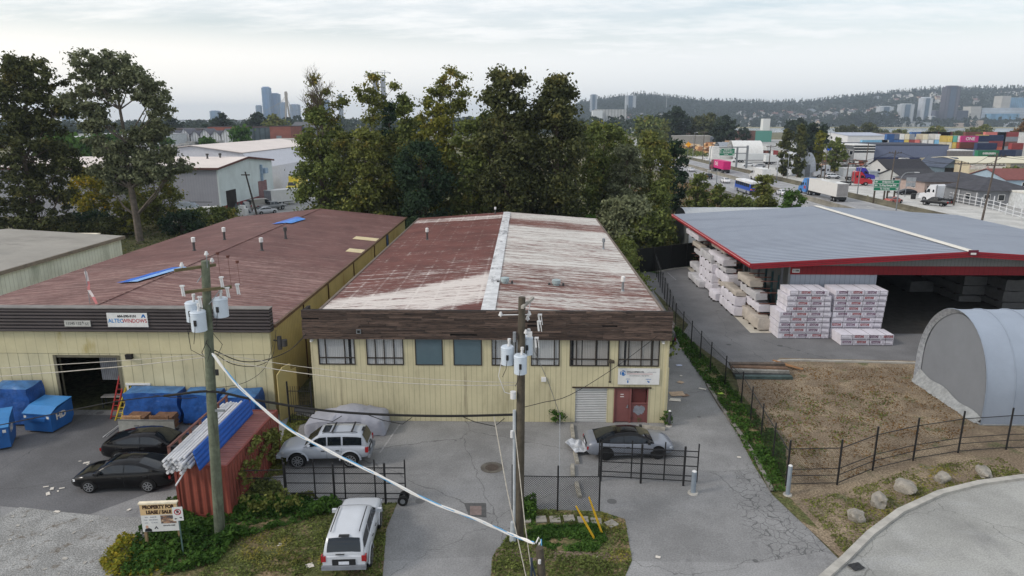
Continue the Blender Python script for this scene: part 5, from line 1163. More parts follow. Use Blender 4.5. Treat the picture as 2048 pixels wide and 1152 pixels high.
def car(label, x, y, heading, kind, col, lod=0, group=None, roofcol=None, rim=None, cat='car', rails=False, flip_spare=False, name='parked_car', z=0, rough=.28):
 s = SPECS[kind]; o = empty(name, (x, y, z), heading, label, cat, group)
 key = 'car_%s_%s_%d' % (kind, col, lod); P = paint('paint_%d_%d_%d' % col, col, rough)
 body, gh = s['body'], s['gh']; hw0 = s['W']/2
 n = 34 if not lod else 14; x0, x1 = body[0][0], body[-1][0]
 def sm(tab, k, x_):
  if lod: return interp(tab, x_, k)
  e = .07; return (interp(tab, x_-e, k)+2*interp(tab, x_, k)+interp(tab, x_+e, k))/4
 vs = []; m = 0
 for i in range(n+1):
  q = x0+(x1-x0)*i/n; zl, zh, hw = sm(body, 1, q), sm(body, 2, q), sm(body, 3, q)
  half = [(hw*.86, zl), (hw*.97, zl+(zh-zl)*.12), (hw, zl+(zh-zl)*.5), (hw*.985, zl+(zh-zl)*.78), (hw*.93, zh-.035), (hw*.8, zh), (hw*.35, zh+.015)]
  ring = [(-a, b_) for a, b_ in half]+[(a, b_) for a, b_ in half[::-1]]; m = len(ring)
  vs += [(q, a, b_) for a, b_ in ring]
 fs = [(i*m+j, (i+1)*m+j, (i+1)*m+(j+1) % m, i*m+(j+1) % m) for i in range(n) for j in range(m)]+[tuple(range(m)), tuple(range(n*m, n*m+m))]
 b = MB(); b.add(vs, fs); b.build('body', P, o, smooth=True, sharp=48)
 b = MB(); g0, g1 = gh[0][0], gh[-1][0]; n = 26 if not lod else 12; vs = []
 belt = lambda q: sm(body, 2, q)
 def sec(q):
  zt, ht = sm(gh, 1, q), sm(gh, 2, q); zb = belt(q)-.02; hb = sm(body, 3, q)*s['hb']+.03
  zt = max(zt, zb+.01); t = min(1, (zt-zb)/.45); ht = hb+(ht-hb)*t
  return zb, hb, zt, ht
 for i in range(n+1):
  q = g0+(g1-g0)*i/n; zb, hb, zt, ht = sec(q)
  half = [(hb, zb), (ht+.02, zt-.06*min(1, (zt-zb)/.3)), (ht*.93, zt), (ht*.4, zt+.025)]
  ring = [(-a, z_) for a, z_ in half]+[(a, z_) for a, z_ in half[::-1]]; m = len(ring); vs += [(q, a, z_) for a, z_ in ring]
 fs = [(i*m+j, (i+1)*m+j, (i+1)*m+j+1, i*m+j+1) for i in range(n) for j in range(m-1)]+[tuple(range(m)), tuple(range(n*m, n*m+m))]
 b.add(vs, fs); b.build('roof', paint('paint_%d_%d_%d' % roofcol, roofcol, .1) if roofcol else P, o, smooth=True, sharp=42)
 for nm, (a, c), sg in (('rear_window', s['rear'], -1), ('windscreen', s['front'], 1)):
  b = MB(); vs = []; k = 6
  for i in range(k+1):
   q = a+(c-a)*i/k; zb, hb, zt, ht = sec(q)
   for t in (-.9, -.4, .4, .9): vs.append((q+sg*.012, ht*t*.97, zt+(.022 if abs(t) < .5 else .0)+.012))
  b.add(vs, [(i*4+j, (i+1)*4+j, (i+1)*4+j+1, i*4+j+1) for i in range(k) for j in range(3)]); b.build(nm, GLS, o, smooth=True)
 for (a, c, e) in s['side']:
  for sg in (-1, 1):
   b = MB(); vs = []; k = 5
   for i in range(k+1):
    qb = a+(e-a)*i/k; qt = c+(min(e, c+(e-c))-c)*i/k
    zb, hb, zt, ht = sec(qb); lo = .10; hi = .86
    for t in (lo, hi):
     w_ = hb+(ht+.02-hb)*t; z_ = zb+.02+(zt-.06-zb)*t
     vs.append((qb, sg*(w_+.012), z_))
   b.add(vs, [(i*2, (i+1)*2, (i+1)*2+1, i*2+1) for i in range(k)]); b.build('side_window', GLS, o)
 r = s['r']
 for wx in s['wb']:
  for sg in (-1, 1):
   hw = interp(body, wx, 3)
   b = MB(); N = 16
   if lod < 2:
    P2 = [(wx+(r+.07)*math.cos(math.pi*k/N*1.16-.25), r+(r+.07)*math.sin(math.pi*k/N*1.16-.25)) for k in range(N+1)]
    b.prism([(p, max(q, interp(body, wx, 1)+.02)) for p, q in P2], 1, sg*(hw-.05), sg*(hw+.006)); b.build('wheel_arch', WELL, o)
   b = MB(); ya, yb = sg*(hw-.2), sg*(hw+.028)
   b.tube([(wx, ya, r), (wx, ya+sg*.03, r), (wx, yb-sg*.03, r), (wx, yb, r)], [r*.9, r, r, r*.9], 20 if not lod else 10)
   w_ = b.build('wheel', TYRE, o, smooth=True, sharp=50)
   if lod < 2:
    b = MB(); b.mat(1); b.tube([(wx, yb-.001*sg, r), (wx, yb+.006*sg, r)], r*.68, 18)
    b.mat(0)
    if not lod:
     for k in range(7 if kind != 'suv' else 10):
      a = 2*math.pi*k/(7 if kind != 'suv' else 10); c_, s_ = math.cos(a), math.sin(a); w2 = .03
      y1 = yb+.016*sg
      b.quad((wx+c_*.03-s_*w2, y1, r+s_*.03+c_*w2), (wx+c_*.03+s_*w2, y1, r+s_*.03-c_*w2), (wx+c_*r*.64+s_*w2*.7, y1, r+s_*r*.64-c_*w2*.7), (wx+c_*r*.64-s_*w2*.7, y1, r+s_*r*.64+c_*w2*.7))
     for k in range(18):
      a, a2 = 2*math.pi*k/18, 2*math.pi*(k+1)/18; y1 = yb+.014*sg
      b.quad(*[(wx+r*f*math.cos(t), y1, r+r*f*math.sin(t)) for f, t in ((.62, a), (.62, a2), (.7, a2), (.7, a))])
    else: b.tube([(wx, yb, r), (wx, yb+.01*sg, r)], r*.5, 10)
    b.build('rim', [rim or RIM, RIMD], w_)
 zl = interp(body, x1-.2, 1)
 if lod < 2:
  for sg in (-1, 1):
   xe = x1-.16; hw = interp(body, xe, 3); zh = interp(body, xe, 2)
   b = MB(); b.add([(xe-.14, sg*(interp(body, xe-.14, 3)*.985+.01), zh-.02), (xe+.04, sg*interp(body, xe+.04, 3)*.97, zh-.06), (xe+.13, sg*interp(body, xe+.13, 3)*.62, zh-.12), (xe+.13, sg*interp(body, xe+.13, 3)*.62, zh-.24), (xe+.04, sg*interp(body, xe+.04, 3)*1.0, zh-.19), (xe-.14, sg*(interp(body, xe-.14, 3)*.99+.012), zh-.12)], [(0, 1, 4, 5), (1, 2, 3, 4)]); b.build('headlight', HEAD, o)
   xe = x0+.1; hw = interp(body, xe, 3); zh = interp(body, xe, 2)
   if kind in ('sedan', 'coupe'): hw = interp(body, x0+.05, 3)-.01; zh = interp(body, x0, 2)+.12
   b = MB(); b.box(x0-.02, x0+.14, sg*(hw*.99)-.03*sg, sg*(hw*.99+.02), zh-.3 if kind in ('suv', 'van', 'pickup') else zh-.24, zh-.02 if kind in ('suv', 'van', 'pickup') else zh-.08); b.box(*((x0-.022, x0+.04) if kind in ('suv', 'van', 'pickup') else (x0+.03, x0+.12)), sg*hw*(.8 if kind == 'suv' else .55), sg*hw*(.97 if kind == 'suv' else .9), zh-.28 if kind == 'suv' else zh-.42, zh-.06 if kind in ('suv', 'van', 'pickup') else zh-.28); b.build('tail_light', TAIL, o)
 if not lod:
  for sg in (-1, 1):
   mx = s['front'][1]-.28; zb, hb, zt, ht = sec(mx)
   b = MB(); b.tube([(mx, sg*(hb-.02), belt(mx)+.06), (mx, sg*(hb+.14), belt(mx)+.09)], .03, 6); b.box(mx-.06, mx+.07, sg*(hb+.1), sg*(hb+.28), belt(mx)+.03, belt(mx)+.18); b.build('mirror', P if kind == 'suv' else PLAST, o)
   sides = s['side']
   for k, (a, c, e) in enumerate(sides[-2:]):
    b = MB(); q = a-.03; hw = interp(body, q, 3); zl_, zh_ = interp(body, q, 1), interp(body, q, 2)
    pts = [(hw*.972, zl_+(zh_-zl_)*.14), (hw+.004, zl_+(zh_-zl_)*.5), (hw*.99, zh_-.2), (hw*.955, zh_-.05)]
    for i in range(3):
     (ya, za), (yb2, zb2) = pts[i], pts[i+1]; b.quad((q-.006, sg*ya+.004*sg, za), (q+.006, sg*ya+.004*sg, za), (q+.006, sg*yb2+.004*sg, zb2), (q-.006, sg*yb2+.004*sg, zb2))
    b.box(a+.08, a+.26, sg*(hw*.985), sg*(hw*.985+.03), zh_-.2, zh_-.16)
    b.build('door_edge', PLAST, o)
  b = MB(); b.box(x0-.028, x0+.04, -.45, .45, .58 if kind != 'suv' else .71, .8 if kind != 'suv' else .95); b.build('plate_recess', PLAST, o)
  b = MB(); b.box(x0-.04, x0+.05, -.2, .2, .62 if kind != 'suv' else .74, .74 if kind != 'suv' else .87); b.build('number_plate', PLATE, o)
  b = MB(); zb_ = interp(body, x1-.05, 1); b.box(x1-.12, x1+.015, -.5, .5, zb_+.02, zb_+.16); b.build('grille', PLAST, o)
  if kind == 'suv':
   b = MB(); b.box(x0-.12, x0+.02, -.86, .86, .55, .70); b.build('rear_bumper', mat('bumper_grey', (120, 124, 130), .5), o)
   b = MB(); b.box(x1-.1, x1+.14, -.8, .8, .55, .72); b.build('front_bumper', P, o)
   for wx in s['wb']:
    for sg in (-1, 1):
     b = MB(); hw = interp(body, wx, 3); N = 14; rr_ = r+.08
     P2 = [(wx+rr_*math.cos(math.pi*k/N), r+.02+rr_*math.sin(math.pi*k/N)) for k in range(N+1)]; P3 = [(wx+(rr_+.08)*math.cos(math.pi*k/N), r+.02+(rr_+.08)*math.sin(math.pi*k/N)) for k in range(N+1)]
     for k in range(N):
      a, c, e, f = P2[k], P2[k+1], P3[k+1], P3[k]
      b.quad((a[0], sg*(hw+.045), a[1]), (c[0], sg*(hw+.045), c[1]), (e[0], sg*(hw+.01), e[1]), (f[0], sg*(hw+.01), f[1]))
      b.quad((a[0], sg*(hw+.045), a[1]), (c[0], sg*(hw+.045), c[1]), (c[0], sg*(hw-.06), c[1]), (a[0], sg*(hw-.06), a[1]))
     b.build('wheel_flare', P, o)
   for sg in (-1, 1): b = MB(); b.tube([(-1.75, sg*.56, 1.83), (-1.6, sg*.56, 1.86), (-.1, sg*.56, 1.86), (.05, sg*.56, 1.82)], .02, 6); b.build('roof_rail', PLAST, o)
   if rails:
    for q in (-1.45, -.45): b = MB(); b.box(q-.04, q+.04, -.6, .6, 1.86, 1.9); b.build('roof_bar', PLAST, o)
   if rails:
    b = MB(); b.box(-.28, .1, -.38, .38, 1.795, 1.822); b.build('sunroof', GLS, o)
   b = MB(); b.box(-2.05, -1.9, -.2, .2, 1.775, 1.80); b.box(-2.32, -2.27, -.04, .3, 1.16, 1.18); b.build('wiper', PLAST, o)
  else:
   b = MB(); b.prism([(-.72, 1.4), (-.6, 1.405), (-.7, 1.47)] if kind == 'sedan' else [(-.72, 1.32), (-.6, 1.325), (-.7, 1.37)], 1, -.02, .02); b.build('antenna_fin', PLAST, o)
 return o
def at_wheels(p, q):
 a, c = Vector(G(*p)), Vector(G(*q)); m = (a+c)/2; return m, math.atan2(c.y-a.y, c.x-a.x)
N90 = math.pi/2
BLACKP, SILV, GREYP = (16, 16, 18), (168, 174, 183), (116, 121, 131)
m, h = at_wheels((292, 985), (182, 987)); car('glossy black sedan with its nose to the left, nearer of the two black cars', m.x, m.y+.92, h, 'sedan', BLACKP, rough=.15)
m, h = at_wheels((240, 926), (340, 925)); car('black sedan with its tail to the left, half hidden behind the other black car', m.x, m.y+.92, h, 'sedan', (22, 21, 24), rough=.15)
m, h = at_wheels((696, 936), (597, 937)); car('silver off roader parked sideways with a sunroof and roof bars', m.x, m.y+.88, h+.02, 'suv', SILV, rails=True)
car('silver white off roader seen from behind with its nose to the gate', -7.1, 25.38, N90+.06, 'suv', (190, 194, 200))
m, h = at_wheels((1212, 921), (1309, 919)); car('grey two door coupe with black roof behind the open gate', m.x, m.y+.92, h, 'coupe', GREYP, roofcol=(16, 16, 17), rim=RIMD)
x, y = G(1342, 694); car('dark car tucked along the right side wall of the yellow warehouse', x-.15-.3, y+2.2, math.pi/2, 'sedan', (30, 30, 34), 1)
m = Vector(G(692, 866)); S = empty('covered_car', (m.x, m.y+.55, 0), .03, 'car hidden under a grey fabric cover by the yellow wall', 'covered car')
b = MB(); tab = [(-2.35, .55, .72), (-2.2, .78, .9), (-1.5, .98, .97), (-.95, 1.05, .98), (-.45, 1.40, .96), (.15, 1.52, .95), (.75, 1.46, .96), (1.35, 1.22, .98), (1.95, 1.08, .96), (2.2, .95, .92), (2.32, .5, .8)]; n = 40; vs = []; mm = 0
for i in range(n+1):
 q = -2.35+4.67*i/n; zt = interp(tab, q, 1)*.9; hw = interp(tab, q, 2); top = min(hw, .62 if zt > 1.2 else .8)
 half = [(hw+.04+.05*math.sin(q*6), .03), (hw+.03+.03*math.sin(q*5+1), .3), (hw, .62*min(1, zt)), (hw*.97, min(zt-.03, .92)), (top, zt-.03), (top*.5, zt+.01)]
 ring = [(-a_, z_) for a_, z_ in half]+[(a_, z_) for a_, z_ in half[::-1]]; mm = len(ring)
 vs += [(q+.03*pnoise(Vector((q*2, a_*3, z_*3))), a_+.05*pnoise(Vector((q*2.2, a_*2+5, z_*2))), z_+.03*pnoise(Vector((q*2, a_*3+9, 2)))) for a_, z_ in ring]
b.add(vs, [(i*mm+j, (i+1)*mm+j, (i+1)*mm+j+1, i*mm+j+1) for i in range(n) for j in range(mm-1)]+[tuple(range(mm)), tuple(range(n*mm, n*mm+mm))])
b.build('cover', mat('car_cover', (152, 154, 164), .7, var=.08, vs=1.5, bump=(2.2, .8, .09)), S, smooth=True, sharp=70)
for wx in (-1.4, 1.4):
 for sg in (-1, 1):
  b = MB(); b.tube([(wx, sg*.7, .25), (wx, sg*.9, .25)], .28, 12); b.build('wheel', TYRE, S)
def tractor(o, x, col, sleeper=True, col2=None, fair=True):
 """highway tractor; nose at +x, rear at x"""
 P = paint('paint_%d_%d_%d' % col, col)
 b = MB(); b.prism([(x+2.2, .9), (x+2.2, 3.7), (x+2.6, 3.95), (x+3.9, 3.75), (x+4.7, 2.75), (x+5.1, 2.0), (x+6.6, 1.7), (x+6.9, 1.2), (x+6.9, .55), (x+5.9, .5), (x+5.6, 1.0), (x+4.7, .95), (x+4.4, .5), (x+2.3, .5)], 1, -1.2, 1.2); b.build('cab', P, o)
 b = MB(); b.quad((x+4.0, -1.0, 3.6), (x+4.0, 1.0, 3.6), (x+4.95, 1.05, 2.35), (x+4.95, -1.05, 2.35)); v = b.v; b.v = [(p[0]+.14, p[1], p[2]+.1) for p in v]; b.build('windscreen', GLS, o)
 for sg in (-1, 1):
  b = MB(); b.prism([(x+3.7, 2.1), (x+3.75, 2.85), (x+4.4, 2.8), (x+4.75, 2.1)], 1, sg*1.2, sg*1.212); b.build('side_window', GLS, o)
  b = MB(); b.box(x+2.5, x+3.0, sg*1.2, sg*1.212, 2.2, 2.8); b.build('sleeper_window', GLS, o)
  b = MB(); b.box(x+4.7, x+4.85, sg*1.3, sg*1.5, 1.9, 2.6); b.build('mirror', PLAST, o)
  b = MB(); b.tube([(x+2.0, sg*1.05, 1.0), (x+2.0, sg*1.05, 3.9)], .1, 8); b.build('exhaust', CHROME, o)
 b = MB(); b.box(x-.9, x+2.3, -.45, .45, .75, 1.05); b.box(x-.9, x-.75, -1.1, 1.1, .6, .95); b.build('chassis', PLAST, o)
 if col2:
  b = MB(); b.box(x+2.4, x+3.6, -1.215, 1.215, 1.3, 2.0); b.build('stripe', paint('paint_%d_%d_%d' % col2, col2), o)
 for wx in (x-.3, x+.95, x+5.2):
  for sg in (-1, 1):
   b = MB(); w_ = .5 if wx < x+3 else .3; b.tube([(wx, sg*(1.2-w_), .52), (wx, sg*1.22, .52)], .52, 16); t = b.build('wheel', TYRE, o, smooth=True, sharp=50)
   b = MB(); b.tube([(wx, sg*1.2, .52), (wx, sg*1.235, .52)], .28, 12); b.build('rim', RIM, t)
def trailer(o, x, L, h, col, deck=1.1, col_end=None, rib=None):
 """box body from x-L to x"""
 m_ = rib or paint('paint_%d_%d_%d' % col, col, .5)
 b = MB(); b.box(x-L, x, -1.25, 1.25, deck, deck+h); b.build('trailer_body', m_, o)
 b = MB(); b.box(x-L-.03, x-L-.002, -1.2, 1.2, deck+.08, deck+h-.08)
 for y in (-.6, -.02, .6): b.box(x-L-.07, x-L-.03, y, y+.04, deck+.1, deck+h-.1)
 b.build('rear_door', mat('door_%d' % (col_end or col)[0], col_end or col, .5, var=.1), o)
 b = MB(); b.box(x-L+.2, x-1, -.5, .5, deck-.25, deck-.02); b.box(x-L+.1, x-L+.2, -1.1, 1.1, .5, deck-.05); b.build('chassis', PLAST, o)
 for wx in (x-L+1.2, x-L+2.5):
  for sg in (-1, 1):
   b = MB(); b.tube([(wx, sg*.7, .52), (wx, sg*1.22, .52)], .52, 16); t = b.build('wheel', TYRE, o, smooth=True, sharp=50)
   b = MB(); b.tube([(wx, sg*1.2, .52), (wx, sg*1.235, .52)], .28, 12); b.build('rim', RIM, t)
N90 = math.pi/2
S = empty('semi_truck', (69.8, 152.0, 0), N90, 'long white semi trailer behind a blue and red cab on the highway', 'truck')
trailer(S, 15.2, 15.2, 2.9, (216, 214, 210), 1.15, (140, 138, 138)); tractor(S, 14.6, (60, 130, 200), col2=(170, 50, 60))
S = empty('semi_truck', (68.6, 236, 0), N90, 'magenta container lorry driving away on the highway', 'truck')
trailer(S, 12.2, 12.2, 2.7, (196, 28, 110), 1.3, rib=mat('magenta_container', (196, 26, 112), .55, var=.05, seam=(0, .35, .06, .3))); tractor(S, 11.6, (120, 30, 50))
for sg in (-1,): text('lettering', 'ONE', 1.9, WHT, S, (8.9, 1.26, 2.8), (math.pi/2, 0, math.pi), bold=.03); text('lettering', 'ONE', 1.9, WHT, S, (8.9, -1.26, 2.8), (math.pi/2, 0, 0), bold=.03)
S = empty('box_truck', (70.6, 203, 0), N90, 'white box truck on the highway behind the blue bus', 'truck')
trailer(S, 7, 7, 2.7, (212, 212, 210), 1.0); tractor(S, 4.6, (200, 200, 200))
S = empty('bus', (55.3, 172, 0), N90, 'blue bus with white roof on the near highway lanes', 'bus')
BB = paint('paint_bus', (28, 78, 176));
b = MB(); b.prism([(-6, .4), (-6, 2.6), (5.7, 2.6), (6, 1.4), (6, .4)], 1, -1.25, 1.25); b.build('body', BB, S)
b = MB(); b.box(-6.0, 5.7, -1.26, 1.26, .35, 1.0); b.build('skirt', mat('bus_grey', (140, 144, 150), .5, var=.2), S)
b = MB(); b.box(-6, 5.6, -1.2, 1.2, 2.62, 3.15); b.build('roof', mat('bus_roof', (222, 222, 222), .5), S)
for k in range(7):
 for sg in (-1, 1):
  b = MB(); b.box(-5.6+k*1.58, -5.6+k*1.58+1.45, sg*1.25, sg*1.262, 1.85, 2.7); b.build('side_window', GLS, S)
b = MB(); b.box(-6.02, -6.0, -1.0, 1.0, 1.7, 2.6); b.build('rear_window', GLS, S)
b = MB(); b.quad((6.02, -1.1, 1.3), (6.02, 1.1, 1.3), (5.75, 1.1, 2.7), (5.75, -1.1, 2.7)); b.build('windscreen', GLS, S)
b = MB(); b.box(-6.03, -6.0, -1.1, 1.1, 1.2, 1.5); b.build('destination_sign', mat('amber_sign', (220, 110, 40), .5), S)
for wx in (-3.6, 3.6):
 for sg in (-1, 1):
  b = MB(); b.tube([(wx, sg*.9, .5), (wx, sg*1.27, .5)], .5, 14); b.build('wheel', TYRE, S)
x, y = G(1735, 371); S = empty('tractor_unit', (x-7.2, y+1, 0), -.12, 'red tractor unit without trailer parked across the side road yard', 'truck'); tractor(S, 1.2, (176, 34, 44))
x, y = G(1760, 366); S = empty('tractor_unit', (x-5.8, y+9.5, 0), -.12, 'purple blue tractor unit behind the red one', 'truck'); tractor(S, 1.2, (52, 44, 150))
x, y = G(1880, 406); S = empty('tractor_unit', (91.4, 148.5, 0), N90+.18, 'white tractor unit without trailer seen from behind beside the gated yard', 'truck'); tractor(S, 1.0, (212, 214, 218))
x, y = G(1640, 356); S = empty('tractor_unit', (x+2.2, y+1.5, 0), math.pi-.1, 'grey white tractor unit facing left beside the small white jeep', 'truck'); tractor(S, -3, (168, 172, 178))
bgc = [(1592, 349, 3.2, 'pickup', (24, 24, 27), 'black pickup truck at the far edge of the side road'), (1576, 347, 3.0, 'sedan', (30, 30, 32), 'black sedan half behind the black pickup'),
 (1667, 358, -.05, 'suv', (205, 208, 212), 'small white jeep parked beside the grey white tractor unit'), (1815, 390, 3.15, 'sedan', (26, 26, 30), 'black sedan parked in front of the black fence by the stucco house'),
 (1880, 374, .2, 'suv', (28, 28, 30), 'black car parked behind the white tractor unit'), (1905, 377, .3, 'sedan', (200, 202, 206), 'white sedan parked behind the white tractor unit'),
 (1874, 412, 2.2, 'pickup', (34, 36, 38), 'dark low car beside the white tractor unit'), (1790, 407, .5, 'sedan', (170, 90, 80), 'reddish car behind the green road sign'),
 (1520, 335, 3.1, 'sedan', (150, 152, 156), 'grey sedan in the roadside lot, right of its pair'), (1498, 333, 3.0, 'sedan', (206, 208, 210), 'white car in the roadside lot, left of the grey sedan'), (1476, 325, 3.0, 'van', (210, 210, 212), 'white van in the roadside lot'),
 (1412, 322, 1.6, 'sedan', (212, 212, 214), 'white car on the shoulder beside the magenta lorry'), (1508, 309, .2, 'pickup', (208, 208, 208), 'white pickup facing the road in the upper roadside lot, left one'), (1524, 308, .2, 'pickup', (204, 206, 208), 'white pickup facing the road in the upper roadside lot, right one'),
 (1383, 343, 1.57, 'sedan', (196, 198, 202), 'pale car on the near highway lanes left of the lamp'), (1417, 358, 1.57, 'suv', (40, 42, 46), 'dark car on the near highway lanes'), (1452, 366, 1.57, 'sedan', (216, 216, 218), 'white car beside the blue bus'),
 (1566, 391, 1.57, 'sedan', (196, 198, 202), 'silver car on the near lanes by the bushes'), (1608, 335, .4, 'van', (206, 206, 206), 'white van under the dark tall trees'), (1540, 327, 0, 'sedan', (60, 62, 66), 'dark car at the edge of the roadside lot'),
 (1843, 333, .1, 'van', (210, 210, 212), 'white van beside the blue gabled shed'), (1798, 337, 0, 'van', (206, 206, 208), 'white van behind the dark roofed house, right one'), (1775, 338, 0, 'van', (204, 206, 208), 'white van behind the dark roofed house, left one'),
 (528, 429, .9, 'sedan', (176, 178, 182), 'silver sedan parked near the red based warehouse'), (543, 421, .9, 'pickup', (120, 122, 124), 'grey pickup parked behind the silver sedan'), (520, 421, .9, 'van', (150, 146, 140), 'beige van parked against the red based warehouse'),
 (1916, 372, .4, 'sedan', (150, 152, 155), 'grey car at the back of the gated yard'), (1935, 366, .2, 'suv', (70, 72, 76), 'dark suv between the stucco house and the blue house'), (1950, 372, .3, 'sedan', (160, 50, 50), 'red car in front of the blue house')]
for u, v, h, kd, c_, lab in bgc:
 x, y = G(u, v); car(lab, x, y+.8, h, kd, c_, 1, 'cars parked or driving in the background')
x, y = G(573, 386); S = empty('box_truck', (x+1.0, y+5.5, 0), -N90, 'yellow box truck facing the camera behind the trees', 'truck')
YT = paint('paint_yellow_truck', (222, 200, 70))
b = MB(); b.box(-5, 2.6, -1.25, 1.25, 1.0, 3.9); b.build('box', YT, S)
b = MB(); b.prism([(2.6, .6), (2.6, 2.6), (3.6, 2.5), (4.2, 1.7), (5.4, 1.5), (5.5, .6)], 1, -1.1, 1.1); b.build('cab', YT, S)
b = MB(); b.quad((3.62, -1, 2.5), (3.62, 1, 2.5), (4.24, 1, 1.72), (4.24, -1, 1.72)); b.build('windscreen', GLS, S)
b = MB(); b.box(5.5, 5.53, -.7, .7, .8, 1.3); b.build('grille', PLAST, S)
for wx in (-3.5, 4.6):
 for sg in (-1, 1):
  b = MB(); b.tube([(wx, sg*.8, .5), (wx, sg*1.15, .5)], .5, 12); b.build('wheel', TYRE, S)
x, y = G(560, 411); S = empty('box_trailer', (x, y+1.5, 0), .95, 'white box trailer with grey ends parked by the loading doors', 'trailer')
trailer(S, 3.4, 6.8, 2.5, (206, 206, 204), .8, (150, 150, 156))
x, y = G(575, 365); S = empty('shipping_container', (x-1, y+6, 0), .3, 'white topped container standing on others behind the yellow truck', 'shipping container')
b = MB(); b.box(-3, 3, -1.2, 1.2, 2.4, 5); b.build('body', mat('cont_palewhite', (206, 200, 196), .6, seam=(0, .3, .05, .3)), S)
b = MB(); b.box(-3, 3, -1.2, 1.2, 0, 2.39); b.build('lower_body', mat('cont_darkred', (104, 44, 42), .6, seam=(0, .3, .05, .4)), S)
# ================================================================ vegetation
NR = np.random.default_rng(5)
def quads_mesh(name, C, N, S, asp=.7):
 """leaf quads: centres C (n,3), normals N, half sizes S -> mesh"""
 n = len(C); N = N/np.linalg.norm(N, axis=1, keepdims=True)
 t = NR.normal(size=(n, 3)); a = np.cross(N, t); a /= np.linalg.norm(a, axis=1, keepdims=True); b = np.cross(N, a)
 S = S[:, None]; a = a*S; b = b*S*asp
 V = np.stack([C-a, C-b*.9+a*.1, C+a, C+b*.9-a*.1], 1).reshape(-1, 3).astype(np.float32)
 me = bpy.data.meshes.new(name); me.vertices.add(4*n); me.vertices.foreach_set('co', V.ravel())
 me.loops.add(4*n); me.loops.foreach_set('vertex_index', np.arange(4*n, dtype=np.int32))
 me.polygons.add(n); me.polygons.foreach_set('loop_start', np.arange(0, 4*n, 4, dtype=np.int32))
 me.update(calc_edges=True); return me
def leaf_cloud(clumps, n, size, up=.35):
 """clumps: (cx,cy,cz,rx,ry,rz); leaves scattered through them, denser near the skin"""
 K = np.array(clumps); vol = (K[:, 3]*K[:, 4]*K[:, 5])**.67; idx = NR.choice(len(K), n, p=vol/vol.sum())
 d = NR.normal(size=(n, 3)); d /= np.linalg.norm(d, axis=1, keepdims=True)
 r = np.minimum(1.4, np.abs(NR.normal(size=n))*.5+.28*NR.random(n))
 C = K[idx, :3]+d*r[:, None]*K[idx, 3:6]*1.12
 N = d*.7+NR.normal(size=(n, 3))*.7+np.array([0, 0, up])
 return C, N, size*(.6+.8*NR.random(n))
BARK = mat('bark', (84, 74, 64), .95, var=.3, vs=2); BARKP = mat('bark_pale', (98, 90, 82), .95, var=.3, vs=2)
LF = dict(dark=leafmat('leaf_dark', (50, 56, 34), (102, 106, 68), (122, 116, 66)), mid=leafmat('leaf_mid', (66, 78, 40), (132, 142, 80), (150, 138, 70)),
  olive=leafmat('leaf_olive', (78, 86, 42), (134, 138, 76), (156, 138, 68)), yel=leafmat('leaf_yellow', (84, 92, 40), (134, 130, 58), (152, 130, 52)),
  blue=leafmat('leaf_bluegreen', (40, 56, 42), (62, 80, 56)), grn=leafmat('leaf_green', (56, 80, 38), (92, 122, 54)), silver=leafmat('leaf_silver', (66, 73, 50), (140, 145, 112)),
  brown=leafmat('leaf_brown', (96, 72, 48), (140, 108, 66)), far=leafmat('leaf_far', (40, 50, 42), (64, 76, 58)), lush=leafmat('leaf_lush', (44, 72, 32), (86, 116, 52)), autumn=leafmat('leaf_autumn', (92, 108, 42), (170, 150, 52), (210, 160, 48)))
def profile(shape, t, R):
 if shape == 'round': return R*math.sqrt(max(.05, 1-(2*t-.9)**2*.9))
 if shape == 'cone': return R*(1-.88*t)**.8
 if shape == 'column': return R*min(1, .55+1.6*t)*(1-t**3*.8)
 if shape == 'oval': return R*math.sin(math.pi*(.12+.8*t))**.7
 return R
def make_crown(H, zb, Rr, shape, ncl, cl, n, size, seed, lean=0., flat=.75):
 if n > 2500: n = int(n*1.75); size *= .74; ncl = int(ncl*1.3); cl *= .92
 rg = random.Random(seed); cls = []; tips = []
 for k in range(ncl):
  t = (k+.5)/ncl; t = min(.98, max(.02, t+rg.uniform(-.06, .06)))
  z = zb+(H-zb)*t; pr = profile(shape, t, Rr); a = k*2.399+rg.uniform(-.5, .5); r = pr*math.sqrt(rg.uniform(.12, 1))*.86
  s = cl*(.7+.6*rg.random())*(.65+.35*pr/Rr)
  c = (r*math.cos(a)+lean*t, r*math.sin(a), min(z, H-s*.55)); cls.append((*c, s, s, s*flat)); tips.append(c)
 C, N, S = leaf_cloud(cls, n, size)
 return C, N, S, tips
def limbs(b, tips, H, zb, r0, seed, every=1, lean=0.):
 rg = random.Random(seed+99)
 for c in tips[::every]:
  z0 = max(zb*.6, c[2]-math.hypot(c[0], c[1])*rg.uniform(.7, 1.2)-.6); t = z0/H
  p0 = Vector((lean*t, 0, z0)); p2 = Vector(c); mid = p0.lerp(p2, .5)+Vector((rg.uniform(-.3, .3), rg.uniform(-.3, .3), rg.uniform(-.1, .5)))
  r = max(.03, r0*(1-t)*.42); b.tube([tuple(p0), tuple(mid), tuple(p2)], [r, r*.6, r*.2], 5, False)
def twigs(b, base, d, L, r, depth, rg):
 d = Vector(d).normalized(); p = Vector(base); q = p+d*L
 b.tube([tuple(p), tuple(q)], [r, r*.6], 4, False)
 if depth == 0: return
 for k in range(rg.choice((3, 3, 4))):
  nd = (d+Vector((rg.uniform(-.75, .75), rg.uniform(-.75, .75), rg.uniform(-.1, .5)))).normalized()
  twigs(b, p.lerp(q, rg.uniform(.45, 1)), nd, L*rg.uniform(.55, .8), r*.55, depth-1, rg)
TREES = {}
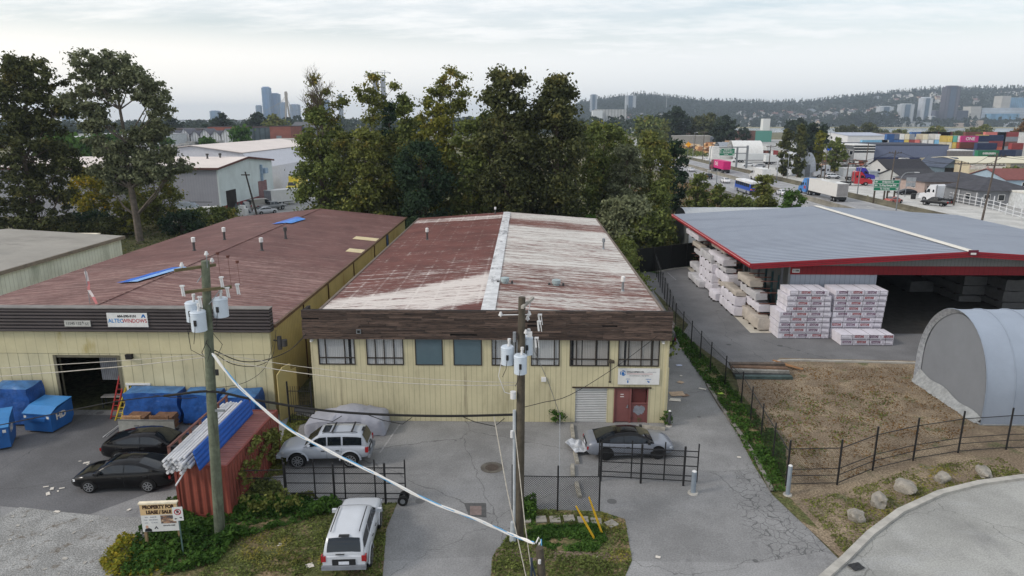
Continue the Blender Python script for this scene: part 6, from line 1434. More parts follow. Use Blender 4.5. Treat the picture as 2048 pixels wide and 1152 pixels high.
def tree(label, x, y, H, Rr, shape='round', leaf='dark', zb=None, n=6000, size=.34, ncl=34, cl=1.7, seed=1, name='tree', group=None, bark=None, lean=0., bare=0, z=0, r0=None, cat='tree', every=1, flat=.75):
 zb = H*.22 if zb is None else zb; r0 = r0 or H*.016
 o = empty(name, (x, y, z), 0, label, cat, group)
 C, N, S, tips = make_crown(H, zb, Rr, shape, ncl, cl, n, size, seed, lean, flat)
 me = quads_mesh('crown', C, N, S); me.materials.append(LF[leaf]); c = bpy.data.objects.new('crown', me); COL.objects.link(c); c.parent = o
 b = MB(); b.tube([(0, 0, -.3), (lean*.3+.15, .1, H*.3), (lean*.65-.1, 0, H*.65), (lean, 0, H*.93)], [r0*1.25, r0, r0*.6, r0*.12], 9)
 limbs(b, tips, H, zb, r0, seed, every, lean)
 if bare:
  rg = random.Random(seed+5)
  for k in range(7): twigs(b, (lean*.9, 0, H*.82+k*.35), (rg.uniform(-.7, .7), rg.uniform(-.5, .5), 1), bare*rg.uniform(.28, .42), .085, 3, rg)
 b.build('trunk', bark or BARK, o, smooth=True)
 return o
def copy_at(src, label, x, y, s, rz, group=None, leaf=None, z=0, sz=None):
 c = copy_tree(src); c.location = (x, y, z); c.rotation_euler = (0, 0, rz); c.scale = (s, s, sz or s); c['label'] = label
 if group: c['group'] = group
 if leaf:
  for ch in c.children:
   if ch.name.startswith('crown'): ch.material_slots[0].link = 'OBJECT'; ch.material_slots[0].material = LF[leaf]
 return c
def ux(u, Y): return AY(u, 400, Y)[0]
def zt(v, Y): return AY(1024, v, Y)[1]
def open_tree(label, x, y, H, blobs, leaf, n, size, seed, r0, trunk, bark=BARKP):
 """big open tree: hand placed leaf masses (dx,dz,r) on heavy limbs"""
 rg = random.Random(seed); o = empty('tree', (x, y, 0), 0, label, 'tree'); cls = []; tips = []
 for (dx, dz, r) in blobs:
  r *= 1.12; k = max(4, int(r*6))
  for _ in range(k):
   a = rg.uniform(0, 6.28); rr_ = r*math.sqrt(rg.random()); dy = rg.uniform(-1, 1)*r*1.1
   c = (dx+rr_*math.cos(a), dy, dz+rr_*math.sin(a)*.85); s = rg.uniform(.45, 1.25)*(1.15 if n > 20000 else 1); cls.append((*c, s, s, s*.7)); tips.append(c)
 C, N, S = leaf_cloud(cls, int(n*1.9), size*.72); me = quads_mesh('crown', C, N, S); me.materials.append(LF[leaf]); c = bpy.data.objects.new('crown', me); COL.objects.link(c); c.parent = o
 b = MB(); b.tube(trunk, [r0*(1-.8*i/(len(trunk)-1)) for i in range(len(trunk))], 10)
 T_ = [Vector(p) for p in trunk]
 for (dx, dz, r) in blobs:
  t = min(T_, key=lambda p: abs(p.z-(dz-math.hypot(dx-p.x, 0)*.8-1))); e = Vector((dx, 0, dz)); m = t.lerp(e, .5)+Vector((0, rg.uniform(-.8, .8), -.4)); rl = r0*.42*(1-t.z/H*.7)
  b.tube([tuple(t), tuple(m), tuple(e)], [rl, rl*.65, rl*.25], 6, False)
  for tip in [q for q in tips if abs(q[0]-dx) < r and abs(q[2]-dz) < r][::2]: b.tube([tuple(m.lerp(e, .6)), tuple(tip)], [rl*.3, .02], 4, False)
 b.build('trunk', bark, o, smooth=True); return o
X2, Y2 = ux(268, 98), 98
def blob(u, v, rp, X, Y): q = AY(u, v, Y); return (q[0]-X, q[1], rp*Y/1365)
open_tree('tall open crowned tree with forked grey trunk behind the red roof', X2, Y2, 26, [blob(u, v, r, X2, Y2) for u, v, r in ((175, 125, 24), (205, 118, 22), (232, 125, 22), (255, 150, 26), (165, 165, 26), (200, 165, 28), (150, 200, 22), (185, 205, 24), (285, 165, 26), (312, 180, 22), (325, 215, 22), (300, 210, 20), (325, 255, 20), (300, 262, 20), (215, 250, 16), (240, 285, 18), (272, 268, 16), (232, 335, 18), (285, 318, 20), (352, 330, 16), (212, 320, 16), (262, 350, 18), (195, 285, 14), (180, 250, 16), (250, 175, 22), (200, 232, 16), (285, 285, 26), (320, 330, 26), (255, 310, 24), (225, 300, 22), (205, 345, 16), (335, 305, 16), (240, 355, 20), (295, 345, 22), (225, 380, 14), (340, 350, 14))], 'silver', 19000, .33, 3, .55, [(0.1, 0, -.3), (0, 0, 4), (-.2, 0, 8), (-.4, 0, 11.5), (-.1, 0, 14.5), (-.3, 0, 19), (-.5, 0, 24)])
X1, Y1_ = ux(62, 100), 100
open_tree('tall dark bushy tree at the left picture edge behind the grey shed', X1, Y1_, 26, [blob(u, v, r, X1, Y1_) for u, v, r in ((35, 145, 24), (55, 135, 22), (85, 160, 24), (20, 170, 26), (60, 180, 28), (95, 190, 24), (120, 215, 20), (20, 215, 26), (60, 225, 26), (100, 245, 24), (15, 260, 28), (60, 270, 30), (110, 290, 26), (20, 310, 30), (70, 320, 32), (125, 330, 24), (25, 360, 32), (80, 370, 34), (120, 385, 24), (30, 410, 32), (85, 425, 34), (45, 450, 30), (110, 450, 22), (-25, 190, 26), (-30, 260, 30), (-25, 340, 32), (-20, 420, 34), (140, 300, 14))], 'dark', 24000, .33, 8, .45, [(0, 0, -.3), (.2, 0, 6), (0, 0, 12), (-.2, 0, 18), (-.3, 0, 24)], BARK)
tree('round bright tree with yellow top in front of the grey warehouse wall', ux(185, 120), 120, 9.2, 4.1, 'oval', 'autumn', 1.4, 4200, .3, 30, 1.3, 21)
tree('broad yellow green tree right of the forked trunk', ux(312, 112), 112, 9.8, 4.6, 'oval', 'olive', .6, 5200, .3, 36, 1.4, 22)
tree('small light olive tree left of the forked trunk', ux(245, 104), 104, 5.6, 2.2, 'oval', 'yel', .6, 1800, .26, 18, .8, 23)
for i, (u, Y, H, Rr, lf, nm) in enumerate(((175, 108, 3.4, 4.5, 'blue', 'spreading dark shrub behind the white roofed box'), (215, 104, 3.0, 3.6, 'dark', 'low dark shrub between the yellow topped tree and the trunk'), (395, 112, 3.4, 4.8, 'mid', 'spreading juniper like shrub at the foot of the grey warehouse'), (440, 116, 3.0, 4.0, 'mid', 'low spreading shrub by the dark warehouse door'), (355, 106, 3.6, 3.8, 'blue', 'dark shrub below the broad yellow green tree'), (120, 104, 3.2, 4.5, 'dark', 'dark shrub at the foot of the bushy edge tree'))):
 tree(nm, ux(u, Y), Y, H, Rr, 'round', lf, .2, 2400, .24, 22, 1.1, 30+i, 'shrub', 'shrubs by the left warehouses', cat='shrub', r0=.09)
GR = 'trees in the row behind the main warehouse'
tree('dense tree with bare twiggy top, leftmost in the row behind the warehouses', ux(645, 100), 100, zt(215, 100), 4.3, 'column', 'mid', 1.0, 9500, .33, 48, 1.5, 41, group=GR, bare=7)
X3 = ux(665, 98);
open_tree('thin half bare crown rising over the leftmost dense tree', ux(652, 104), 104, 25, [blob(u, v, r, ux(652, 104), 104) for u, v, r in ((625, 160, 9), (618, 195, 9), (640, 205, 10), (670, 215, 10), (628, 225, 12), (660, 240, 12), (690, 200, 7), (650, 180, 6))], 'olive', 900, .28, 12, .32, [(0, 0, -.2), (0, 0, 8), (.2, 0, 15), (.1, 0, 20)])
o = bpy.data.objects[-1] if False else None
b = MB(); rg = random.Random(2)
for k in range(16): twigs(b, (ux(652, 104)+rg.uniform(-.4, .4), 104, 15.5+k*.4), (rg.uniform(-.75, .75), rg.uniform(-.5, .5), 1), rg.uniform(1.5, 2.6), .06, 3, rg)
b.build('bare_tree', BARKP, label='leafless twiggy treetop standing against the sky over the tree row', cat='tree', smooth=True)
tree('reddish olive tree second from the left in the row', ux(735, 99), 99, zt(255, 99), 4.0, 'column', 'olive', 1.0, 8000, .32, 42, 1.45, 43, group=GR)
open_tree('slender tree with a loose leafy top in front of the distant crane', ux(750, 103), 103, 23, [blob(u, v, r, ux(750, 103), 103) for u, v, r in ((745, 160, 10), (728, 175, 12), (755, 185, 12), (735, 200, 12), (765, 200, 9), (720, 195, 8), (790, 175, 7), (750, 215, 10), (745, 240, 12))], 'olive', 1500, .28, 14, .3, [(0, 0, -.2), (0, 0, 8), (-.2, 0, 14), (.3, 0, 20)])
tree('round dark blue green tree at the centre, lowest in the row', ux(845, 94), 94, zt(285, 94), 4.4, 'oval', 'blue', .8, 8500, .3, 44, 1.5, 45, group=GR)
tree('tall yellow green tree behind the round blue green one', ux(876, 101), 101, zt(205, 101), 3.6, 'oval', 'yel', 3, 7200, .32, 40, 1.4, 46, group=GR)
open_tree('airy thin crowned tree showing sky, left of the two big dark trees', ux(905, 104), 104, 25, [blob(u, v, r, ux(905, 104), 104) for u, v, r in ((885, 165, 10), (900, 150, 10), (920, 160, 11), (905, 178, 13), (930, 185, 9), (880, 190, 11), (915, 200, 12), (895, 215, 13), (862, 200, 9), (865, 185, 8), (925, 215, 9))], 'olive', 2300, .28, 18, .32, [(0, 0, -.2), (0, 0, 8), (.2, 0, 15), (0, 0, 21)])
tree('olive tree with a narrow top between the reddish and the blue green tree', ux(815, 104), 104, zt(190, 104), 3.0, 'cone', 'mid', 2, 6500, .32, 40, 1.3, 47, group=GR)
tree('dark pointed conifer behind the slender tree in the row', ux(785, 112), 112, zt(205, 112), 3.4, 'cone', 'blue', 1, 6000, .34, 44, 1.2, 48, group=GR)
tree('tallest dark broadleaf tree, left of the pair over the ridge', ux(1012, 96), 96, zt(136, 96), 4.5, 'oval', 'dark', 2.5, 13500, .33, 64, 1.6, 49, group=GR, r0=.4)
tree('second tall dark broadleaf tree, right of the pair over the ridge', ux(1112, 97), 97, zt(150, 97), 4.4, 'oval', 'dark', 2.5, 13500, .33, 62, 1.6, 50, group=GR, r0=.4)
tree('dark tree filling the gap left of the tall pair', ux(945, 99), 99, zt(240, 99), 4.2, 'oval', 'mid', 1, 8000, .33, 42, 1.5, 51, group=GR)
tree('low dark tree filling the gap between the tall pair', ux(1062, 101), 101, zt(225, 101), 3.4, 'oval', 'dark', 1, 6000, .33, 34, 1.4, 52, group=GR)
tree('olive tree between the leftmost and the reddish tree, farther back', ux(695, 108), 108, zt(265, 108), 3.6, 'oval', 'olive', 1, 5000, .33, 34, 1.4, 53, group=GR)
for u, Y, v, lf, sd, lab in ((675, 112, 250, 'mid', 57, 'green tree far behind the twiggy treetop'), (765, 106, 262, 'olive', 58, 'olive tree behind the gap beside the reddish tree'), (830, 110, 235, 'mid', 59, 'green tree far behind the round blue green one'), (980, 108, 225, 'mid', 60, 'green tree far behind the tall dark pair'), (1150, 106, 245, 'mid', 55, 'green tree at the right side of the tall dark pair')):
 tree(lab, ux(u, Y), Y, zt(v, Y), 4.0, 'oval', lf, .8, 5600, .33, 34, 1.5, sd, group=GR)
GR2 = 'bushy trees between the warehouse and the highway'
tree('tapering grey green tree right of the tall dark pair', ux(1205, 112), 112, zt(245, 112), 4.3, 'oval', 'mid', 1, 8000, .33, 44, 1.5, 61, group=GR2)
tree('bright willowy tree with upright green shoots by the highway', ux(1298, 110), 110, zt(262, 110), 3.4, 'oval', 'olive', .8, 7000, .3, 40, 1.3, 62, group=GR2)
tree('silvery tree behind the wooden pole by the alley fence', ux(1252, 105), 105, zt(290, 105), 3.6, 'oval', 'silver', .6, 6000, .3, 38, 1.3, 63, group=GR2)
tree('dense silvery bush spilling over the end of the alley fence', ux(1262, 89), 89, zt(392, 89), 4.0, 'round', 'silver', .3, 6500, .28, 40, 1.3, 64, group=GR2)
tree('dark bush in front of the black screen fence', ux(1300, 88), 88, zt(425, 88), 3.4, 'round', 'mid', .2, 5000, .28, 34, 1.2, 65, group=GR2)
tree('narrow bush directly at the back right corner of the white roof', ux(1225, 92), 92, zt(395, 92), 2.4, 'oval', 'silver', .2, 3600, .27, 26, 1.0, 66, group=GR2)
tree('tree with a pale pointed top near the arched shelter', ux(1320, 99), 99, zt(360, 99), 3.0, 'cone', 'mid', .2, 4500, .28, 34, 1.1, 67, group=GR2)
tree('dark narrow tree beside the highway wall', ux(1345, 128), 128, zt(280, 128), 2.6, 'oval', 'blue', .8, 4200, .34, 30, 1.2, 68, group=GR2)
tree('dark green tree far behind the silvery one', ux(1225, 135), 135, zt(255, 135), 4.5, 'oval', 'mid', 1, 5500, .4, 34, 1.7, 69, group=GR2)
tree('olive shrub tree on the slope left of the highway lamp', ux(1396, 125), 125, zt(348, 125), 2.2, 'oval', 'mid', .3, 3200, .32, 26, .9, 70, group=GR2)
tree('bushy shrub covering the highway wall left of the bus', ux(1436, 122), 122, zt(370, 122), 1.8, 'round', 'mid', .2, 2400, .3, 20, .7, 71, group=GR2)
tree('olive bush standing in front of the blue bus', ux(1526, 118), 118, zt(350, 118), 2.5, 'oval', 'olive', .2, 4200, .3, 32, .9, 72, group=GR2)
tree('small leafy bush by the ridge of the timber hall roof', ux(1585, 112), 112, zt(380, 112), 2.6, 'oval', 'grn', .2, 3000, .28, 24, 1.0, 73, group=GR2)
tree('green shrub behind the arched shelter', ux(1482, 114), 114, zt(390, 114), 2.8, 'round', 'mid', .2, 2800, .3, 24, 1.0, 74, group=GR2)
tree('bright green shrub at the foot of the tapering tree', ux(1178, 98), 98, 4.2, 2.4, 'round', 'grn', .1, 2400, .28, 20, .9, 75, group=GR2)
tree('tall dark poplar like tree behind the roadside lot, left of the trio', ux(1562, 225), 225, zt(258, 225), 1.9, 'oval', 'dark', .5, 2400, .5, 34, 1.0, 81, name='poplar', group='columnar trees by the roadside lot')
tree('tall dark poplar like tree behind the roadside lot, centre of the trio', ux(1590, 220), 220, zt(250, 220), 2.0, 'oval', 'dark', .5, 2450, .5, 34, 1.0, 82, name='poplar', group='columnar trees by the roadside lot')
tree('yellowing columnar tree, right of the trio by the roadside lot', ux(1628, 225), 225, zt(262, 225), 1.7, 'oval', 'yel', .5, 2400, .45, 30, .9, 83, name='poplar', group='columnar trees by the roadside lot')
tree('rounded olive tree behind the yellowing columnar one', ux(1662, 240), 240, zt(275, 240), 3.3, 'round', 'mid', .5, 2450, .5, 30, 1.2, 84)
tree('brown autumn tree at the right picture edge by the white gabled house', ux(2035, 420), 420, zt(238, 420), 9, 'round', 'brown', .5, 2600, 1.0, 26, 3.2, 85)
tree('green hedge like shrub between cream shed and red roofed house', ux(2020, 215), 215, zt(335, 215), 5.5, 'round', 'mid', .2, 2600, .5, 24, 1.6, 86, 'shrub', cat='shrub')
def scatter(name, pix, n, size, leaf, hmax, label, z0=0., dens=None, poly=None, up=.8, clumpy=1.):
 P = poly or [G(u, v) for u, v in pix]; xs = [p[0] for p in P]; ys = [p[1] for p in P]; C = []
 def inside(x, y):
  r = False; j = len(P)-1
  for i in range(len(P)):
   if (P[i][1] > y) != (P[j][1] > y) and x < (P[j][0]-P[i][0])*(y-P[i][1])/(P[j][1]-P[i][1])+P[i][0]: r = not r
   j = i
  return r
 rg = random.Random(len(name)*7+n); tries = 0
 while len(C) < n and tries < n*30:
  tries += 1
  x, y = rg.uniform(min(xs), max(xs)), rg.uniform(min(ys), max(ys))
  if not inside(x, y): continue
  k = pnoise(Vector((x*.8, y*.8, 4)))*.5+.5+.3*pnoise(Vector((x*2.3, y*2.3, 9)))
  if rg.random() > k*1.5-.25*clumpy: continue
  h = hmax*max(.06, k*1.3-.3)
  C.append((x, y, z0+h*rg.random()**.6))
 C = np.array(C); N = NR.normal(size=(len(C), 3))*.6+np.array([0, 0, up])
 me = quads_mesh(name, C, N, size*(.6+.8*NR.random(len(C)))); me.materials.append(LF[leaf]); o = bpy.data.objects.new(name, me); COL.objects.link(o)
 return tag(o, label, None, None, 'stuff')
scatter('bramble_cover', ((372, 990), (455, 1000), (560, 1000), (690, 1008), (660, 1030), (560, 1055), (470, 1085), (430, 1130), (330, 1152), (240, 1152), (262, 1110), (285, 1050), (330, 1015)), 15000, .085, 'lush', .75, 'dense green brambles round the greenish pole and lease sign')
scatter('bramble_cover', ((460, 960), (530, 950), (570, 985), (640, 1000), (560, 1010), (460, 1010)), 2500, .085, 'mid', .8, 'olive brambles along the low fence beside the red container')
scatter('yellow_weeds', ((245, 1070), (300, 1090), (330, 1152), (215, 1152), (200, 1130)), 1600, .075, 'autumn', .5, 'yellowing weeds at the edge of the gravel')
scatter('weeds', ((1052, 1062), (1100, 1052), (1200, 1058), (1215, 1080), (1190, 1105), (1110, 1102), (1060, 1085)), 4200, .075, 'lush', .45, 'green weeds round the yellow guards')
scatter('weeds', ((1040, 1012), (1072, 1016), (1070, 1055), (1040, 1050)), 1100, .08, 'lush', 1.0, 'tall weeds at the foot of the centre pole')
scatter('grass', ((985, 1112), (1025, 1060), (1040, 1020), (1200, 1022), (1250, 1038), (1264, 1120), (1240, 1175), (980, 1175)), 8000, .05, 'mid', .14, 'rough grass on the island by the centre pole')
scatter('grass', ((470, 1060), (690, 1012), (795, 1005), (772, 1060), (764, 1175), (380, 1175)), 9000, .05, 'mid', .14, 'rough grass under the silver white off roader')
scatter('grass', ((560, 890), (580, 830), (640, 838), (600, 850), (565, 950), (500, 955)), 3500, .06, 'olive', .2, 'long grass between red container and parked off roader')
scatter('verge_weeds', ((1345, 655), (1372, 672), (1485, 800), (1572, 900), (1570, 985), (1545, 985), (1510, 935), (1440, 810), (1360, 695)), 9000, .075, 'lush', .5, 'green weeds along the foot of the black fence')
scatter('field_grass', ((1545, 735), (1838, 735), (1960, 850), (1900, 880), (1690, 960), (1575, 960), (1500, 860), (1480, 780)), 8000, .05, 'brown', .10, 'dead brown grass on the field', clumpy=.6)
scatter('field_grass', ((1690, 985), (1830, 935), (2000, 915), (2048, 950), (1800, 1010), (1690, 1110), (1600, 1000)), 5000, .05, 'olive', .12, 'patchy grass among the boulders')
scatter('field_grass', ((1575, 790), (1800, 780), (1760, 860), (1560, 950), (1500, 850)), 1500, .06, 'mid', .12, 'sparse green tufts on the dead field', clumpy=1.5)
cls = []; rg = random.Random(4)
for k in range(70):
 t = k/69; y = 46+t*40; x = 9.6+t*2.2+rg.uniform(-.5, .5); s = rg.uniform(.6, 1.05); cls.append((x+ (1.0 if t > .8 else 0), y, rg.uniform(.4, 2.2)+(1.0 if t > .35 else 0), s, s*1.2, s))
C, N, S_ = leaf_cloud(cls, 15000, .16); me = quads_mesh('vine_hedge', C, N, S_); me.materials.append(LF['mid']); o = bpy.data.objects.new('vine_hedge', me); COL.objects.link(o); tag(o, 'overgrown vine hedge along the right side of the main warehouse', 'hedge')
cls = [(-13.0+rg.uniform(-.05, .25), 28.2+k*.22, 2.6-abs(k-8)*.06+rg.uniform(-1.2, .1), .15, .28, .25) for k in range(20)]+[(-12.95, 31+rg.uniform(0, 2), rg.uniform(.3, 2), .2, .3, .3) for k in range(8)]+[(-12.6+k*.3, 27.4, .9+rg.uniform(-.4, .3), .25, .2, .28) for k in range(9)]
C, N, S_ = leaf_cloud(cls, 2400, .08); me = quads_mesh('creeper', C, N, S_); me.materials.append(LF['olive']); o = bpy.data.objects.new('creeper', me); COL.objects.link(o); tag(o, 'leafy creeper climbing over the right side of the red container', 'creeper')
def shrub(label, u, v, H, Rr, leaf, n, size, seed):
 x, y = G(u, v); tree(label, x, y, H, Rr, 'round', leaf, .05, n, size, 10, Rr*.5, seed, 'shrub', 'small plants at the foot of walls', cat='shrub', r0=.03)
shrub('round green shrub against the yellow wall left of the shutter', 1111, 842, .85, .55, 'lush', 900, .07, 91)
shrub('thin weedy plant between the shutter and the red door', 1217, 836, 1.3, .35, 'mid', 250, .06, 92)
shrub('green tuft at the right corner of the yellow warehouse', 1334, 850, .9, .35, 'grn', 350, .06, 93)
shrub('low weeds in front of the red side panel', 1268, 840, .4, .5, 'dark', 260, .05, 94)
for i, (u, v) in enumerate(((1312, 525), (1342, 522), (1378, 528))): shrub('leafy plant on the grass strip below the black screen, %s of three' % ('left', 'middle', 'right')[i], u, v, 1.5, 1.1, 'mid', 700, .13, 95+i)
scatter('dry_brush', None, 12000, .17, 'brown', 1.3, 'reddish dry brush on the slope before the highway wall', poly=[(20, 112), (46, 100), (47, 200), (25, 200)], clumpy=.4)
scatter('brush', None, 9000, .24, 'mid', 2.2, 'green brush filling the ground behind the tree row', poly=[(-46, 92), (16, 90), (24, 150), (20, 210), (-44, 150)], clumpy=.3)
scatter('ivy_bank', None, 5000, .16, 'dark', 1.2, 'dark ivy on the ground under the left trees', poly=[(-75, 88), (-41, 86), (-46, 112), (-75, 124)], clumpy=.4)
scatter('roadside_weeds', None, 5200, .2, 'yel', .9, 'yellow green weeds along the barrier of the side road', poly=[(77.3, 100), (78.3, 100), (79, 330), (77.6, 330)], clumpy=1.2)
scatter('embankment', None, 6000, .5, 'mid', 3, 'bushy green embankment beyond the highway bend', poly=[(62, 360), (92, 345), (98, 420), (70, 460)], clumpy=.3)
# ================================================================ background: helper shapes placed at their real distance
def bpx(u0, u1, Y): return ux(u0, Y), ux(u1, Y)
def zz(u, v, Y): return AY(u, v, Y)[1]
def simple_building(name, label, x0, x1, y0, y1, h, wall, roofm=None, kind='flat', hr=0, axis='x', cat='building', group=None, band=None, overh=.4, wins=None, z=0, rz=0):
 """box with a flat or gabled roof as parts; origin at its base centre"""
 cx, cy_ = (x0+x1)/2, (y0+y1)/2; w, d = (x1-x0)/2, (y1-y0)/2
 o = empty(name, (cx, cy_, z), rz, label, cat, group)
 b = MB(); b.box(-w, w, -d, d, -1 if z else 0, h)
 if kind == 'gable':
  if axis == 'x': b.prism([(-d, h), (0, h+hr), (d, h)], 0, -w, w)
  else: b.prism([(-w, h), (0, h+hr), (w, h)], 1, -d, d)
 b.build('wall', wall, o)
 rm = roofm or wall; e = overh; t = .18
 b = MB()
 if kind == 'flat':
  b.box(-w-.1, w+.1, -d-.1, d+.1, h, h+.35)
 elif kind == 'gable':
  s = hr/(d if axis == 'x' else w)
  for sg in (-1, 1):
   if axis == 'x': v = [(-w-e, sg*(d+e), h-s*e+.05), (w+e, sg*(d+e), h-s*e+.05), (w+e, 0, h+hr+.05), (-w-e, 0, h+hr+.05)]
   else: v = [(sg*(w+e), -d-e, h-s*e+.05), (sg*(w+e), d+e, h-s*e+.05), (0, d+e, h+hr+.05), (0, -d-e, h+hr+.05)]
   b.add(v+[(p[0], p[1], p[2]+t) for p in v], [(0, 1, 2, 3), (4, 5, 6, 7), (0, 1, 5, 4), (1, 2, 6, 5), (2, 3, 7, 6), (3, 0, 4, 7)])
 elif kind == 'hip':
  r = min(w, d)*.98
  A = [(-w-e, -d-e, h), (w+e, -d-e, h), (w+e, d+e, h), (-w-e, d+e, h)]
  if w >= d: T2 = [(-w+r, 0, h+hr), (w-r, 0, h+hr)]; f = [(0, 1, 5, 4), (1, 2, 5), (2, 3, 4, 5), (3, 0, 4)]
  else: T2 = [(0, -d+r, h+hr), (0, d-r, h+hr)]; f = [(0, 1, 4), (1, 2, 5, 4), (2, 3, 5), (3, 0, 4, 5)]
  b.add(A+T2, f+[(3, 2, 1, 0)])
 b.build('roof', rm, o)
 if band:
  m_, z0, z1 = band; b = MB(); b.box(-w-.04, w+.04, -d-.04, d+.04, z0, z1); b.build('band', m_, o)
 for (face, a, c, za, zb, mm) in (wins or []):
  f = MB()
  if face == 'f': f.box(a, c, -d-.07, -d+.02, za, zb); g = ('f', -d-.09)
  elif face == 'r': f.box(w-.02, w+.07, a, c, za, zb)
  else: f.box(-w-.07, -w+.02, a, c, za, zb)
  nm, mats_ = ('door' if mm and za < .2 else 'window'), (mm or WHT); q = f.build(nm, mats_, o)
  if nm == 'window':
   g = MB(); e2 = .12
   if face == 'f': g.box(a+e2, c-e2, -d-.085, -d-.071, za+e2, zb-e2)
   elif face == 'r': g.box(w+.071, w+.085, a+e2, c-e2, za+e2, zb-e2)
   else: g.box(-w-.085, -w-.071, a+e2, c-e2, za+e2, zb-e2)
   g.build('pane', GLS, q)
 return o
def M(n, c, **k): return mat(n, c, k.pop('rough', .8), **k)
def px_building(name, label, u0, u1, v, Y, d, wall, **k):
 x0, x1 = bpx(u0, u1, Y); return simple_building(name, label, x0, x1, Y, Y+d, max(1.5, zz((u0+u1)/2, v, Y)), wall, **k)
PK = M('pale_roof', (214, 204, 198), var=.05, vs=.2, ribs=(0, .8, .01)); GW = siding('grey_wh_siding', (150, 152, 160), .5, .04, .3, .05); PWALL = mat('pale_gable', (196, 206, 206), .8, var=.08, vs=.3, patches=[((168, 176, 172), .25, .58, .75, (1, 1, .3))])
S = empty('warehouse', (0, 0, 0), 0, 'large grey warehouse with pale roof and white gable over a red base', 'warehouse')
X0, X1_, YA, YB = -125, -56.3, 125.6, 153
b = MB(); b.box(X0, X1_-.25, YA, YB, 0, 9); b.build('wall', GW, S)
b = MB(); b.prism([(YA-.02, 1.95), (YA-.02, 9), ((YA+YB)/2, 10.2), (YB, 9), (YB, 1.95)], 0, X1_-.24, X1_); b.build('gable', PWALL, S)
b = MB(); b.box(X1_-.24, X1_+.02, YA-.02, YB, 0, 1.94); b.build('red_base', M('base_red', (128, 52, 54), var=.15), S)
for i, sg in enumerate((-1, 1)):
 ye = YA if sg < 0 else YB; ym = (YA+YB)/2
 b = MB(); v = [(X0, ye+sg*.5, 8.98), (X1_+.4, ye+sg*.5, 8.98), (X1_+.4, ym, 10.25), (X0, ym, 10.25)]; b.add(v+[(p[0], p[1], p[2]+.15) for p in v], [(3, 2, 1, 0), (4, 5, 6, 7), (0, 1, 5, 4), (1, 2, 6, 5), (3, 0, 4, 7)]); b.build('roof', PK, S)
b = MB(); b.box(X0, X1_+.42, YA-.56, YA-.44, 8.75, 9.1); b.prism([(YA-.5, 8.8), (YA-.5, 9.15), ((YA+YB)/2, 10.45), (YB+.5, 9.15), (YB+.5, 8.8), ((YA+YB)/2, 10.05)], 0, X1_+.41, X1_+.5); b.build('eave_trim', M('eave_brown', (92, 58, 54)), S)
b = MB(); b.box(X1_-.3, X1_+.06, YA+2.6, YA+7.0, 0, 4.6); b.build('loading_door', M('dark_opening', (34, 30, 28), var=.4, vs=.8), S)
b = MB(); b.box(X1_-.3, X1_+.05, YA+18.6, YA+23.4, 0, 5.0); b.build('loading_door', M('door_mauve', (128, 98, 98), ribs=(2, .4, .02)), S)
b = MB(); b.box(X1_+.0, X1_+.5, YA+20.3, YA+20.6, 5, 8.4); b.box(X1_+.01, X1_+.9, YA+21, YA+22.6, 6.5, 7.6); b.build('pipe_duct', M('duct', (150, 170, 190)), S)
for y in (136.6, 137.9): vent_pipe(S, -63 if y < 137 else -61, y, 10.1, 1.0, .25, VENTD)
b = MB(); b.box(-78.5, -78.4, YA-.06, YA, 0, 8.8); b.build('downpipe', M('dpipe', (120, 122, 126)), S)
S = empty('fabric_hall', (0, 0, 0), 0, 'white fabric covered hall with a pale folded roof behind the white gable', 'building')
FH = M('hall_white', (204, 204, 210), var=.06, patches=[((170, 168, 172), .3, .55, .7, (.2, .2, .3))])
b = MB(); b.prism([(-98, 0), (-98, 9.5), (-80, 11.5), (-68, 9.8), (-64, 6.2), (-63.5, 0)], 1, 166, 226); b.build('wall', FH, S)
b = MB(); b.prism([(-98.3, 9.55), (-80, 11.6), (-67.9, 9.9), (-67.9, 10.05), (-80, 11.75), (-98.3, 9.7)], 1, 165.5, 226.5); b.build('roof', PK, S)
o = px_building('flat_roof_building', 'long flat grey roofed building with white skylight domes', 318, 612, 306, 238, 90, M('low_grey', (134, 132, 138), var=.06), roofm=M('gravel_roof', (112, 108, 104), var=.15, vs=.1))
for i, (u, v) in enumerate(((404, 295), (418, 297), (437, 295), (430, 290), (452, 288), (460, 293), (475, 286), (489, 290), (513, 288), (536, 286))):
 Y = 242+ (299-v)*5.2; x = ux(u, Y); b = MB(); b.cyl(x-o.location.x, Y-o.location.y, 0, .45, 2.2, 1.2, 14); s_ = b.build('skylight_dome', M('dome_white', (224, 224, 222)), o, smooth=True); s_.location.z = zz(465, 306, 238)+.3
for i, (u, v) in enumerate(((345, 294), (367, 294), (396, 286), (426, 285), (448, 283), (452, 293), (384, 291))):
 Y = 242+(299-v)*5.2; x = ux(u, Y); b = MB(); b.box(-2, 2, -1.5, 1.5, 0, 1.5); s_ = b.build('roof_unit', M('unit_grey', (150, 150, 150)), o); s_.location = (x-o.location.x, Y-o.location.y, zz(465, 306, 238)+.3)
px_building('grey_block', 'pale grey low block at the right end of the flat roofed building', 530, 640, 281, 330, 30, M('block_grey', (150, 148, 144)), roofm=M('block_roof', (160, 156, 148)))
BRK = M('brick_red', (134, 84, 74), var=.15, vs=.3); GBAND = mat('glass_bands', (74, 86, 92), .3, var=.3, vs=.25, seam=(0, 3.2, .9, .6))
px_building('brick_school', 'red brick school block with a pale emblem panel at the right end', 551, 592, 253, 400, 25, BRK, roofm=M('roof_black', (56, 48, 52)), wins=[('f', -2.5, 0.5, 0, 9, M('emblem_glass', (130, 140, 146)))])
px_building('school_wing', 'glass fronted school wing left of the brick block', 508, 551, 256, 402, 25, GBAND, roofm=MATS['roof_black'])
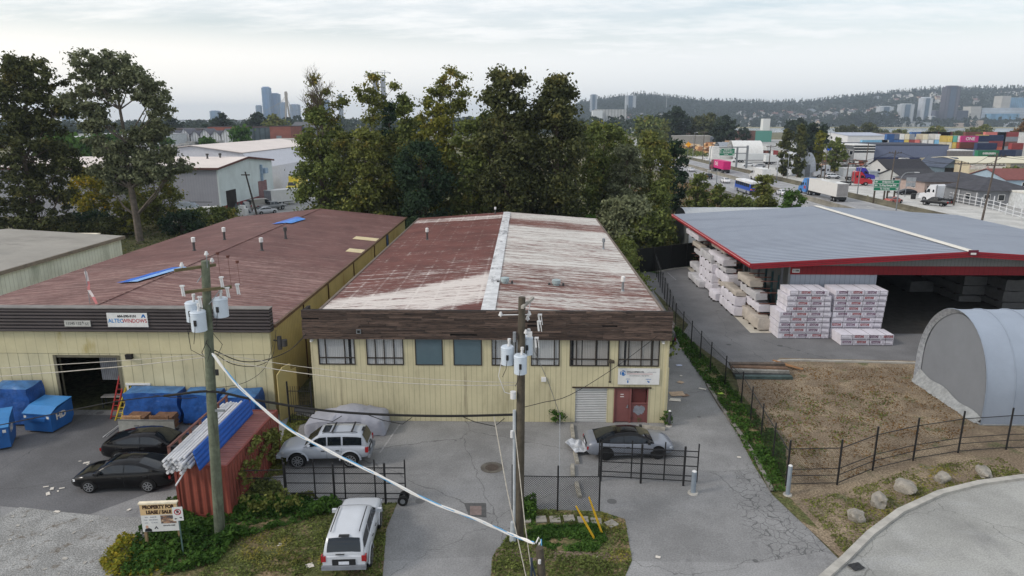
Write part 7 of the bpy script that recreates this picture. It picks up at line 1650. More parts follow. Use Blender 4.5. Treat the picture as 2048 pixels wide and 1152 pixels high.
px_building('school_wing', 'long dark roofed brick school wing behind the town houses', 430, 510, 254, 420, 30, BRK, roofm=MATS['roof_black'])
px_building('school_wing', 'dark roofed long hall behind the row of town houses', 335, 432, 258, 430, 30, M('hall_dark', (90, 84, 86)), roofm=M('roof_darkgrey', (84, 78, 80)))
NAVY = M('navy_wall', (58, 62, 92), var=.1); TWH = M('town_white', (200, 202, 206), var=.1, seam=(0, 1.4, .5, .7))
for i, (u0, u1) in enumerate(((330, 352), (354, 372), (374, 392), (395, 412), (414, 432), (434, 453), (455, 474), (476, 498))):
 px_building('town_house', 'narrow %s gabled town house with white upper storey, %s from the left in the row' % ('navy' if i % 2 else 'white', ('first', 'second', 'third', 'fourth', 'fifth', 'sixth', 'seventh', 'last')[i]), u0, u1, 272 if i % 2 else 268, 372, 12, TWH, roofm=M('slate_roof', (98, 98, 106)), kind='gable', hr=2.6, axis='y', group='town houses in a row', band=(NAVY, 0, 4.2))
px_building('white_shed', 'white roofed low shed glimpsed behind the left trees', 60, 150, 278, 260, 30, M('shed_white', (204, 206, 208)))
px_building('white_shed', 'long pale shed behind the forked tree', 150, 330, 270, 340, 30, M('shed_pale', (190, 194, 198)), roofm=M('shed_roof', (170, 172, 176)))
px_building('grey_house', 'grey house at the right end of the brick school', 592, 640, 255, 420, 20, M('house_grey', (110, 116, 120)), kind='gable', hr=3, roofm=M('house_roof', (90, 92, 96)))
x = ux(372, 120); S = empty('motor_boat', (x, 121, 0), .1, 'white motor boat parked along the grey warehouse wall', 'boat')
b = MB(); b.prism([(-4, 1.2), (-4, 2.3), (4.5, 2.5), (3.2, 1.3)], 1, -1.1, 1.1); b.build('hull', WHT, S)
b = MB(); b.prism([(-2.5, 2.3), (-2.2, 3.5), (.5, 3.3), (1.6, 2.4)], 1, -.9, .9); b.build('cabin', M('boat_cabin', (160, 170, 180), rough=.2), S)
b = MB(); b.tube([(-2.2, 0, 3.4), (4, 0, 3.3)], .05, 6); b.build('pole', IRON, S)
for wx in (-2, -.8):
 b = MB(); b.tube([(wx, -.9, .4), (wx, .9, .4)], .4, 10); b.build('wheel', TYRE, S)
x, y = G(160, 462); S = empty('truck_body', (-53.5, 78, 0), 0, 'cream roofed white box behind the grey shed roof', 'box'); b = MB(); b.box(-3, 3, -1.5, 1.5, 0, 4.4); b.build('body', M('box_white', (190, 192, 190)), S); b = MB(); b.box(-3.05, 3.05, -1.55, 1.55, 4.4, 4.5); b.build('roof', M('cream', (226, 218, 196)), S)
S = empty('shipping_container', (-40.2, 76, 0), 0, 'dark blue container behind the far end of the pale shed', 'shipping container'); b = MB(); b.box(-3, 2.4, -1.2, 1.2, 0, 3.2); b.build('body', mat('cont_slate', (84, 92, 112), .6, seam=(0, .4, .12, .6)), S)
car('dark car half hidden behind the red roof beside the blue container', -36.4, 79.5, .4, 'van', (40, 46, 50), 1, z=1.2)
x, y = -50.6, 127; S = empty('utility_pole', (x, y, 0), 0, 'leaning dark wooden pole in front of the white gable', 'utility pole'); b = MB(); b.tube([(.3, 0, 0), (-1.2, 0, 8.3)], [.2, .14], 8); b.build('pole', M('dark_pole', (58, 54, 50)), S); b = MB(); b.box(-2.0, -.4, -.08, .08, 7.6, 7.8); b.build('crossarm', MATS['dark_pole'], S)
for i, (u, v) in enumerate(((508, 432), (516, 424), (522, 415))):
 x, y = G(u, v); b = MB(); b.box(-.8, .8, -.8, .8, 0, 1.3); b.box(-.6, .5, -.5, .5, 1.301, 1.9); b.build('white_tote', WHT, label='white plastic tote by the red base of the warehouse, %s of three' % ('nearest', 'middle', 'farthest')[i], cat='tote', loc=(x-2.5, y+1, 0), rz=.4*i)
for i, (u, v) in enumerate(((484, 430), (490, 428), (498, 428))):
 x, y = G(u, v); b = MB(); b.prism([(-1.2, 0), (-.4, 2.2), (-.3, 2.2), (1, 0)], 1, -.05, .05); o = b.build('leaning_panel', M('panel_slate%d' % i, ((96, 104, 108), (120, 124, 124), (84, 92, 100))[i]), label='grey panel leaning on the rack by the dark warehouse door, %s one' % ('left', 'middle', 'right')[i], cat='panel', loc=(x-1, y+1, 0), rz=.7)
LAMPG = M('lamp_grey', (120, 124, 128), rough=.5)
def street_lamp(label, x, y, h, dx, rc=1.6):
 o = empty('street_lamp', (x, y, 0), 0, label, 'street lamp', 'arched street lamps along the highway')
 P = [(0, 0, 0), (0, 0, h*.72)]+[(dx*(1-math.cos(t))*.5*1.0, 0, h*.72+h*.28*math.sin(t)) for t in (math.pi/2*k/5 for k in range(1, 6))]+[(dx, 0, h*1.0)]
 b = MB(); b.tube(P, [.12]*2+[.09]*6, 7); b.build('pole', LAMPG, o, smooth=True)
 b = MB(); b.box(min(dx, dx+.9*(1 if dx > 0 else -1)), max(dx, dx+.9*(1 if dx > 0 else -1)), -.18, .18, h-.06, h+.1); b.build('lamp_head', M('head_grey', (190, 192, 194)), o); return o
for lab, u, v, vt, dx in (('arched lamp in front of the timber hall ridge beside the green sign', 1792, 421, 345, 2.6), ('slim lamp between the white truck and the green sign', 1714, 393, 330, 1.5), ('arched lamp left of the white trailer truck', 1553, 362, 318, 1.6), ('slim lamp by the roadside lot right of the magenta lorry', 1574, 357, 300, -1.0), ('arched lamp in front of the blue bus', 1432, 378, 342, -1.7), ('slim lamp beside the magenta lorry', 1417, 356, 290, 1.2), ('arched lamp behind the willowy tree', 1344, 350, 322, -1.8), ('tall pale lamp near the yellow road sign', 1385, 320, 265, .8)):
 x, y = G(u, v); street_lamp(lab, x, y, zz(u, vt, y), dx)
def road_sign(label, u0, u1, v0, v1, vb, Y, lines, posts, extra=()):
 x0, x1 = bpx(u0, u1, Y); z0, z1 = zz(u0, v1, Y), zz(u0, v0, Y); cx = (x0+x1)/2; w = x1-x0; h = z1-z0
 o = empty('road_sign', (cx, Y, 0), 0, label, 'road sign'); GRN = M('sign_green', (14, 116, 84), rough=.5, var=.03)
 b = MB(); b.box(-w/2, w/2, -.06, .06, z0, z1); b.build('panel', GRN, o)
 b = MB()
 for k in range(len(lines)+1):
  z = z0+h*k/len(lines); b.box(-w/2, w/2, -.075, -.061, z-.04, z+.04)
 for x in (-w/2, w/2): b.box(x-.04, x+.04, -.075, -.061, z0, z1)
 b.build('border', WHT, o)
 for k, (t_, ax) in enumerate(lines):
  z = z1-h*(k+.5)/len(lines); text('lettering', t_, h/len(lines)*.66, WHT, o, (.2 if ax < 0 else -.35, -.08, z), sx=.85, bold=.02)
  s = h/len(lines)*.28; xa = ax*w*.42; b = MB(); q = 1 if ax < 0 else -1
  b.prism([(xa-q*s*1.5, z), (xa, z+s), (xa, z+s*.4), (xa+q*s*1.4, z+s*.4), (xa+q*s*1.4, z-s*.4), (xa, z-s*.4), (xa, z-s)], 1, -.08, -.062); b.build('arrow', WHT, o)
 for u in posts:
  x = ux(u, Y)-cx; b = MB(); b.box(x-.14, x+.14, .06, .3, 0, z0+h*.4); b.build('post', M('post_brown', (78, 70, 60)), o)
road_sign('big green direction sign reading Bridgeview Dr on wooden posts', 1744, 1795, 360, 381, 400, 150, (('Bridgeview Dr', -1), ('To King George Blvd', -1), ('To 116 Ave', 1)), (1748, 1768, 1774, 1788))
o = road_sign('green overhead direction sign on a gantry by the roadside lot', 1432, 1462, 297, 311, 345, 262, (('Bridgeview Dr', -1), ('King George Blvd', -1), ('116 Ave', 1)), ())
x0, Y = ux(1432, 262)-(ux(1432, 262)+ux(1462, 262))/2, 262
S = empty('sign_gantry', (ux(1488, 262), 262.6, 0), 0, 'grey steel sign gantry beside the highway holding a green sign', 'gantry')
b = MB(); b.box(-.35, .35, -.3, .3, 0, 8.4); b.build('post', LAMPG, S)
b = MB(); b.box(ux(1468, 262)-ux(1488, 262)-.3, ux(1468, 262)-ux(1488, 262)+.3, -.25, .25, 0, 8); b.build('post', LAMPG, S)
b = MB(); q = ux(1432, 262)-ux(1488, 262); b.box(q, .35, -.2, .2, 7.6, 8.0); b.box(q, .35, -.2, .2, 5.4, 5.7); b.build('beam', LAMPG, S)
x, y = ux(1370, 290), 290; S = empty('warning_sign', (x, y, 0), 0, 'orange diamond roadworks sign near the highway bend', 'sign'); z = zz(1370, 289, 290); b = MB(); b.prism([(-1.2, z), (0, z+1.2), (1.2, z), (0, z-1.2)], 1, -.05, .05); b.build('panel', M('sign_orange', (232, 160, 30), rough=.5), S); b = MB(); b.cyl(0, .1, 0, z, .06); b.build('post', LAMPG, S)
S = empty('info_sign', (ux(1817, 163), 163, 0), 0, 'blank back of a double road sign beside the dark fence', 'sign'); z0, z1 = zz(1817, 373, 163), zz(1817, 355, 163); b = MB(); b.box(-1.1, 1.1, -.05, .05, (z0+z1)/2+.06, z1); b.build('panel', M('sign_back', (150, 154, 158), rough=.5), S); b = MB(); b.box(-1.1, 1.1, -.05, .05, z0, (z0+z1)/2-.06); b.build('panel', MATS['sign_back'], S); b = MB(); b.cyl(-.9, .1, 0, z1, .07); b.build('post', LAMPG, S)
S = empty('blue_sign', (ux(1647, 255), 255, 0), 0, 'bright blue square sign on a lamp post beside the olive tree', 'sign'); z0, z1 = zz(1647, 301, 255), zz(1647, 291, 255); b = MB(); b.box(-.8, .8, -.05, .05, z0, z1); b.build('panel', M('blue_sq', (28, 78, 190), rough=.5), S); b = MB(); b.cyl(.0, .1, 0, z1+5, .08); b.build('post', LAMPG, S)
def upole(label, u, v, vt, arms, lean=0., r=.16, m=None):
 x, y = G(u, v); h = zz(u, vt, y); o = empty('utility_pole', (x, y, 0), 0, label, 'utility pole', 'utility poles along the side road')
 b = MB(); b.tube([(0, 0, 0), (lean, 0, h)], [r*1.2, r*.8], 8); b.build('pole', m or M('pole_far', (88, 80, 74)), o)
 for k in range(arms):
  z = h-.6-k*1.5; b = MB(); b.box(lean-1.6, lean+1.6, -.08, .08, z-.08, z+.08)
  for xx in (-1.4, -.7, .7, 1.4): b.cyl(lean+xx, 0, z+.08, z+.35, .07)
  b.build('crossarm', M('arm_far', (84, 76, 70)), o)
 return o, Vector((x+lean, y, h))
PT = []
for lab, u, v, vt, ar, ln in (('tall pole with two crossarms before the blue house at the right', 1963, 445, 306, 2, .8), ('brown pole between white truck and gated yard', 1907, 411, 322, 1, .3), ('pole with a wide crossarm before the dark gabled roof', 1778, 385, 301, 1, .3), ('pole between the red tractor unit and the white fence', 1692, 365, 318, 0, .2), ('pole beside the blue square sign', 1648, 362, 300, 0, 0), ('dark pole right of the grey white tractor unit', 1641, 360, 318, 0, 0), ('pole at the roadside lot in front of the dark trees', 1536, 345, 290, 1, .2), ('slim pole left of the gantry', 1405, 322, 262, 1, 0), ('pole near the logs beyond the embankment', 1388, 312, 265, 0, 0), ('pole between the two pale sheds', 1728, 352, 285, 0, .2)):
 PT.append(upole(lab, u, v, vt, ar, ln)[1])
upole('wooden pole rising from the bushes at the alley end', 1257, 437, 322, 1, 0, .2, M('pole_pale', (128, 122, 114)))
for i, (a, c) in enumerate(((0, 1), (1, 2), (2, 3), (3, 4), (4, 6))):
 for k, dx in enumerate((-1.3, 1.3)):
  wire('thin distant power line between poles along the side road', catenary(PT[a]+Vector((dx, 0, -.4)), PT[c]+Vector((dx, 0, -.4)), 1.0), .035, group='power lines along the side road', name='power_line')
for q in (1, 2): wire('thin power line running out of frame from the tall right pole', catenary(PT[0]+Vector((1.3*(-1)**q, 0, -.4)), Vector((86+2*q, 60, 13)), 1.2), .03, group='power lines leaving the frame', name='power_line')
DRF = M('dark_shingle', (66, 66, 72), var=.2, vs=.8); STC = M('stucco', (170, 152, 144), var=.08); GRH = M('grey_house', (124, 126, 130), var=.08); LBL = M('light_blue_house', (156, 176, 190), var=.06)
W_ = [('f', -2, -.6, 1, 2.2, None), ('f', 1.5, 3, 1, 2.2, None)]
x, y = G(1850, 383); simple_building('house', 'pinkish stucco bungalow with dark hipped roof behind the white tractor unit', 99, 118.5, 172, 186, 2.8, STC, DRF, 'hip', 1.9, cat='house', wins=[('f', -8.5, -6.6, .9, 2.2, None), ('f', -5.4, -4.2, 1.0, 2.2, None), ('l', -3, -1, .9, 2.2, None)], overh=.7)
simple_building('house', 'small grey bungalow with dark hipped roof behind the white gate', 95.5, 107, 146, 158, 3.2, GRH, DRF, 'hip', 2.3, cat='house', wins=[('f', -4.6, -3.2, 1, 2.4, None), ('f', -1.6, -.2, 1, 2.4, None), ('f', 1.5, 3.4, 1, 2.4, None), ('l', -3.5, -2, 1, 2.3, None)], overh=.7)
x0, x1 = bpx(1955, 2090, 190); simple_building('house', 'light blue house with red brown gabled roof at the right edge', x0, x1, 180, 196, 2.6, LBL, M('red_shingle', (120, 70, 66), var=.12), 'gable', 2.2, 'x', cat='house', wins=[('f', -5, -3, .9, 2.0, None), ('f', 3, 5, .9, 2.0, None), ('l', -2, 2, .9, 2.0, None)])
x0, x1 = bpx(1742, 1822, 238); simple_building('house', 'white gabled house with a large black roof behind the red tractor unit', x0, x1, 230, 244, 2.0, M('house_white', (200, 200, 198), var=.05), M('black_shingle', (46, 46, 52), var=.2), 'gable', 2.7, 'x', cat='house', wins=[('l', -3, -1, .8, 1.8, None), ('f', -6, -4, .7, 1.7, None)])
x0, x1 = bpx(1766, 1838, 205); simple_building('house', 'low dark roofed house in front of the white gabled one', x0, x1, 196, 209, 1.9, M('house_pale', (176, 178, 176), var=.08), M('black_shingle2', (54, 54, 58), var=.2), 'gable', 1.8, 'x', cat='house', wins=[('l', -3, -1.4, .6, 1.6, None), ('f', -4, -2.6, .6, 1.6, None)])
x0, x1 = bpx(1838, 1880, 248); simple_building('shed', 'slate blue gabled carport shed beside the cream warehouse', x0, x1, 236, 252, 2.2, M('shed_slate', (96, 112, 122)), M('slate_metal', (76, 84, 100), ribs=(0, .6, .02)), 'gable', 3.0, 'y', cat='shed', wins=[('f', -3.4, -.4, 0, 2, M('carport_dark', (28, 28, 28))), ('f', .4, 3.4, 0, 2, MATS['carport_dark'])])
x0, x1 = bpx(1884, 1932, 240); o = simple_building('warehouse', 'cream warehouse with a painted wall sign and pale metal roof', x0, x1+24, 228, 256, 4.0, M('cream_wall', (196, 184, 156), var=.06), M('cream_roof', (206, 200, 178), var=.04), 'gable', 1.3, 'x', cat='warehouse', wins=[('f', -14, -12, .4, 1.6, None), ('f', -10.5, -8.5, .4, 1.6, None), ('f', -7, -5, .4, 1.6, None)])
b = MB(); b.box(-16, -4.5, -14.12, -14.05, 2.0, 3.8); b.build('wall_sign', M('wall_sign_white', (206, 200, 190), patches=[((176, 110, 100), .9, .58, .62, (1, 1, 1.6))]), o)
b = MB(); b.box(-3.0, 21, -14.13, -14.04, 0, 3.9); b.build('side_cladding', M('taupe', (126, 122, 116), ribs=(0, .5, .02)), o)
x0, x1 = bpx(1727, 1870, 284); o = simple_building('warehouse', 'long slate blue warehouse with white glazed office end', x0, x1, 280, 310, zz(1800, 291, 280), mat('slate_blue_wall', (104, 112, 134), .6, var=.04, seam=(0, .8, .06, .25)), M('dark_parapet', (52, 56, 70)), cat='warehouse', band=(M('navy_base', (40, 50, 86)), 0, 3.2))
x0, x1 = bpx(1687, 1727, 280); o = simple_building('office', 'white office block with dark ribbon windows at the end of the slate warehouse', x0, x1, 276, 292, zz(1700, 291, 276), WHT, WHT, cat='building', band=(glass('ribbon_glass', (40, 44, 50)), 5.2, 8.2))
b = MB()
for k in range(2): b.box(-4.2, 4.2, -8.12, -8.06, 5.9+k*1.1, 6.2+k*1.1)
b.build('sunshade', WHT, o)
x0, x1 = bpx(1666, 1690, 265); simple_building('office', 'grey two storey flat roofed block left of the white office', x0, x1, 262, 272, zz(1678, 301, 262), M('grey_block2', (132, 132, 132)), cat='building', wins=[('f', -1.8, -.4, 5, 6.6, None), ('f', .4, 1.8, 5, 6.6, None), ('f', -1.8, -.4, 1, 2.6, None), ('f', .4, 1.8, 1, 2.6, None)])
x0, x1 = bpx(1668, 1745, 480); simple_building('warehouse', 'white warehouse with blue grey roof behind the container rows', x0, x1, 470, 520, 7.6, M('wh_white', (206, 206, 206), var=.05), M('wh_roof', (168, 174, 188)), 'gable', 1.6, 'x', cat='warehouse', wins=[('f', 5, 11, 0, 5, M('wh_door', (120, 124, 130)))])
x0, x1 = bpx(1728, 1795, 500); simple_building('warehouse', 'white walled warehouse with dark brown roof by the river', x0, x1, 490, 530, 6.8, M('wh_white2', (200, 198, 192), var=.05), M('brown_roof', (96, 82, 78)), 'gable', 1.8, 'x', cat='warehouse', wins=[('f', -5, -2, 0, 4, MATS['wh_door'])])
x0, x1 = bpx(1868, 1912, 284); simple_building('shed', 'taupe block with a white roof line below the container stack', x0, x1, 278, 290, zz(1890, 302, 278), M('taupe_block', (112, 108, 106)), M('white_edge', (206, 206, 204)), cat='shed')
x0, x1 = bpx(2028, 2080, 300); simple_building('shed', 'pale weathered tall shed with a dark roof at the right edge', x0, x1, 296, 304, zz(2030, 265, 296), M('shed_weathered', (182, 186, 186), var=.15), M('roof_dark2', (70, 66, 66)), cat='shed', wins=[('f', -2, 1, 4, 9, M('shed_dark', (92, 92, 90)))])
x0, x1 = bpx(2000, 2060, 133); simple_building('shed', 'white and pale blue garage behind the white rail fence', 102, 118, 135, 150, 3.0, M('garage_white', (200, 204, 206)), M('garage_roof', (210, 208, 200)), cat='garage', wins=[('f', -7, -4.5, 0, 2.4, M('garage_door', (214, 216, 218))), ('f', -2, 1, 0, 2.4, M('garage_blue', (150, 176, 200)))])
simple_building('shed', 'beige rendered shed at the right edge behind the rail fence', 103.5, 116, 124.5, 133, 2.9, M('beige_wall', (178, 162, 132)), M('beige_roof', (150, 140, 120)), cat='shed', wins=[('f', -4.5, -3, .8, 2, None), ('f', -1.5, -.4, .8, 2, None)])
x0, x1 = bpx(1536, 1572, 470); simple_building('mill', 'teal green mill building with a diagonal conveyor', x0, x1, 600, 625, 15, M('teal_wall', (92, 148, 136), var=.08), M('teal_roof', (120, 160, 150)), cat='mill')
x0, x1 = bpx(1488, 1532, 590); o = simple_building('mill', 'low teal mill wing with a white stack house on top', x0, x1, 590, 610, 9, MATS['teal_wall'], M('teal_roof2', (140, 156, 148)), cat='mill'); b = MB(); b.box(4, 10, -2, 4, 9.3, 19); b.build('stack_house', WHT, o)
for lab, u0, u1, v, Y, d, cc_, rc, cat_ in (('brown open log shed under the dark trees', 1350, 1385, 263, 560, 25, (104, 88, 80), (140, 120, 110), 'shed'), ('long flat grey shed behind the log piles', 1338, 1412, 272, 500, 18, (150, 146, 140), (190, 188, 182), 'shed'), ('grey flat shed right of the long one', 1412, 1450, 274, 505, 18, (130, 136, 146), (160, 164, 172), 'shed'), ('reddish brown brick shed in front of the teal mill', 1452, 1500, 262, 560, 16, (120, 88, 80), (110, 90, 84), 'shed'), ('small white building near the mill', 1433, 1446, 258, 600, 12, (206, 204, 200), (210, 210, 206), 'shed'), ('low pale shed by the river bank', 1600, 1640, 268, 640, 14, (190, 186, 178), (170, 160, 150), 'shed'), ('white trailer office in the roadside lot', 1418, 1468, 295, 330, 6, (206, 206, 204), (214, 214, 212), 'cabin'), ('white cabin among the scrap near the white fence', 1608, 1633, 341, 240, 5, (190, 196, 200), (200, 204, 206), 'cabin'), ('white low wall shed beside the red tractor unit', 1682, 1732, 338, 225, 4, (198, 200, 200), (204, 204, 202), 'cabin'), ('grey shipping cabin right of the white low wall shed', 1733, 1752, 345, 222, 4, (150, 158, 166), (160, 166, 172), 'cabin')):
 px_building('shed' if cat_ == 'shed' else 'cabin', lab, u0, u1, v, Y, d, M('w_'+lab[:14], cc_, var=.12), roofm=M('r_'+lab[:14], rc), cat=cat_)
def hut(label, u0, u1, vt, Y, d, m):
 x0, x1 = bpx(u0, u1, Y); hw = (x1-x0)/2; S = empty('arched_shelter', ((x0+x1)/2, Y, 0), 0, label, 'shelter'); h = zz(u0, vt, Y)
 b = MB(); n = 12; P = [(hw*math.cos(math.pi*k/n), h*math.sin(math.pi*k/n)**.8) for k in range(n+1)]; b.prism(P, 1, 0, d); b.build('cover', m, S, smooth=True, sharp=50)
 b = MB(); b.box(-hw*.3, hw*.3, -.04, .02, 0, h*.5); b.build('door', M('hut_door', (120, 124, 128)), S); return S
hut('pale domed shelter between the dark poplars and the yellowing tree', 1592, 1626, 304, 222, 20, M('dome_grey', (186, 190, 196)))
S = empty('arched_shelter', (0, 0, 0), 0, 'long white arched fabric hall with lettering beside the highway', 'shelter'); b = MB(); vault(b, ux(1452, 330), ux(1510, 330), 330, 6, zz(1480, 281, 330), 6, 14, .05, 1.5); b.build('cover', WHT, S, smooth=True, sharp=60); b = MB(); b.prism([(324+12*k/10, 1+5.5*math.sin(math.pi*k/10)) for k in range(11)], 0, ux(1452, 330)+.2, ux(1452, 330)+.3); b.build('end_panel', M('hall_end', (150, 152, 156)), S)
S = empty('arched_shelter', (0, 0, 0), 0, 'grey arched hall left of the long white one', 'shelter'); b = MB(); vault(b, ux(1428, 350), ux(1452, 350), 352, 6, 7, 4, 14, .05, 1.5); b.build('cover', M('hall_grey', (140, 146, 154)), S, smooth=True, sharp=60)
def pile(label, u0, u1, v, Y, d, m, n, size, name='scrap_pile', h=2.2):
 x0, x1 = bpx(u0, u1, Y); C = []; rg = random.Random(int(u0)); b = MB()
 for k in range(n):
  x, y = rg.uniform(x0, x1), rg.uniform(Y, Y+d); z = rg.uniform(0, h)*(1-abs((x-(x0+x1)/2)/(x1-x0)*1.6)**2); s = size*rg.uniform(.4, 1.3)
  b.mat(rg.randrange(len(m))); b.box(x-s*1.5, x+s*1.5, y-s*.5, y+s*.5, max(0, z), max(0, z)+s*.6, rg.uniform(0, 3))
 o = b.build(name, m, label=label, cat='pile'); return o
LOGC = [M('log_tan', (196, 156, 112)), M('log_brown', (150, 110, 82)), M('log_pale', (206, 186, 158))]
pile('orange tan log deck stacked beyond the embankment', 1398, 1450, 290, 380, 14, LOGC, 160, 1.6, 'log_pile', 5)
pile('mixed log and bark heap below the long grey shed', 1345, 1400, 285, 420, 20, LOGC+[M('bark_dark', (100, 84, 74))], 140, 1.6, 'log_pile', 3)
SCR = [M('scrap_red', (150, 92, 76)), M('scrap_grey', (150, 148, 146)), M('scrap_tan', (176, 148, 122)), M('scrap_dark', (80, 74, 70)), M('scrap_white', (200, 200, 198))]
pile('reddish scrap heap behind the small white jeep', 1652, 1700, 330, 246, 12, SCR, 150, 1.0, h=4)
pile('low heap of boards and scrap near the grey block', 1690, 1740, 325, 262, 8, SCR, 90, 1.0, h=2.5)
pile('pale rubble and machinery heap by the teal mill', 1430, 1500, 280, 470, 20, SCR, 120, 1.8, h=4)
pile('scattered boards beside the pale domed shelter', 1600, 1640, 340, 236, 6, SCR, 50, .9, h=1.5)
pile('dark junk behind the slate gabled shed', 1815, 1850, 318, 262, 10, SCR, 60, 1.1, h=3)
pile('cream rubble along the beige container', 1965, 2048, 320, 288, 6, [M('rub_cream', (206, 196, 170)), SCR[2]], 70, 1.1, 'rubble', h=1.5)
S = empty('rail_fence', (0, 0, 0), 0, 'white tubular rail fence and gate in front of the grey bungalow', 'fence')
WT = M('white_rail', (206, 208, 210)); fp = [G(1885, 398), G(1915, 405), G(1950, 412), G(1985, 420), G(2025, 433), G(2075, 448)]
for i in range(len(fp)-1):
 (xa, ya), (xb, yb) = fp[i], fp[i+1]
 b = MB()
 for z in (.4, 1.1, 1.8): b.tube([(xa, ya, z), (xb, yb, z)], .06, 6)
 b.build('rail', WT, S)
 n = 3
 for k in range(n): t = k/n; b = MB(); b.cyl(xa+(xb-xa)*t, ya+(yb-ya)*t, 0, 2.1 if k else 2.8, .09, n=6); b.build('post', WT, S)
S = empty('board_fence', (0, 0, 0), 0, 'dark board fence in front of the stucco bungalow', 'fence'); b = MB(); b.box(98.5, 110, 169.8, 169.95, 0, 1.9); b.build('panel', M('fence_dark', (58, 60, 60)), S)
S = empty('concrete_blocks', (0, 0, 0), 0, 'row of white concrete blocks and panels along the roadside lot', 'barrier'); b = MB()
for k in range(12): b.box(94+k*.9, 94.7+k*.9, 244+k*.2, 244.6+k*.2, 0, 1.4)
b.build('block_row', M('block_white', (196, 196, 194)), S)
x, y = G(1826, 398); b = MB(); b.cyl(0, 0, 0, 1.3, .5, .55); b.build('waste_bin', IRON, label='black bin standing at the side road in front of the white tractor unit', cat='bin', loc=(x, y, 0))
for i, (u, v, lab) in enumerate(((1510, 326, 'white box trailer in the roadside lot under the gantry'), (1545, 330, 'second white box trailer in the roadside lot near the dark trees'))):
 x, y = G(u, v); S = empty('box_trailer', (x, y+4, 0), .05, lab, 'trailer'); trailer(S, 7, 14 if i == 0 else 9, 2.7, (206, 208, 208), 1.1)
x, y = G(1935, 318); S = empty('reach_stacker', (x, 286, 0), 0, 'orange red reach stacker below the containers', 'machine'); OR = M('machine_orange', (214, 74, 44), rough=.5)
b = MB(); b.box(-3.6, 3.6, -1.5, 1.5, 1, 2.6); b.box(-1.4, .8, -1, 1, 2.6, 4.0); b.build('body', OR, S); b = MB(); b.tube([(-3.5, 0, 3), (4.5, 0, 6.2)], .4, 6); b.build('boom', M('boom_grey', (150, 150, 150)), S)
for wx in (-2.4, 2.4):
 b = MB(); b.tube([(wx, -1.7, .9), (wx, 1.7, .9)], .9, 12); b.build('wheel', TYRE, S)
CC = dict(red=(146, 54, 54), dred=(104, 42, 46), blue=(44, 88, 150), navy=(38, 52, 86), lblue=(110, 170, 206), green=(30, 118, 78), teal=(80, 168, 146), white=(206, 206, 202), cream=(206, 196, 166), grey=(128, 134, 142), yellow=(206, 176, 76), tan=(176, 152, 92), magenta=(200, 44, 120), orange=(196, 92, 64), brown=(110, 58, 46), salmon=(204, 104, 96), slate=(84, 98, 124))
CN = dict(dred='dark red', lblue='light blue', navy='navy blue', dgreen='dark green')
cseen = {}
def container(u, Y, tier, col, L, label, endcol=None, txt=None, name='shipping_container', depth=12.2):
 """L = width shown to the camera (2.44 end on, 6.1 or 12.2 side on)"""
 x = ux(u, Y); h = 2.75; z = tier*h; c_ = CC[col]
 d = 2.44 if L > 3 else 6.1
 o = empty(name, (x, Y, z), 0, label, 'shipping container', 'containers in the container yard')
 g_ = sum(c_)/3; c_ = tuple(.82*q+.18*g_ for q in c_)
 m_ = mat('cont_'+col, c_, .6, var=.12, vs=.5, seam=(0, .5, .12, .35))
 b = MB(); b.box(0, L, 0, d, .02, h-.06); b.build('body', m_, o)
 b = MB(); e = mat('contend_'+col, tuple(min(255, int(q*1.08+6)) for q in c_), .6, var=.1)
 if L > 3: b.box(-.05, -.002, .1, d-.1, .1, h-.12)
 else:
  for k in (0, 1): b.box(.1+k*1.16, 1.18+k*1.16, -.05, -.002, .1, h-.12)
 b.build('door', e, o)
 if txt: text('lettering', txt, 1.9 if len(txt) < 5 else 1.0, WHT, o, (L/2+.2, -.02, h*.52), bold=.05)
 return o
ords = ['bottom', 'second', 'third', 'fourth', 'fifth']
def stack(where, u, Y, cols, L, base=0, txts={}):
 for k, c_ in enumerate(cols):
  if c_: container(u, Y, base+k, c_, L, '%s container, %s tier of %s' % (CN.get(c_, c_), ords[min(4, base+k)], where), txt=txts.get(k))
stack('the stack under the magenta lettered one', 1904, 310, ['dred', 'navy', 'brown', 'magenta'], 7.4, 0, {3: 'ONE'})
stack('the stack just left of the magenta one', 1895, 311, ['grey', 'slate', 'orange', 'white'], 2.44)
stack('the end on stack topped by teal', 1886, 311, ['orange', 'red', 'yellow', 'teal'], 2.44)
stack('the leftmost stack of the big block', 1877, 311, ['red', 'salmon', 'cream', 'yellow'], 2.44)
stack('the stack right behind the magenta one', 1932, 318, ['brown', 'orange', 'grey', 'navy'], 6.1)
stack('the tall stack with a yellow end at centre right', 1947, 330, ['tan', 'navy', 'navy', 'yellow'], 2.44)
stack('the tall navy stack at centre right', 1957, 330, ['brown', 'orange', 'red', 'navy'], 7)
stack('the navy topped stack beside the green one', 1938, 300, ['red', 'slate', 'navy'], 8.2)
stack('the short stack under the green one', 1942, 292, ['brown', 'green'], 8.4, 0, {1: 'EVERGREEN'})
stack('the low beige row in front', 1962, 288, ['tan'], 13)
stack('the low orange pair in front', 1950, 288, ['orange'], 2.44)
stack('the navy stack right of the green one', 1982, 296, ['grey', 'navy'], 7)
stack('the right block by the tan column', 2006, 300, ['grey', 'slate', 'red'], 7.2)
stack('the tan column at the right', 2031, 300, ['tan', 'tan', 'brown'], 2.6)
stack('the red and tan column at the right edge', 2043, 301, ['tan', 'dred', 'navy'], 4.2)
stack('the light blue row behind the slate roof', 1711, 345, ['grey', 'white', 'lblue'], 12.2)
stack('the mixed row at the left behind the slate roof', 1749, 345, ['white', 'cream', 'white'], 3.4)
stack('the dark blue end row behind the slate roof', 1758, 352, ['grey', 'navy', 'blue', 'blue'], 5)
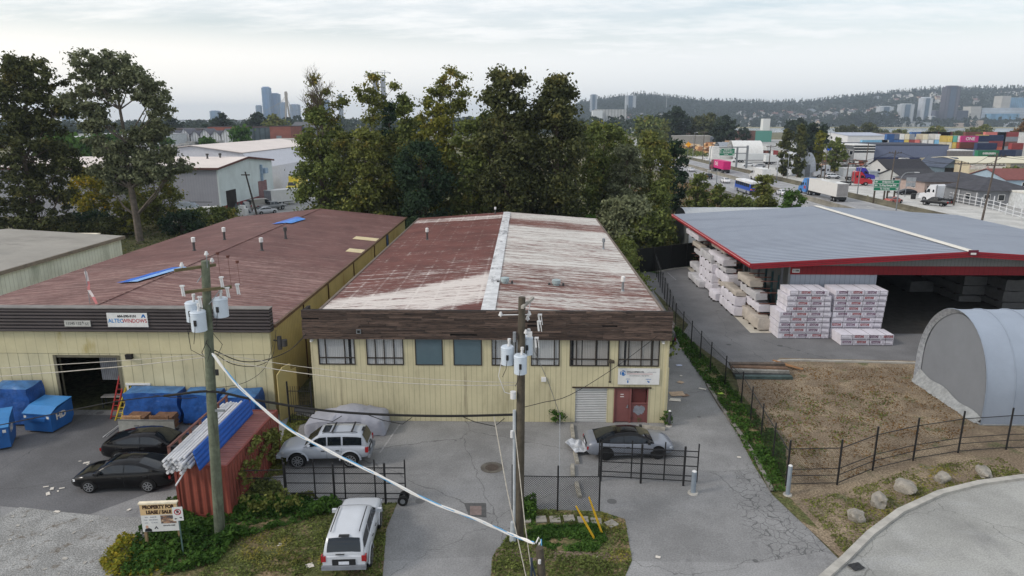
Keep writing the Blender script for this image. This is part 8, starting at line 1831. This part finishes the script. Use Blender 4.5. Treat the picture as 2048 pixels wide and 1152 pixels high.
for k, (u, cs) in enumerate(((1772, ['red', 'white', 'blue', 'slate']), (1782, ['orange', 'salmon', 'blue', 'white']), (1792, ['cream', 'orange', 'yellow', 'cream']), (1802, ['red', 'dred', 'red', 'grey']), (1813, ['orange', 'white', 'salmon']), (1828, ['white', 'cream', 'white', 'cream']), (1840, ['grey', 'white', 'white']), (1852, ['blue', 'slate', 'lblue', 'white']), (1865, ['tan', 'cream', 'yellow']))):
 stack('the %s stack along the middle row' % ('first', 'second', 'third', 'fourth', 'fifth', 'sixth', 'seventh', 'eighth', 'ninth')[k], u, 352, cs, 2.7)
for k, (u, c_, L) in enumerate(((1805, 'blue', 11), (1823, 'teal', 10), (1841, 'red', 12), (1858, 'dred', 8), (1911, 'brown', 9), (1950, 'salmon', 12), (1973, 'red', 14))):
 for t_ in range(4): container(u, 415, t_, c_ if t_ == 3 else R.choice(('grey', 'brown', 'navy', 'white')), L, '%s container, far row before the river, tier %s, %s group' % (CN.get(c_, c_) if t_ == 3 else 'weathered', ('one', 'two', 'three', 'four')[t_], ('blue topped', 'teal topped', 'red topped', 'dark red topped', 'brown topped', 'salmon topped', 'long red topped')[k]))
for i, (u, v, c_) in enumerate(((1508, 272, 'lblue'), (1516, 272, 'white'), (1510, 284, 'dred'), (1528, 286, 'white'), (1610, 282, 'dred'), (1522, 284, 'brown'), (1545, 290, 'cream'), (1538, 296, 'red'))):
 container(u, 355, 1 if v < 280 else 0, c_, 2.6 if i % 2 else 3.4, '%s container near the white arched hall, %s' % (CN.get(c_, c_), ('upper left', 'upper right', 'lower left', 'lower right', 'farthest left', 'lower middle', 'right most', 'nearest the gantry')[i]))
protoA = tree('dark rounded trees', ux(1440, 480), 480, 20, 9, 'round', 'far', 3, 2200, 1.1, 24, 3.4, 201)
protoA['label'] = 'dark green rounded tree left of the log shed near the river'
protoB = tree('t', ux(460, 470), 470, 22, 6.5, 'oval', 'far', 3, 2000, 1.0, 24, 3.0, 202); protoB['label'] = 'round crowned tree rising highest over the brick school'
protoC = tree('t', ux(345, 300), 300, 10, 5.5, 'round', 'lush', 1, 1800, .7, 20, 2.2, 203); protoC['label'] = 'bright green round tree left in front of the town houses'
for lab, u, Y, hs, src, lf, sz in (
 ('bright green round tree in the middle of the town houses', 425, 310, 1.0, protoC, None, 1.0), ('tallest bright green tree in front of the brick school', 492, 305, 1.1, protoC, None, 1.35), ('small lime tree among the town houses', 390, 330, .6, protoC, 'grn', 1.1), ('bright green tree glimpsed between the left big trees', 140, 180, 1.1, protoC, 'grn', 1.3), ('green tree glimpsed right of the edge tree', 195, 200, 1.1, protoC, None, 1.2), ('dark green tree behind the forked tree crown', 225, 240, 1.2, protoC, None, 1.1),
 ('dark tree left of the far square tower', 425, 520, .95, protoB, 'blue', .7), ('dark pointed tree below the square tower', 440, 480, .7, protoB, 'blue', .8), ('reddish tree behind the school roof', 428, 460, .8, protoB, 'brown', .6), ('spreading dark tree behind the long hall', 360, 500, 1.2, protoB, 'far', .75), ('tree left of the far glass towers', 528, 520, 1.3, protoB, 'far', .8), ('feathery olive trees below the pylon', 560, 500, 1.3, protoB, 'olive', .75), ('dark conifer right of the brick school', 606, 470, .8, protoB, 'blue', .9), ('green tree at the corner of the grey house', 600, 430, .8, protoB, 'mid', .6), ('dark tree at the end of the town house row', 508, 450, .9, protoB, 'far', .6),
 ('dark tree beside the log shed, left of the pair', 1388, 520, 1.0, protoA, 'dark', 1.0), ('dark tree beside the log shed, right of the pair', 1412, 525, 1.05, protoA, 'dark', 1.05), ('grey green tree right of the willowy tree', 1290, 420, 1.0, protoA, 'mid', 1.0), ('olive tree behind the willowy tree', 1308, 450, .9, protoA, 'olive', 1.0), ('broad dark tree under the far square tower', 1345, 520, 1.2, protoA, 'far', 1.1), ('broad tree left of the broad dark one', 1322, 510, 1.1, protoA, 'far', 1.0), ('dark round tree above the pale warehouse by the river, left one', 1668, 640, .75, protoA, 'dark', .85), ('dark round tree above the pale warehouse by the river, middle one', 1688, 650, .75, protoA, 'dark', .9), ('dark round tree above the pale warehouse by the river, right one', 1722, 640, .9, protoA, 'dark', .85), ('thin grey green tree by the river right of the round trees', 1745, 660, .8, protoA, 'silver', .6), ('olive riverside tree above the blue containers', 1780, 660, .8, protoA, 'olive', .6), ('olive riverside tree above the teal containers', 1855, 650, .9, protoA, 'olive', .7), ('olive riverside bush above the magenta container', 1895, 650, .7, protoA, 'olive', .6), ('olive riverside tree right of the magenta container', 1922, 660, .7, protoA, 'olive', .8), ('olive riverside bush above the navy stack', 1945, 660, .9, protoA, 'olive', .75),
 ('grey green tree behind the dark poplars', 1612, 330, .8, protoA, 'far', 1.0), ('dark tree left of the teal mill', 1478, 560, .6, protoA, 'far', 1.0), ('dark tree right of the teal mill', 1585, 570, .95, protoA, 'far', 1.0), ('second dark tree right of the teal mill', 1572, 590, .8, protoA, 'far', 1.1)):
 copy_at(src, lab, ux(u, Y), Y, hs, R.uniform(0, 6), 'scattered background trees', lf, sz=hs*sz)
SKY = [(-400, 236), (0, 236), (300, 236), (700, 234), (960, 226), (1100, 212), (1180, 200), (1240, 193), (1275, 196), (1340, 204), (1420, 207), (1500, 208), (1560, 206), (1640, 197), (1700, 191), (1760, 185), (1850, 183), (1950, 182), (2048, 184), (2300, 186), (3000, 205)]
YT_ = 3200.0; YB_ = 1990.0
def top_at(x):
 u = 1024+(x/YT_)*1365/1.03; v = np.interp(u, [p[0] for p in SKY], [p[1] for p in SKY]); return max(-1., CH+(241-v-7)*YT_/1365)
def hill_z(x, y):
 xs = x*YT_/max(y, 1); t = min(1, max(0, (y-YB_)/(YT_-YB_))); return top_at(xs)*(t*t*(3-2*t))*.9+top_at(xs)*.1*t
vs = []; nx, ny = 90, 24
for j in range(ny+1):
 y = YB_+(4400-YB_)*j/ny
 for i in range(nx+1):
  x = -2600+8900*i/nx; z = hill_z(x, y) if y <= YT_ else top_at(x*YT_/y)*(1-.3*(y-YT_)/1200); vs.append((x, y, z-1.0))
b = MB(); b.add(vs, [(j*(nx+1)+i, j*(nx+1)+i+1, (j+1)*(nx+1)+i+1, (j+1)*(nx+1)+i) for j in range(ny) for i in range(nx)]); b.build('hill', soil('hill_ground', (50, 60, 46), (66, 70, 54), None, .01, .06), smooth=True, kind='structure')
def wood(name, label, spots, leaf, per=26, size=4.2):
 C = []; N = []; S_ = []
 for (x, y, z, h, r, con) in spots:
  t = NR.random(per)**(.8 if con else .6); a = NR.random(per)*6.28; rr_ = r*(1-t*.95 if con else np.sin(math.pi*(.15+.75*t)))*np.sqrt(NR.random(per))
  C.append(np.stack([x+rr_*np.cos(a), y+rr_*np.sin(a), z+h*(.05+.95*t)], 1)); S_.append(size*(.78 if con else .8)*(1-t*.5 if con else 1)*(.5+.7*NR.random(per)))
 C = np.concatenate(C); S_ = np.concatenate(S_); N = NR.normal(size=C.shape)+np.array([0, -.3, .4])
 me = quads_mesh(name, C, N, S_, .8); me.materials.append(LF[leaf]); o = bpy.data.objects.new(name, me); COL.objects.link(o); tag(o, label, None, None, 'stuff')
rg = random.Random(77); spots = []
for k in range(6800):
 u = rg.uniform(1120, 2350); t = rg.random()**.8; y = YB_+(YT_+60-YB_)*t; x = (u-1024)/1365*1.03*y
 dens = pnoise(Vector((x*.004, y*.004, 2)))
 if t < .93 and rg.random() > .7+dens*.9+(.25 if u < 1450 else 0): continue
 con = rg.random() < (.75 if t > .8 else .3); spots.append((x, y, hill_z(x, y)-1, rg.uniform(18, 36) if con else rg.uniform(12, 22), rg.uniform(7, 11) if con else rg.uniform(9, 14), con))
wood('hill_wood', 'hazy dark conifers and trees covering the far hillside', spots, 'far', 26, 6.2)
spots = []
for k in range(900):
 u = rg.uniform(-500, 1250); y = rg.uniform(700, 1250); x = (u-1024)/1365*1.03*y; spots.append((x, y, 0, rg.uniform(10, 19)+(4 if u > 560 else 0), rg.uniform(7, 12), rg.random() < .25))
for k in range(520):
 u = rg.uniform(-500, 640); y = rg.uniform(480, 700); x = (u-1024)/1365*1.03*y; spots.append((x, y, 0, rg.uniform(7, 13), rg.uniform(5, 9), rg.random() < .3))
wood('far_wood', 'dark tree belt along the flat horizon on the left', spots, 'far', 30, 3.4)
spots = [((u-1024)/1365*1.03*y, y, 0, rg.uniform(26, 44), rg.uniform(13, 19), False) for u, y in ((rg.uniform(1610, 1718), rg.uniform(1950, 2020)) for _ in range(60))]+[((u-1024)/1365*1.03*y, y, 0, rg.uniform(10, 28), rg.uniform(8, 15), rg.random() < .4) for u, y in ((rg.uniform(1180, 2250), rg.uniform(1930, 2010)) for _ in range(260))]
wood('bank_wood', 'tall dark trees along the far river bank', spots, 'far', 34, 5.4)
hv = []
for k, (wc, rc) in enumerate((((206, 204, 200), (96, 92, 96)), ((190, 188, 186), (120, 92, 86)), ((216, 214, 210), (130, 130, 134)), ((176, 182, 188), (84, 84, 90)), ((196, 180, 166), (104, 78, 72)))):
 b = MB(); b.mat(0); b.box(-6, 6, -5, 5, -4, 6); b.prism([(-6, 6), (0, 9.5), (6, 6)], 1, -5, 5); b.mat(1)
 for sg in (-1, 1): b.add([(sg*6.6, -5.6, 5.8), (0, -5.6, 9.9), (0, 5.6, 9.9), (sg*6.6, 5.6, 5.8)], [(0, 1, 2, 3)])
 me_o = b.build('house', [M('hw%d' % k, wc, var=0), M('hr%d' % k, rc, var=0)]); hv.append(me_o)
def far_house(i, u, t, s):
 y = YB_+(YT_-YB_)*t; x = (u-1024)/1365*1.03*y
 src = hv[i % 5]; o = src.copy() if i >= 5 else src
 if i >= 5: COL.objects.link(o)
 o.location = (x, y, hill_z(x, y)+1); o.rotation_euler = (0, 0, rg.choice((0, 1.57))+rg.uniform(-.3, .3)); o.scale = (s*rg.uniform(.9, 1.5), s, s)
 tag(o, 'tiny pale roofed house half hidden among the dark trees of the far hillside', 'house', 'houses on the far hillside')
for i in range(270):
 z_ = rg.random()
 if z_ < .5: u, t = rg.uniform(1420, 1720), rg.uniform(.02, .5)
 elif z_ < .75: u, t = rg.uniform(1650, 2080), rg.uniform(.4, .85)
 else: u, t = rg.uniform(1200, 1300), rg.uniform(.05, .3)
 far_house(i, u, t, rg.uniform(1.2, 1.9))
def tower(label, u0, u1, vt, vb, Y, col, glassc=(92, 110, 128), floors=3.2, d=24, crown=None, balc=True):
 if u0 > 1150: Y *= 1.36
 x0, x1 = bpx(u0, u1, Y); zb = min(zz(u0, vb, Y), hill_z((x0+x1)/2, Y) if Y > YB_ else 0); h = zz(u0, vt, Y)-zb
 o = empty('tower_block', ((x0+x1)/2, Y, zb), 0, label, 'tower block', 'distant tower blocks'); w = (x1-x0)/2
 m1 = mat('tw_%d_%d_%d' % col, col, .7, var=.06, vs=.05, seam=(2, floors, floors*.45, .55)); b = MB(); b.box(-w, w, 0, d, 0, h*.97); b.build('wall', m1, o)
 gm = mat('tg_%d_%d_%d' % glassc, glassc, .35, var=.2, vs=.06, seam=(2, floors, floors*.25, .4))
 b = MB(); b.box(-w*.45, w*.35, -.8, 0.0, 0, h*.96); b.build('glass_bay', gm, o)
 if balc:
  for sg in (-1, 1):
   b = MB(); b.box(sg*w*.72-w*.14, sg*w*.72+w*.14, -1.4, -.01, 0, h*.93); b.build('balcony_strip', mat('tb_%d_%d_%d' % col, tuple(min(255, q+18) for q in col), .7, var=.05, seam=(2, floors, floors*.5, .7)), o)
 b = MB(); b.box(-w*.7, w*.6, 3, d-3, h*.97, h*(1.0 if not crown else crown)); b.build('crown', mat('tc_%d_%d_%d' % col, tuple(min(255, q+10) for q in col), .7, var=.05), o)
 return o
for a in (('white tower block, leftmost of the three pale ones below the hill', 1738, 1764, 212, 240, 1500, (184, 190, 196)), ('white tower block, middle of the three pale ones below the hill', 1779, 1804, 207, 240, 1500, (178, 184, 190)), ('taller white tower block beside the dark high rise', 1819, 1838, 194, 240, 1500, (186, 192, 200)), ('dark brown high rise, tallest on the right hillside', 1862, 1889, 171, 236, 1520, (92, 92, 104), (78, 92, 112)), ('slim white block in front of the taller white tower', 1838, 1847, 232, 240, 1490, (196, 200, 204)),
  ('pale tower at the left end of the hill beside the tall dark tree', 1176, 1189, 188, 240, 1800, (168, 176, 186)), ('light square tower standing alone on the left hill', 1244, 1264, 190, 224, 1850, (178, 184, 190)),
  ('tall blue glass tower, left of the far skyline pair', 541, 556, 173, 240, 2600, (106, 138, 172), (96, 132, 172)), ('blue glass tower, right of the far skyline pair', 558, 573, 186, 240, 2620, (112, 140, 170), (100, 132, 168)), ('lower blue tower right of the skyline pair', 574, 583, 204, 240, 2600, (124, 146, 170), (110, 136, 166)), ('wide blue grey block right of the bridge pylon', 593, 610, 208, 240, 2550, (134, 150, 170), (120, 140, 164)), ('low pale tower at the left end of the far skyline', 527, 535, 210, 240, 2560, (138, 154, 172), (120, 140, 160)), ('square blue grey tower standing alone left of the skyline', 437, 452, 221, 240, 2000, (124, 146, 172), (112, 138, 168)), ('grey tower core seen through the tree tops, left of the crane', 757, 765, 155, 240, 2200, (150, 150, 156), (130, 130, 138)), ('grey tower core seen through the tree tops, nearest the crane', 771, 778, 154, 240, 2200, (156, 156, 160), (134, 134, 140)), ('slim grey tower between the twiggy and the slender tree', 688, 693, 188, 240, 2200, (150, 156, 164), (130, 138, 150)), ('small blue tower behind the twiggy tree', 660, 668, 199, 240, 2400, (126, 150, 178), (112, 140, 170)), ('low pale tower far left behind the forked tree', 148, 164, 228, 240, 2000, (150, 166, 184), (130, 150, 172))):
 tower(*a)
HOSP = mat('hospital_wall', (186, 184, 178), .8, var=.05, vs=.05, seam=(2, 4, 1.6, .45)); HGL = mat('hospital_glass', (112, 150, 178), .3, var=.2, vs=.05, seam=(0, 6, 1.2, .5))
def slab(label, u0, u1, vt, vb, Y, m, roof=None, d=40):
 if u0 > 1150: Y *= 1.36
 x0, x1 = bpx(u0, u1, Y); zb = min(zz(u0, vb, Y), hill_z((x0+x1)/2, Y)); h = zz((u0+u1)/2, vt, Y)-zb
 simple_building('far_building', label, x0, x1, Y, Y+d, h, m, roof or M('far_roof', (176, 176, 176)), z=zb, group='large pale buildings under the hill')
slab('tall beige stair block of the hospital', 1971, 1988, 192, 240, 1720, HOSP)
slab('long blue glass slab of the hospital at the right edge', 1988, 2100, 195, 222, 1740, HGL)
slab('dark base storeys of the long hospital slab', 1998, 2100, 222, 236, 1715, M('hosp_dark', (84, 90, 104), var=.2, vs=.04))
slab('white blue lower wing of the hospital with big windows', 1936, 2022, 216, 244, 1600, mat('hosp_wing', (176, 186, 196), .7, var=.1, vs=.06, seam=(2, 5, 2, .4)))
slab('bright blue glazed front of the lower hospital wing', 1954, 2010, 227, 240, 1580, M('hosp_blue', (104, 146, 176), var=.25, vs=.08))
slab('beige block left of the hospital wing', 1914, 1934, 213, 244, 1600, HOSP)
slab('dark long podium below the brown high rise', 1846, 1910, 221, 242, 1540, M('podium', (92, 96, 110), var=.15, vs=.05))
slab('pale bar building on the hillside behind the white towers', 1800, 1822, 200, 212, 2100, M('bar_white', (186, 188, 190)))
slab('orange and white low block between the white towers', 1761, 1773, 226, 240, 1500, M('block_orange', (196, 160, 140)))
slab('long pale riverside quay building below the white towers', 1732, 1850, 243, 250, 1460, mat('quay', (150, 156, 164), .7, var=.1, seam=(0, 9, 3, .5)), d=20)
slab('row of white terraces left of the light square tower', 1186, 1246, 219, 236, 1500, mat('terrace', (176, 176, 174), .7, var=.15, vs=.06, seam=(0, 9, 4, .5)))
slab('white apartment block at the foot of the left pale tower', 1181, 1200, 221, 240, 1470, M('apt_white', (196, 200, 204)))
for i, (u0, u1, v) in enumerate(((1784, 1808, 247), (1820, 1840, 245), (1922, 1942, 241), (1760, 1780, 249), (1990, 2015, 244), (1890, 1905, 246), (1560, 1590, 238), (1500, 1520, 240))):
 slab('low pale roofed riverside building, %s of the scattered ones' % ('first', 'second', 'third', 'fourth', 'fifth', 'sixth', 'seventh', 'eighth')[i], u0, u1, v, 253, 1435+i*3, M('river_b%d' % (i % 3), ((190, 190, 190), (160, 168, 178), (186, 170, 160))[i % 3]), d=16)
x = ux(588, 2300); S = empty('bridge_pylon', (x, 2300, 0), 0, 'tan A shaped cable bridge pylon in the far skyline', 'bridge')
PYL = M('pylon_tan', (150, 136, 116)); H_ = zz(588, 183, 2300)
for sg in (-1, 1):
 b = MB(); b.tube([(sg*7, sg*6, 0), (sg*2.5, 0, H_*.6), (sg*2.2, 0, H_)], [3.2, 2.6, 2.2], 6); b.build('leg', PYL, S)
b = MB(); b.box(-4.5, 4.5, -2, 2, H_*.88, H_*.97); b.box(-7, 7, -2, 2, H_*.22, H_*.26); b.build('cross_beam', PYL, S)
b = MB(); b.box(-420, 60, -1.5, 1.5, H_*.14, H_*.18); b.build('deck', M('deck_grey', (130, 136, 142)), S)
for k in range(5):
 b = MB(); b.tube([(0, 0, H_*(.95-.05*k)), (-40-k*26, 0, H_*.18)], .25, 4); b.tube([(0, 0, H_*(.95-.05*k)), (12+k*9, 0, H_*.18)], .25, 4); b.build('stay_cable', PYL, S)
x = ux(780, 2150); S = empty('tower_crane', (x, 2150, 0), 0, 'thin pale tower crane over the tree tops', 'crane'); H_ = zz(780, 145, 2150); CR = M('crane_grey', (150, 152, 156))
b = MB(); b.box(-1.1, 1.1, -1.1, 1.1, 0, H_); b.build('mast', CR, S); b = MB(); b.box(-38, 18, -.8, .8, H_-1.5, H_+.2); b.box(14, 18, -1.5, 1.5, H_-3.5, H_-1.5); b.build('jib', CR, S); b = MB(); b.tube([(0, 0, H_+6), (-30, 0, H_)], .3, 4); b.tube([(0, 0, H_+6), (15, 0, H_)], .3, 4); b.tube([(0, 0, H_), (0, 0, H_+6)], .5, 4); b.build('tie', CR, S)
b = MB(); x = ux(1323, 2400); b.tube([(x, 2400, 60), (x, 2400, zz(1323, 192, 2400))], 1.0, 4); b.build('radio_mast', CR, label='thin radio mast on the wooded hill skyline', cat='mast')
make_haze()
